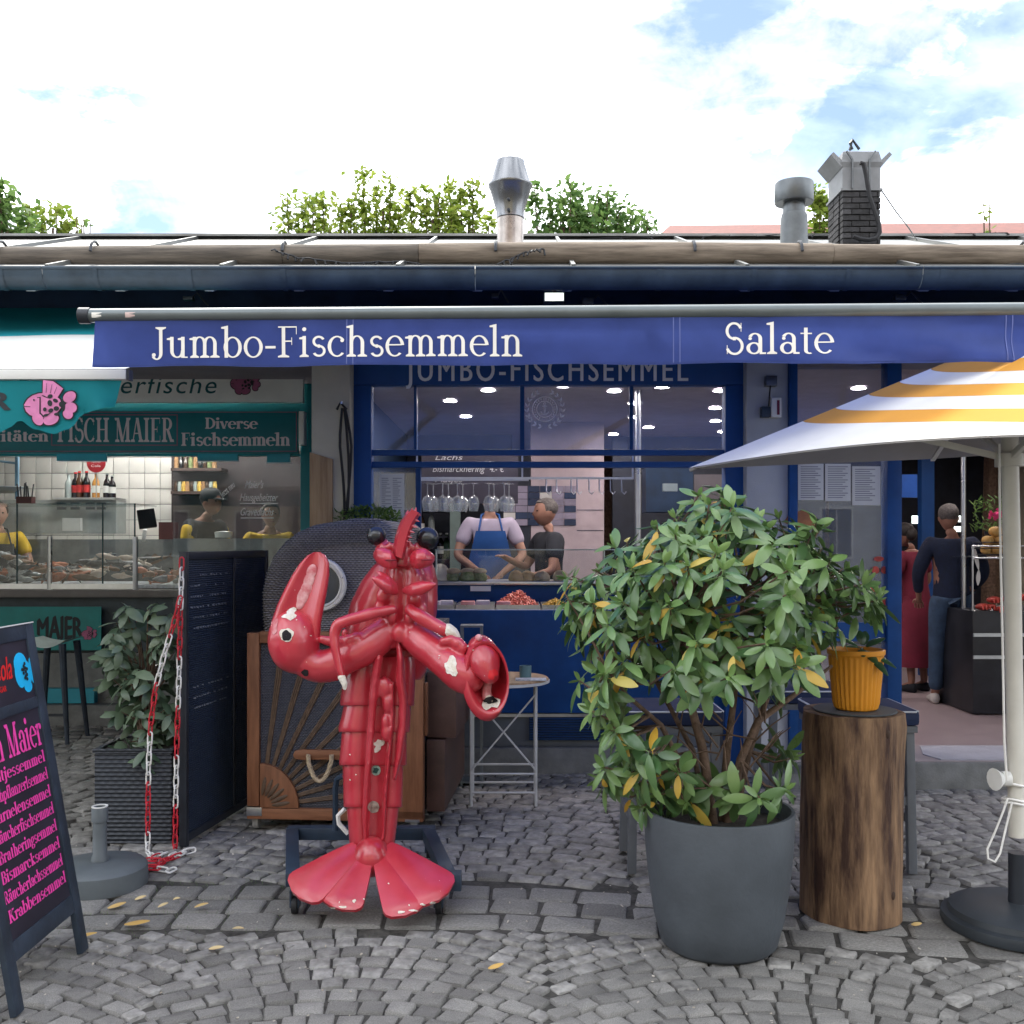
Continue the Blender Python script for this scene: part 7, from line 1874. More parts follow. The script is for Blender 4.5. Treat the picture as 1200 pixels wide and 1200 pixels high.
# menu boards
mb = thing("menu_board", "long blackboard with chalk handwriting above the hanging glasses", "menu", (PX(550, 8.2), 8.2, PZ(558, 8.2)))
BX(PX(494, 8.2), PX(607, 8.2), 8.2, 8.23, PZ(590, 8.2), PZ(532, 8.2)).build("board", m_slate, mb)
m_ch2 = M("chalk", (.34, .34, .36), rough=.9)
sans("Bismarckhering", "chalk_writing", m_ch2, P(507, 553, 8.197), (1, 0, 0), (0, 0, 1), .055, .42, mb, shear=.25)
sans("4.- €", "chalk_writing", m_ch2, P(574, 553, 8.197), (1, 0, 0), (0, 0, 1), .055, .12, mb, shear=.25)
sans("Matjes", "chalk_writing", m_ch2, P(510, 565, 8.197), (1, 0, 0), (0, 0, 1), .045, .22, mb, shear=.25)
sans("Lachs", "chalk_writing", m_ch2, P(510, 539, 8.197), (1, 0, 0), (0, 0, 1), .045, .22, mb, shear=.25)
# shelves and bottles behind the seller
bsf = thing("bottle_shelf", "dark shelf unit behind the seller at the left of the blue stall", "shelf", (PX(512, 10.6), 10.6, .166))
for zz in (PZ(655, 10.6), PZ(628, 10.6), PZ(598, 10.6)): BX(PX(470, 10.6), PX(545, 10.6), 10.5, 10.85, zz-.02, zz).build("shelf_board", m_wall_dark, bsf)
BX(PX(528, 10.4), PX(540, 10.4), 10.3, 10.4, .17, PZ(590, 10.4)).build("pale_post", M("grey_green_post", (.16, .22, .20), rough=.5), bsf)
m_bglass = [M("green_bottle", (.02, .06, .03), rough=.12, spec=.7), M("brown_bottle", (.05, .022, .01), rough=.12, spec=.7), M("clear_bottle", (.30, .34, .33), rough=.12, spec=.7), M("dark_bottle", (.012, .01, .012), rough=.12, spec=.7)]
def bottle(x, y, z_, h, r, mt, lab, grp, label_mt=None, cap=None):
    t = thing("bottle", lab, "bottle", (x, y, z_), grp)
    MB().lathe([(0, 0), (r, 0), (r, h*.55), (r*.85, h*.66), (r*.38, h*.78), (r*.34, h*.94), (0, h*.94)], (x, y, z_), 14).build("bottle_body", mt, t)
    MB().lathe([(0, h*.941), (r*.42, h*.941), (r*.42, h), (0, h)], (x, y, z_), 10).build("cap", cap or m_steel, t)
    if label_mt: MB().lathe([(r*1.02, h*.2), (r*1.02, h*.48)], (x, y, z_), 14).build("label_band", label_mt, t)
    return t
for i, (px, y, lab) in enumerate(((484, 628, "green bottle left end of the shelf behind the seller"), (493, 628, "brown bottle with pale label behind the lobster's eye"), (505, 628, "clear bottle on the shelf behind the seller's left"), (516, 655, "clear bottle standing low behind the counter glass"), (523, 655, "dark bottle standing low beside the pale post"))):
    bottle(PX(px, 10.6), 10.65, PZ(y, 10.6), .27, .036, m_bglass[i % 4], lab, "bottles behind the seller", m_paper if i % 2 else None)
# oven / coffee unit at the right of the window
cm = thing("kitchen_unit", "dark kitchen unit with a pale display behind the steel pole", "appliance", (PX(800, 9.2), 9.2, .166))
BX(PX(757, 9.2), PX(850, 9.2), 9.2, 9.8, .17, PZ(640, 9.2)).build("cabinet", m_wall_dark, cm, bevel=.01)
BX(PX(776, 9.2), PX(793, 9.2), 9.15, 9.19, PZ(576, 9.2), PZ(567, 9.2)).build("display", M("pale_display", (.2, .25, .27), rough=.3), cm)
BX(PX(814, 9.0), PX(850, 9.0), 9.0, 9.03, PZ(592, 9.0), PZ(556, 9.0)).build("notice_board", M("mauve_board", (.10, .09, .10), rough=.7), cm)
BX(PX(757, 9.6), PX(812, 9.6), 9.6, 9.9, PZ(600, 9.6), PZ(548, 9.6)).build("hood", m_navy, cm)
# back of the doorway: display case, fruit, flowers, crustaceans
dc = thing("display_case", "dark display case with steel rails at the right of the open doorway", "counter", (PX(1190, 8.2), 8.2, .172))
dx0 = PX(1140, 8.2)
BX(dx0, dx0+1.9, 8.2, 9.0, .172, PZ(716, 8.2)).build("case_body", M("black_case", (.016, .017, .022), rough=.35, var=.3), dc, bevel=.006)
for y in (742, 768): BX(dx0, dx0+1.9, 8.185, 8.199, PZ(y+4, 8.2), PZ(y, 8.2)).build("steel_strip", m_steel, dc)
for y in (654, 640): MB().cyl((dx0, 8.22, PZ(y, 8.2)), (dx0+1.9, 8.22, PZ(y, 8.2)), .007).build("case_rail", m_steel, dc)
BX(dx0, dx0+1.9, 8.3, 8.9, PZ(652, 8.2)-.012, PZ(652, 8.2)).build("glass_shelf", m_glass_c, dc)
for px in (1141, 1192): MB().cyl((PX(px, 8.2), 8.22, PZ(716, 8.2)), (PX(px, 8.2), 8.22, PZ(640, 8.2)), .008).build("case_post", m_steel, dc)
m_fruit = M("golden_bread", (.36, .19, .045), col2=(.55, .36, .12), rough=.6, scale=10)
fz = PZ(651, 8.5)
bk = thing("fruit_basket", "wire basket of golden brown breads on the display case in the doorway", "basket", (PX(1163, 8.5), 8.5, fz))
b = MB(); k = 0
for zz, w in ((fz+.01, .12), (fz+.06, .14), (fz+.11, .15)): b.tube([(PX(1163, 8.5)+w*math.cos(a), 8.5+w*math.sin(a), zz) for a in [2*math.pi*q/16 for q in range(16)]], .004, 5, closed=True)
b.build("wire_ring", m_dark, bk)
for i in range(17):
    a = i*2.4; q = .10*math.sqrt((i % 7)/7); b = MB(); b.ball((PX(1163, 8.5)+q*math.cos(a), 8.5-.03+q*math.sin(a), fz+.05+.075*(i//7)), (.045, .045, .04), 12, 8)
    b.build("bread_ball", m_fruit, None, label="golden bread ball, %s of its %s layer in the wire basket" % (ORD[i % 7], ["bottom", "middle", "top"][i//7]), cat="bread", group="bread balls heaped in the wire basket", smooth=80)
for i, (px, y, lab) in enumerate(((1152, 711, "red lobster tail lying at the left in the display case"), (1165, 703, "red crustacean on the display case left of the parasol pole"), (1172, 714, "second red crustacean beside the parasol pole"), (1197, 700, "red crustacean right of the parasol pole"))):
    b = MB(); c = P(px, y, 8.25); b.ball(c, (.06, .05, .028), 14, 8); b.ball(c+Vector((.07, 0, .005)), (.035, .03, .018), 10, 6)
    for k in range(4): b.tube([c+Vector((-.03+.02*k, -.04, 0)), c+Vector((-.04+.03*k, -.08, .015)), c+Vector((-.04+.03*k, -.09, -.02))], .006, 5)
    b.build("crustacean", M("cooked_red", (.42, .05, .035), rough=.4, var=.3, scale=20), None, label=lab, cat="seafood", group="red crustaceans in the doorway display", smooth=80)
fw = thing("flower_pot_plant", "pink flowering pot plant with dark foliage behind the doorway display", "plant", (PX(1165, 8.9), 8.9, PZ(640, 8.9)))
MB().lathe([(0, 0), (.06, 0), (.08, .13), (0, .13)], (PX(1165, 8.9), 8.9, PZ(640, 8.9)), 14).build("pot", m_dark, fw)
b = MB(); b2 = MB()
for k in range(150):
    c = P(r5.uniform(1140, 1182), r5.uniform(585, 625), 8.9+r5.uniform(-.1, .1)); d = Vector((r5.uniform(-1, 1), r5.uniform(-1, 1), r5.uniform(0, 1)))*.06
    b.petal(c, c+d, .006, (0, -1, .3), th=0, n=2, m=1)
for k in range(34):
    c = P(r5.uniform(1158, 1176), r5.uniform(597, 608), 8.82); d = Vector((r5.uniform(-1, 1), r5.uniform(-1, 0), r5.uniform(-.6, .6))).normalized()*.035
    b2.petal(c, c+d, .014, (0, -1, .1), th=0, n=2, m=1)
b.build("foliage", m_tree2, fw, fix=False, kind='stuff'); b2.build("flowers", M("pink_petal", (.75, .05, .22), rough=.6), fw, fix=False, kind='stuff')
for px, y, w, h, Yq, lab in ((1073, 609, 7, 9, 11.0, "small white lit panel above the woman's head in the doorway"), (1125, 608, 6, 7, 11.2, "small white lit panel right of the man's head in the doorway"), (1123, 620, 8, 6, 11.0, "pale green lit panel beside the man's neck in the doorway")):
    b = MB().box(PX(px-w/2, Yq), PX(px+w/2, Yq), Yq, Yq+.02, PZ(y+h/2, Yq), PZ(y-h/2, Yq))
    b.build("wall_lamp", M("lit_panel", (.7, .7, .7), emit=(.85, 1, .95), es=1.2), None, label=lab, cat="light")
dm = thing("door_mat", "pale grey entrance mat with a faded blue print on the door step", "mat", (PX(1130, 6.65), 6.65, .173))
MB().prism([(PX(1078, 6.9), 6.9), (PX(1058, 6.7)+.1, 6.62), (PX(1100, 6.5), 6.46), (PX(1300, 6.5), 6.46), (PX(1300, 6.9), 6.9)], (0, 0, .1725), (1, 0, 0), (0, 1, 0), .006).build("mat", M("pale_mat", (.36, .36, .40), rough=.9, var=.08, bump=.3), dm, fix=True)
# poster print of bread on the lower glass right of the window
for i, (pts, lab) in enumerate((([(918, 612), (925, 602), (940, 598), (955, 604), (963, 614), (962, 622), (950, 618), (930, 617)], "upper brown baguette print"), ([(908, 668), (915, 658), (935, 655), (952, 660), (950, 672), (930, 678), (915, 676)], "lower orange baguette print"))):
    place2d([[(PX(x, 6.755), PZ(y, 6.755)) for x, y in reversed(pts)]], "bread_print", M("bread_print", (.26, .10, .045), col2=(.42, .17, .07), rough=.6, scale=14), (0, 6.755, 0), (1, 0, 0), (0, 0, 1), front, step=0)
for i, (x, y, w, h) in enumerate(((1026, 668, 9, 9), (1036, 668, 7, 9), (1022, 690, 12, 8), (1035, 708, 10, 14), (1030, 655, 12, 6))):
    place2d([[(PX(x+w/2*math.cos(a), 6.755), PZ(y+h/2*math.sin(a), 6.755)) for a in [-2*math.pi*q/12 for q in range(12)]]], "lobster_print", M("red_poster_print", (.5, .07, .05), rough=.6, var=.3, scale=30), (0, 6.755, 0), (1, 0, 0), (0, 0, 1), front)
# anchor in a laurel wreath on the transom glass
ac = (PX(638.5, 6.9), PZ(479, 6.9)); em = []
q_ = 6.9/FP
em += ring2(ac[0], ac[1], 14.5*q_, 14.5*q_, 0, 360, 1.1*q_, 1.1*q_) + ring2(ac[0], ac[1], 9.5*q_, 9.5*q_, 0, 360, .7*q_, .7*q_)
em += [[(ac[0]-.7*q_, ac[1]-6*q_), (ac[0]+.7*q_, ac[1]-6*q_), (ac[0]+.7*q_, ac[1]+5*q_), (ac[0]-.7*q_, ac[1]+5*q_)], [(ac[0]-2.6*q_, ac[1]+3*q_), (ac[0]+2.6*q_, ac[1]+3*q_), (ac[0]+2.6*q_, ac[1]+4*q_), (ac[0]-2.6*q_, ac[1]+4*q_)]]
em += ring2(ac[0], ac[1]-1.2*q_, 5*q_, 5*q_, 200, 340, 1.3*q_, 1.3*q_) + ring2(ac[0], ac[1]+6.2*q_, 1.3*q_, 1.3*q_, 0, 360, .6*q_, .6*q_)
for k in range(22):
    a = R(-150+300*k/21); em.append([(ac[0]+12*q_*math.sin(a)+dx*q_, ac[1]+12*q_*math.cos(a)+dy*q_) for dx, dy in ((-.5, -.8), (.5, -.8), (.5, .8), (-.5, .8))])
for sgn in (-1, 1):
    for k in range(9):
        a = R(-80+17.5*k); r0 = 21*q_; c = (ac[0]+sgn*r0*math.cos(a), ac[1]+r0*math.sin(a)*1.0)
        for off in (-.55, .55):
            d = (sgn*-math.sin(a+off), math.cos(a+off)); l_ = 5.5*q_; pn = (-d[1]*1.2*q_, d[0]*1.2*q_)
            pl = [c, (c[0]+d[0]*l_*.5+pn[0], c[1]+d[1]*l_*.5+pn[1]), (c[0]+d[0]*l_, c[1]+d[1]*l_), (c[0]+d[0]*l_*.5-pn[0], c[1]+d[1]*l_*.5-pn[1])]
            em.append(pl)
place2d(em, "anchor_emblem", M("etched_print", (.75, .74, .82), rough=.7), (0, 6.918, 0), (1, 0, 0), (0, 0, 1), front)
# ================================================================ the fish stall
m_fish = [M("silver_fish", (.22, .23, .24), col2=(.48, .48, .47), rough=.3, scale=14, metal=.2), M("dark_fish", (.03, .032, .036), col2=(.12, .12, .12), rough=.3, scale=12), M("orange_fish", (.32, .10, .05), col2=(.48, .2, .12), rough=.35, scale=12), M("pale_fish", (.42, .33, .26), col2=(.60, .52, .45), rough=.4, scale=12), M("brown_fish", (.12, .07, .045), col2=(.24, .15, .10), rough=.4, scale=12)]
fb = PZ(690, LC)+.03
kinds = ["silver", "dark", "orange", "pale", "brown"]
def fish(x, y, z_, l_, yaw, pitch, k, lab):
    c = Vector((x, y, z_)); m = Euler((0, pitch, yaw)).to_matrix(); b = MB(); rings = []
    for t, w, h in ((0, .01, .012), (.1, .05, .07), (.3, .085, .125), (.55, .075, .11), (.8, .03, .045), (.88, .015, .03)):
        rings.append([c + m @ Vector(((t-.5)*l_, w*l_*math.cos(a), h*l_*math.sin(a))) for a in [2*math.pi*q/10 for q in range(10)]])
    b.loft(rings)
    tl_ = [((.36)*l_, 0, 0), (.52*l_, .004, .10*l_), (.47*l_, .004, 0), (.52*l_, .004, -.10*l_)]
    b.add([c + m @ Vector(q) for q in tl_]+[c + m @ (Vector(q)+Vector((0, .004, 0))) for q in tl_], [(0, 1, 2), (0, 2, 3), (4, 6, 5), (4, 7, 6), (0, 4, 5, 1), (1, 5, 6, 2), (2, 6, 7, 3), (3, 7, 4, 0)])
    b.add([c + m @ Vector(q) for q in ((-.1*l_, -.003, .11*l_), (.05*l_, 0, .19*l_), (.15*l_, .003, .10*l_))], [(0, 1, 2)])
    return b.build("fish", m_fish[k], None, label=lab, cat="fish", group="fish heaped on ice in the glass case", smooth=60)
r6 = random.Random(12)
spots = ["at the left edge of the glass case", "left of the first steel post", "between the two steel posts", "in front of the second steel post", "right of the second steel post"]
FI = []
for i in range(74):
    px = r6.uniform(-12, 212); sl = 0 if px < 15 else 1 if px < 55 else 2 if px < 140 else 3 if px < 165 else 4
    y = LC+.15+.6*r6.random(); depth = (y-LC-.15)/.6
    bump_ = .5+.5*math.sin(px*.045+1.2)
    k = r6.choice((0, 1, 1, 2, 3, 3, 4, 4)) if px > 95 else r6.choice((1, 1, 4, 0, 0, 2))
    row = "front row" if depth < .33 else "middle row" if depth < .66 else "back row"
    FI.append(fish(PX(px, y), y, fb+.03+depth*(.10+.12*bump_)+r6.uniform(0, .03), r6.uniform(.17, .34), r6.uniform(-.9, .9)+(math.pi if r6.random() < .5 else 0), r6.uniform(-.3, .3), k, f"{kinds[k]} fish in the {row} on ice {spots[sl]}"))
cnt = {}
for o in sorted(FI, key=lambda q: q.location.x):
    ks, rw = o["label"].split()[0], " ".join(o["label"].split()[4:6]); n = cnt[(ks, rw)] = cnt.get((ks, rw), -1)+1
    o["label"] = f"{ORD[n]} {ks} fish from left, {rw}, " + o["label"].split(" on ice ")[1]
sh2 = thing("bottle_ledge", "white ledge with small drawers carrying bottles in the fish stall", "shelf", (PX(100, 9.9), 9.9, 1.1))
BX(PX(62, 9.9), PX(134, 9.9), 9.9, 10.2, PZ(583, 9.9)-.02, PZ(583, 9.9)).build("shelf_board", m_steel, sh2)
BX(PX(-20, 9.9), PX(134, 9.9), 9.95, 10.2, PZ(625, 9.9), PZ(583, 9.9)-.021).build("back_unit", M("pale_unit", (.34, .36, .35), rough=.5), sh2)
BX(PX(-60, 9.9), PX(215, 9.9), 9.9, 10.3, .8, PZ(632, 9.9)).build("work_bench", M("steel_bench", (.16, .17, .175), rough=.4, metal=.4, var=.2), sh2)
for px in (70, 86, 104, 117): BX(PX(px-5, 9.9), PX(px+5, 9.9), 9.93, 9.949, PZ(597, 9.9), PZ(589, 9.9)).build("drawer_front", m_gutter, sh2)
BX(PX(73, 9.85), PX(94, 9.85), 9.85, 9.9, PZ(622, 9.85), PZ(607, 9.85)).build("paper_roll_box", m_paper, sh2)
BL = "bottles on the fish stall ledge"; m_lab_r = M("red_bottle_label", (.4, .03, .03), rough=.5)
for px, h, mt, lmt, lab in ((79, .235, m_bglass[2], None, "clear glass bottle at the left end of the bottle row"), (87, .25, m_bglass[3], m_lab_r, "dark cola bottle with red label, left one of the pair"), (91.5, .26, m_bglass[1], m_lab_r, "brown bottle squeezed behind the left cola bottle"), (100, .26, m_bglass[3], m_lab_r, "dark cola bottle with red label, right one of the pair"), (111, .245, M("orange_bottle", (.42, .20, .05), rough=.15, spec=.6), m_paper, "orange juice bottle below the round red sign"), (124, .24, m_bglass[3], m_paper, "dark bottle with pale label right of the red sign"), (130, .22, m_bglass[3], m_paper, "short dark bottle at the right end of the bottle row")):
    bottle(PX(px, 9.95), 9.98, PZ(583, 9.9), h, .036, mt, lab, BL, lmt, m_red_p if lmt is m_lab_r else None)
rs = thing("round_sign", "round red disc sign with white lettering above the bottles", "sign", P(113, 556, 9.8))
b = MB(); b.lathe([(0, 0), (.088, 0), (.088, .012), (0, .012)], (0, 0, 0), 28)
c = P(113, 543, 9.8)
for q in b.v: q.x, q.y, q.z = c.x+q.x, c.y-q.z, c.z+q.y
b.build("disc", M("red_disc", (.42, .02, .03), rough=.4), rs)
for t, dz2 in (("Enjoy", .03), ("München", .004), ("Cola", -.035)): sans(t, "lettering", m_print, (c.x-.045, c.y-.0145, c.z+dz2), (1, 0, 0), (0, 0, 1), .022, .09, rs)
MB().cyl((c.x, c.y, c.z-.088), (c.x, c.y, PZ(583, 9.9)), .005).build("stick", m_steel, rs)
rg = thing("cash_register", "black cash register screen on a stand right of the glass case", "register", P(172, 640, 9.2))
MB().obox(P(172, 608, 9.2), (.15, .05, .17), Euler((R(-12), R(-8), R(25))).to_matrix()).build("screen", m_black, rg, bevel=.006)
MB().beam(P(170, 620, 9.22), P(168, 633, 9.3), .03, .03).build("stand", m_steel, rg)
BX(PX(188, 9.9), PX(205, 9.9), 9.85, 10.0, PZ(632, 9.9), PZ(612, 9.9)).build("spice_box", M("dark_red_box", (.09, .03, .03), rough=.6), None, label="dark red box on the bench right of the register", cat="box")
js = thing("jar_shelf", "brown wall shelves with jars above the bending worker", "shelf", (PX(228, 10.5), 10.5, PZ(585, 10.5)))
for y in (576, 549): BX(PX(203, 10.5), PX(262, 10.5), 10.42, 10.66, PZ(y, 10.5)-.03, PZ(y, 10.5)).build("shelf_board", M("dark_shelf", (.06, .035, .03), rough=.6), js)
for i in range(11):
    x = PX(206+4.6*i, 10.45); b = MB(); b.lathe([(0, 0), (.02, 0), (.022, .07), (.016, .08), (.017, .1), (0, .1)], (x, 10.45, PZ(576, 10.5)), 10)
    o = b.build("jar", [m_bglass[1], m_bglass[2], m_corn, m_bread][i % 4], None, label="small spice jar, %s from the left on the lower wall shelf" % ORD[i], cat="jar", group="spice jars in a row on the wall shelf")
for i in range(9):
    x = PX(206+5.6*i, 10.45); b = MB(); b.lathe([(0, 0), (.024, 0), (.024, .09), (.018, .1), (.018, .115), (0, .115)], (x, 10.47, PZ(549, 10.5)), 10)
    o = b.build("jar", [m_bread, m_bglass[3], m_bglass[1], m_salad][i % 4], None, label="dark jar, %s from the left on the upper wall shelf" % ORD[i], cat="jar", group="dark jars in a row on the upper wall shelf")
pn = thing("cooking_pot", "small white pot on the bench between the two workers", "pot", P(262, 628, 9.3))
MB().lathe([(0, 0), (.075, 0), (.08, .05), (.07, .05), (.068, .005)], tuple(P(262, 630, 9.3)), 18).build("pot_body", m_white, pn)
MB().lathe([(0, .06), (.02, .06), (.078, .052)], tuple(P(262, 630, 9.3)), 18).build("lid", m_white, pn)
BX(PX(205, 9.25), PX(350, 9.25), 9.2, 9.7, .2, PZ(631, 9.25)).build("side_bench", M("steel_bench", (.2, .2, .2)), None, label="steel work bench behind the black screen", cat="bench")
# hanging scale at the far left
hs = thing("hanging_scale", "blue hanging scale frame at the left edge of the fish stall", "scale", P(15, 560, 9.5))
m_bm = M("pale_blue_metal", (.16, .28, .38), rough=.4)
b = MB(); b.tube([P(20, 532, 9.5), P(20, 585, 9.5)], .02, 8); b.build("post", m_bm, hs)
MB().tube([P(-5, 540, 9.5), P(20, 543, 9.5)], .012, 6).build("arm", m_bm, hs)
b = MB(); b.lathe([(0, -.05), (.08, -.045), (.15, .01), (.148, .014), (.07, -.035)], tuple(P(8, 572, 9.5)), 20); b.build("pan", M("pale_pan", (.4, .46, .5), rough=.3, metal=.3), hs)
# rack of small tools
tr2 = thing("tool_rack", "small dark stand of tools on the fish case left of the bottles", "rack", P(28, 588, 9.3))
b = MB()
for k in range(6): b.tube([P(22+3*k, 586, 9.3), P(22+3*k+r6.uniform(-3, 3), 566+r6.uniform(-4, 4), 9.3)], .006, 5)
b.build("tools", m_dark, tr2); BX(PX(20, 9.3), PX(38, 9.3), 9.28, 9.36, PZ(590, 9.3), PZ(582, 9.3)).build("holder", M("dark_red_box", (.1, .03, .03)), tr2)
# ================================================================ people
def skinned(pts, edges, rad, root=0, lvl=2):
    me = bpy.data.meshes.new("s"); me.from_pydata(pts, edges, [])
    o = bpy.data.objects.new("s", me); COL.objects.link(o)
    sk = o.modifiers.new("skin", 'SKIN'); sk.use_smooth_shade = True; sk.branch_smoothing = .6
    for i, r in enumerate(rad):
        me.skin_vertices[0].data[i].radius = (r if isinstance(r, tuple) else (r, r)); me.skin_vertices[0].data[i].use_root = (i == root)
    sb = o.modifiers.new("sub", 'SUBSURF'); sb.levels = lvl; sb.render_levels = lvl
    me2 = bpy.data.meshes.new_from_object(o.evaluated_get(bpy.context.evaluated_depsgraph_get()))
    vs = [v.co.copy() for v in me2.vertices]; fs = [tuple(p.vertices) for p in me2.polygons]
    bpy.data.objects.remove(o); bpy.data.meshes.remove(me); bpy.data.meshes.remove(me2)
    return vs, fs
m_skin = M("skin", (.36, .20, .145), rough=.55, var=.08, scale=20)
m_skin2 = M("tanned_skin", (.26, .13, .09), rough=.55, var=.08, scale=20)
m_hair = M("dark_hair", (.018, .014, .012), rough=.6, var=.3, scale=60, bump=.5, bscale=120)
m_hairg = M("greying_hair", (.085, .075, .07), rough=.7, var=.4, scale=60, bump=.5, bscale=120)
def person(label, base, yaw, H, top, top_m, bottom_m, shoe_m, hair_m, skin_m, arms, lean=0, sleeves='short', hair='short', head=(0, 0), dress=False, extra=None, legs=((.0, 0), (.0, 0))):
    """arms: ((elbow), (hand)) offsets for left (x<0) and right, local coordinates of a 1.72 m body facing -Y"""
    k = H/1.72; t = thing("person", label, "person", base)
    rm = Matrix.Rotation(yaw, 3, 'Z')
    def ln(p):                                   # forward lean above the hips
        x, y, z_ = p
        if lean and z_ > .95: d = z_-.95; y, z_ = y-d*math.sin(lean), .95+d*math.cos(lean)
        return Vector((x, y, z_))
    hx, hy = head
    J = dict(pel=(0, 0, .95), spine=(0, 0, 1.14), chest=(0, .0, 1.32), neck=(0, .01, 1.46), jaw=(hx*.5, -.015+hy*.5, 1.545), skull=(hx, .0+hy, 1.625), crown=(hx, .01+hy, 1.685))
    J = {a: ln(b_) for a, b_ in J.items()}
    pts, edges, rad = [], [], []; ix = {}
    def add(n, p, r, par=None):
        ix[n] = len(pts); pts.append(tuple(p)); rad.append(r)
        if par: edges.append((ix[par], ix[n]))
    add('pel', J['pel'], .135); add('spine', J['spine'], (.135, .11), 'pel'); add('chest', J['chest'], (.15, .115), 'spine'); add('neck', J['neck'], .056, 'chest')
    add('throat', J['neck'].lerp(J['jaw'], .75), .052, 'neck')
    for s_, (el, ha), lg in ((-1, arms[0], legs[0]), (1, arms[1], legs[1])):
        sh = ln((s_*.175, .0, 1.40)); e_ = ln(el); h_ = ln(ha); w = e_.lerp(h_, .92)
        add('sh%d' % s_, sh, .062, 'chest'); add('el%d' % s_, e_, .042, 'sh%d' % s_); add('wr%d' % s_, w, .028, 'el%d' % s_)
        d = (h_-e_).normalized(); add('pa%d' % s_, h_+d*.05, (.038, .02), 'wr%d' % s_)
        sd_ = d.cross(Vector((0, 0, 1))); sd_ = sd_.normalized() if sd_.length > .1 else Vector((1, 0, 0)); dn = Vector((0, -.25, -.5))
        for f in range(4):
            a = h_+d*(.085)+sd_*(.021*(f-1.5)); add('f%d%d' % (s_, f), a, .0095, 'pa%d' % s_); add('g%d%d' % (s_, f), a+d*(.032+.006*(f in (1, 2)))+dn*.03, .008, 'f%d%d' % (s_, f))
        add('t%d' % s_, h_+d*.05-sd_*s_*.042, .010, 'pa%d' % s_); add('u%d' % s_, h_+d*.085-sd_*s_*.05, .008, 't%d' % s_)
        add('hip%d' % s_, (s_*.09, 0, .88), .09, 'pel'); add('kn%d' % s_, (s_*.095+lg[0]*.5, -.015+lg[1]*.5, .49), .056, 'hip%d' % s_); add('an%d' % s_, (s_*.095+lg[0], .02+lg[1], .09), .036, 'kn%d' % s_); add('to%d' % s_, (s_*.105+lg[0], -.11+lg[1], .03), .03, 'an%d' % s_)
    xf = lambda vs: [Vector(base) + rm @ (Vector(v)*k) for v in vs]
    def mk(vs, fs, nm, mt, par=t): return MB().add(xf(vs), fs).build(nm, mt, par, smooth=85, fix=False)
    vs_, fs_ = skinned(pts, edges, rad)
    hb = MB(); hb.add(vs_, fs_); hd_ = MB(); hc = J['skull']+Vector((0, -.004, -.01))
    hd_.ball((0, 0, 0), (.076, .097, .118), 24, 18)
    for q in hd_.v:
        z0 = q.z/.118
        if z0 < 0: q.x *= 1-.30*(-z0)**1.6; q.y = q.y*(1-.22*(-z0)**2)-.012*(-z0)
        f_ = math.exp(-(q.x/.017)**2)
        if q.y < 0: q.y -= f_*(.020*math.exp(-((q.z+.018)/.020)**2)+.010*math.exp(-((q.z+.06)/.012)**2)+.008*math.exp(-((q.z+.095)/.02)**2))
        if q.y < 0: q.y += .010*math.exp(-((abs(q.x)-.03)/.016)**2)*math.exp(-((q.z-.008)/.014)**2)
        q.x += math.copysign(.020, q.x)*math.exp(-((q.y-.012)/.018)**2)*math.exp(-((q.z+.012)/.028)**2)*(1 if abs(q.x) > .05 else 0)
        q += hc
    hb.add(hd_.v, hd_.f)
    mk(hb.v, hb.f, "body", skin_m)
    # shirt
    P2, E2, R2 = [], [], []; jx = {}
    def ad2(n, p, r, par=None):
        jx[n] = len(P2); P2.append(tuple(p)); R2.append(r)
        if par: E2.append((jx[par], jx[n]))
    ad2('hem', ln((0, 0, .80)), (.175, .138)); ad2('pel', ln((0, 0, 1.0)), (.165, .132), 'hem'); ad2('spine', J['spine'], (.16, .132), 'pel'); ad2('chest', J['chest'], (.175, .132), 'spine'); ad2('col', J['chest'].lerp(J['neck'], .72), .07, 'chest')
    for s_, (el, ha) in ((-1, arms[0]), (1, arms[1])):
        sh = ln((s_*.175, .0, 1.40)); e_ = ln(el); h_ = ln(ha)
        ad2('sh%d' % s_, sh, .10, 'chest')
        if sleeves == 'short': ad2('el%d' % s_, sh.lerp(e_, .72), .064, 'sh%d' % s_)
        else: ad2('el%d' % s_, e_, .058, 'sh%d' % s_); ad2('wr%d' % s_, e_.lerp(h_, .86), .043, 'el%d' % s_)
    mk(*skinned(P2, E2, R2), top, top_m)
    if sleeves == 'short' and extra and 'sleeve' in extra:
        for s_, (el, ha) in ((-1, arms[0]), (1, arms[1])):
            sh = ln((s_*.175, .0, 1.40)); e_ = ln(el)
            mk(*skinned([tuple(sh+Vector((s_*.01, 0, .01))), tuple(sh.lerp(e_, .4)), tuple(sh.lerp(e_, .8))], [(0, 1), (1, 2)], [.08, .074, .069]), "sleeve", extra['sleeve'])
    # trousers or skirt, shoes
    if dress:
        b = MB(); b.lathe([(.13, 1.02), (.175, .88), (.19, .7), (.205, .45), (.215, .26), (.2, .26)], (0, 0, 0), 26, sy=.75)
        for q in b.v: q.x += .012*math.sin(q.z*9+q.y*30); q.y += .010*math.sin(q.x*60)
        mk(b.v, b.f, "skirt", bottom_m)
    else:
        P3, E3, R3 = [(0, 0, 1.04)], [], [(.145, .115)]
        for s_, lg in ((-1, legs[0]), (1, legs[1])):
            n = len(P3); P3 += [(s_*.092, 0, .86), (s_*.095+lg[0]*.5, -.015+lg[1]*.5, .49), (s_*.095+lg[0], .02+lg[1], .10)]; E3 += [(0, n), (n, n+1), (n+1, n+2)]; R3 += [.108, .076, .064]
        mk(*skinned(P3, E3, R3), "trousers", bottom_m)
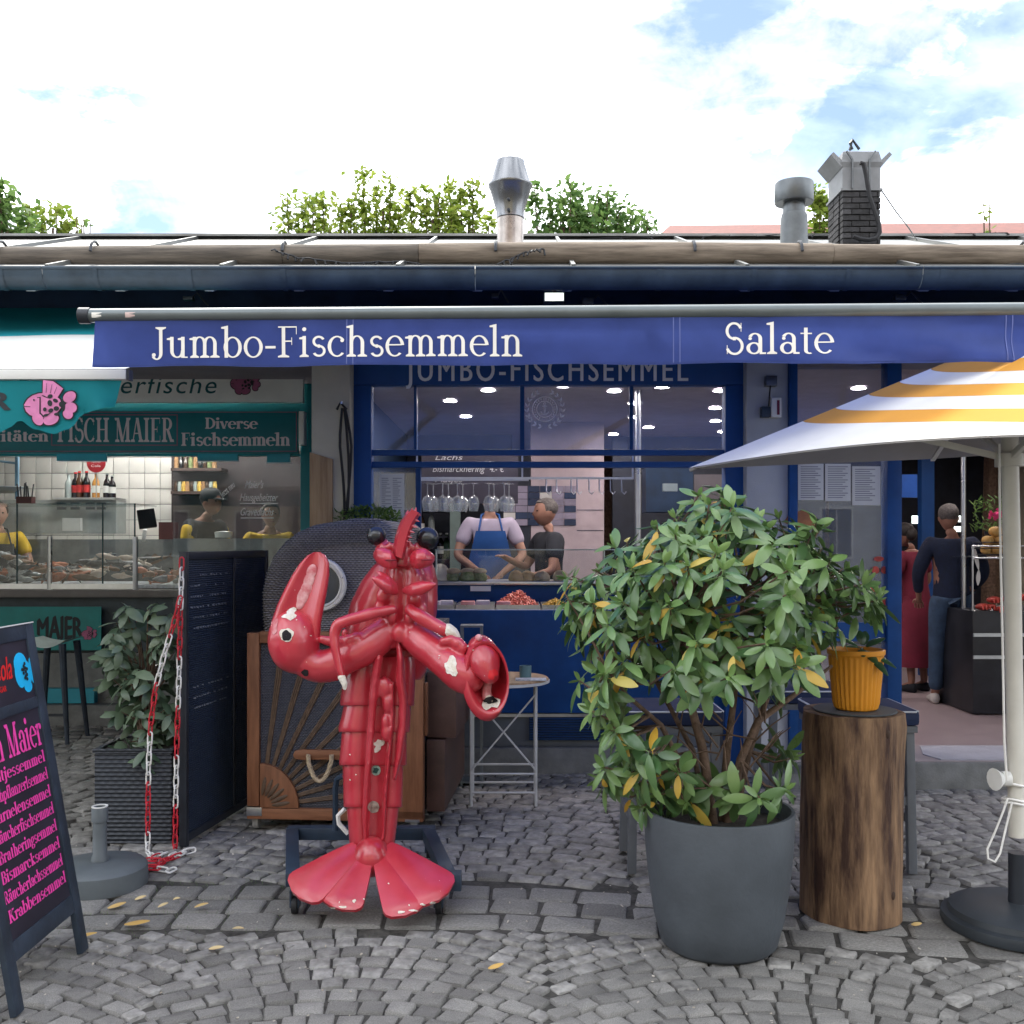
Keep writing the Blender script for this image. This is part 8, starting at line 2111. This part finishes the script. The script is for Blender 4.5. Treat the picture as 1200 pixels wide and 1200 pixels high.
    for s_, lg in ((-1, legs[0]), (1, legs[1])):
        b = MB(); b.loft([[(s_*.1+lg[0]+w*math.cos(a), y+lg[1], max(.002, zc+h*math.sin(a))) for a in [2*math.pi*q/12 for q in range(12)]] for y, w, h, zc in ((.075, .02, .03, .04), (.06, .036, .045, .045), (.0, .042, .055, .05), (-.08, .046, .034, .036), (-.15, .042, .026, .028), (-.19, .018, .014, .02))])
        mk(b.v, b.f, "shoe", shoe_m)
    # hair
    b = MB(); c = J['skull']+Vector((0, 0, .022)); n0 = 18
    b.ball(tuple(c+Vector((0, .010, .004))), (.086, .104, .088), n0, 12)
    keep = MB(); keep.f = b.f; keep.v = [q + Vector((.004*math.sin(q.x*90), .004*math.sin(q.y*80), 0)) for q in b.v]
    for q in keep.v:
        if q.y < c.y-.03 and q.z < c.z+.035: q.y = max(q.y, c.y-.03)
        if q.z < c.z-.075: q.z = c.z-.075
    mk(keep.v, keep.f, "hair", hair_m)
    if hair == 'bun':
        b = MB(); b.ball(tuple(c+Vector((0, .10, -.03))), (.06, .055, .07), 14, 9); mk(b.v, b.f, "hair_bun", hair_m)
    if hair == 'cap':
        b = MB(); b.lathe([(.098, .0), (.10, .02), (.09, .075), (.05, .105), (0, .11)], tuple(c+Vector((0, .01, -.005))), 20); b.petal(tuple(c+Vector((0, -.06, .005))), tuple(c+Vector((0, -.17, -.01))), .075, (0, 0, 1), th=.006, bulge=.01); mk(b.v, b.f, "cap", m_black)
    # face: eyes and mouth
    for s_ in (-1, 1):
        b = MB(); b.ball(tuple(J['skull']+Vector((s_*.03, -.084, .0))), (.013, .008, .007), 8, 6); mk(b.v, b.f, "eye", m_eye)
    b = MB(); b.ball(tuple(J['skull']+Vector((0, -.092, -.072))), (.022, .006, .005), 8, 6); mk(b.v, b.f, "mouth", M("lips", (.3, .1, .09), rough=.5))
    if extra and 'apron' in extra:
        b = MB(); b.sheet(lambda u, v: tuple(ln(((u-.5)*(.25+.16*min(1, v*2.2)), -.145-.012*math.cos((u-.5)*5)-(.02 if v > .4 else 0), 1.33-.72*v))), 10, 12); mk(b.v, b.f, "apron", extra['apron'])
        for s_ in (-1, 1):
            b = MB(); b.tube([ln((s_*.10, -.14, 1.33)), ln((s_*.075, -.06, 1.47)), ln((s_*.03, .06, 1.49))], .009, 5); mk(b.v, b.f, "apron_strap", extra['apron'])
    return t
m_navyk = M("navy_knit", (.008, .014, .036), rough=.9, var=.2, scale=30, bump=.3, bscale=150)
m_jeans = M("blue_denim", (.035, .065, .115), rough=.85, var=.25, scale=12, bump=.2, bscale=150)
m_sneak = M("pale_sneaker", (.50, .47, .44), rough=.6, var=.08)
m_redd = M("dark_red_cloth", (.15, .012, .03), rough=.8, var=.15)
m_lilac = M("lilac_shirt", (.42, .37, .47), rough=.8, var=.08)
m_apr = M("blue_apron", (.012, .075, .27), rough=.75, var=.12)
m_yell = M("yellow_shirt", (.62, .40, .03), rough=.8, var=.1)
m_blk = M("black_cloth", (.014, .016, .022), rough=.85, var=.2)
YM = 8.75
person("man in dark navy sweater, jeans and pale sneakers seen from behind in the doorway", (PX(1115, YM), YM, .162), R(168), 1.70, "sweater", m_navyk, m_jeans, m_sneak, m_hairg, m_skin2, (((-.27, -.03, 1.13), (-.20, -.2, .98)), ((.27, -.03, 1.13), (.24, -.16, .93))), sleeves='long', head=(.02, -.02), legs=((-.0, 0.04), (.03, -.05)))
YW_ = 9.5
person("woman in long dark red dress with pinned dark hair behind the man in the doorway", (PX(1074, YW_), YW_, .162), R(-150), 1.56, "bodice", m_redd, m_redd, m_blk, m_hair, m_skin2, (((-.25, -.03, 1.12), (-.16, -.22, 1.0)), ((.25, -.03, 1.12), (.16, -.22, 1.0))), hair='bun', dress=True, head=(.02, -.05), lean=R(8))
person("seller in lilac shirt and blue apron standing behind the hanging glasses", (PX(574, 9.0), 9.0, .30), R(4), 1.74, "shirt", m_lilac, m_blk, m_blk, m_hairg, m_skin, (((-.29, -.06, 1.12), (-.10, -.27, .98)), ((.29, -.06, 1.12), (.09, -.28, .97))), extra={'apron': m_apr}, head=(0, -.02))
person("seller in a black polo shirt turned to the left before the tiled column", (PX(643, 8.5), 8.5, .22), R(-72), 1.68, "polo_shirt", m_blk, m_blk, m_blk, m_hairg, m_skin2, (((-.25, -.12, 1.14), (-.12, -.33, 1.22)), ((.26, -.06, 1.12), (.15, -.3, 1.05))), head=(0, -.03))
person("worker with black cap and yellow sleeves bending over in the fish stall", (PX(226, 9.9), 9.9, .28), R(62), 1.80, "waistcoat", m_blk, m_blk, m_blk, m_hair, m_skin2, (((-.26, -.1, 1.15), (-.14, -.34, 1.05)), ((.26, -.1, 1.15), (.14, -.34, 1.05))), lean=R(20), hair='cap', extra={'sleeve': m_yell})
person("worker in yellow shirt bending beside the teal post of the fish stall", (PX(314, 9.5), 9.5, .26), R(20), 1.66, "shirt", m_yell, m_blk, m_blk, m_hairg, m_skin, (((-.27, -.1, 1.15), (-.14, -.32, 1.0)), ((.27, -.1, 1.15), (.14, -.32, 1.0))), lean=R(16), head=(0, -.04))
person("worker in yellow shirt and black apron at the left edge of the fish stall", (PX(-2, 9.75), 9.75, .2), R(30), 1.72, "shirt", m_yell, m_blk, m_blk, m_hair, m_skin, (((-.27, -.08, 1.14), (-.12, -.32, 1.05)), ((.27, -.08, 1.14), (.12, -.32, 1.05))), extra={'apron': m_blk})
rc = MB(); rc.petal(P(1141, 640, 8.6), P(1147, 668, 8.55), .018, (0, -1, .2), th=.001, n=6, m=1); rc.petal(P(1147, 668, 8.55), P(1146, 686, 8.53), .018, (0, -1, .2), th=.001, n=6, m=1)
rc.build("receipt", m_paper, None, label="long white paper slip held by the man in the doorway", cat="paper", fix=False)
# ================================================================ houses across the square, seen only in the glass
r8 = random.Random(4)
m_pane = M("far_pane", (.03, .04, .05), rough=.15, spec=.6)
def house(x0, x1, y, h, mt, lab, floors):
    t = thing("town_house", lab, "building", ((x0+x1)/2, y, 0))
    BX(x0, x1, y-10, y, 0, h).build("wall", mt, t, smooth=0)
    MB().add([(x0, y+.3, h), (x1, y+.3, h), (x1, y-5, h+4.5), (x0, y-5, h+4.5), (x0, y-10.3, h), (x1, y-10.3, h)], [(0, 1, 2, 3), (3, 2, 5, 4), (0, 3, 4), (1, 5, 3), (0, 4, 5, 1)]).build("roof", m_rtile, t, smooth=0)
    n = int((x1-x0)/2.6)
    for f in range(floors):
        z0 = 1.0+f*3.2
        for i in range(n):
            xc = x0+(x1-x0)*(i+.5)/n
            w = BX(xc-.55, xc+.55, y+.001, y+.04, z0, z0+1.7).build("window", m_white, t, smooth=0)
            BX(xc-.48, xc-.02, y+.041, y+.046, z0+.07, z0+1.63).build("pane", m_pane, w, smooth=0)
            BX(xc+.02, xc+.48, y+.041, y+.046, z0+.07, z0+1.63).build("pane", m_pane, w, smooth=0)
house(-30, -8.2, -20, 11, m_beige, "cream town house across the square, reflected in the stall glass at the left", 3)
house(-8, 9, -21, 11.5, M("pale_yellow_render", (.55, .48, .33), rough=.85), "pale yellow town house straight across the square behind the viewer", 3)
house(9.2, 32, -20, 11, m_grey_wall, "grey town house across the square, reflected in the doorway glass", 3)
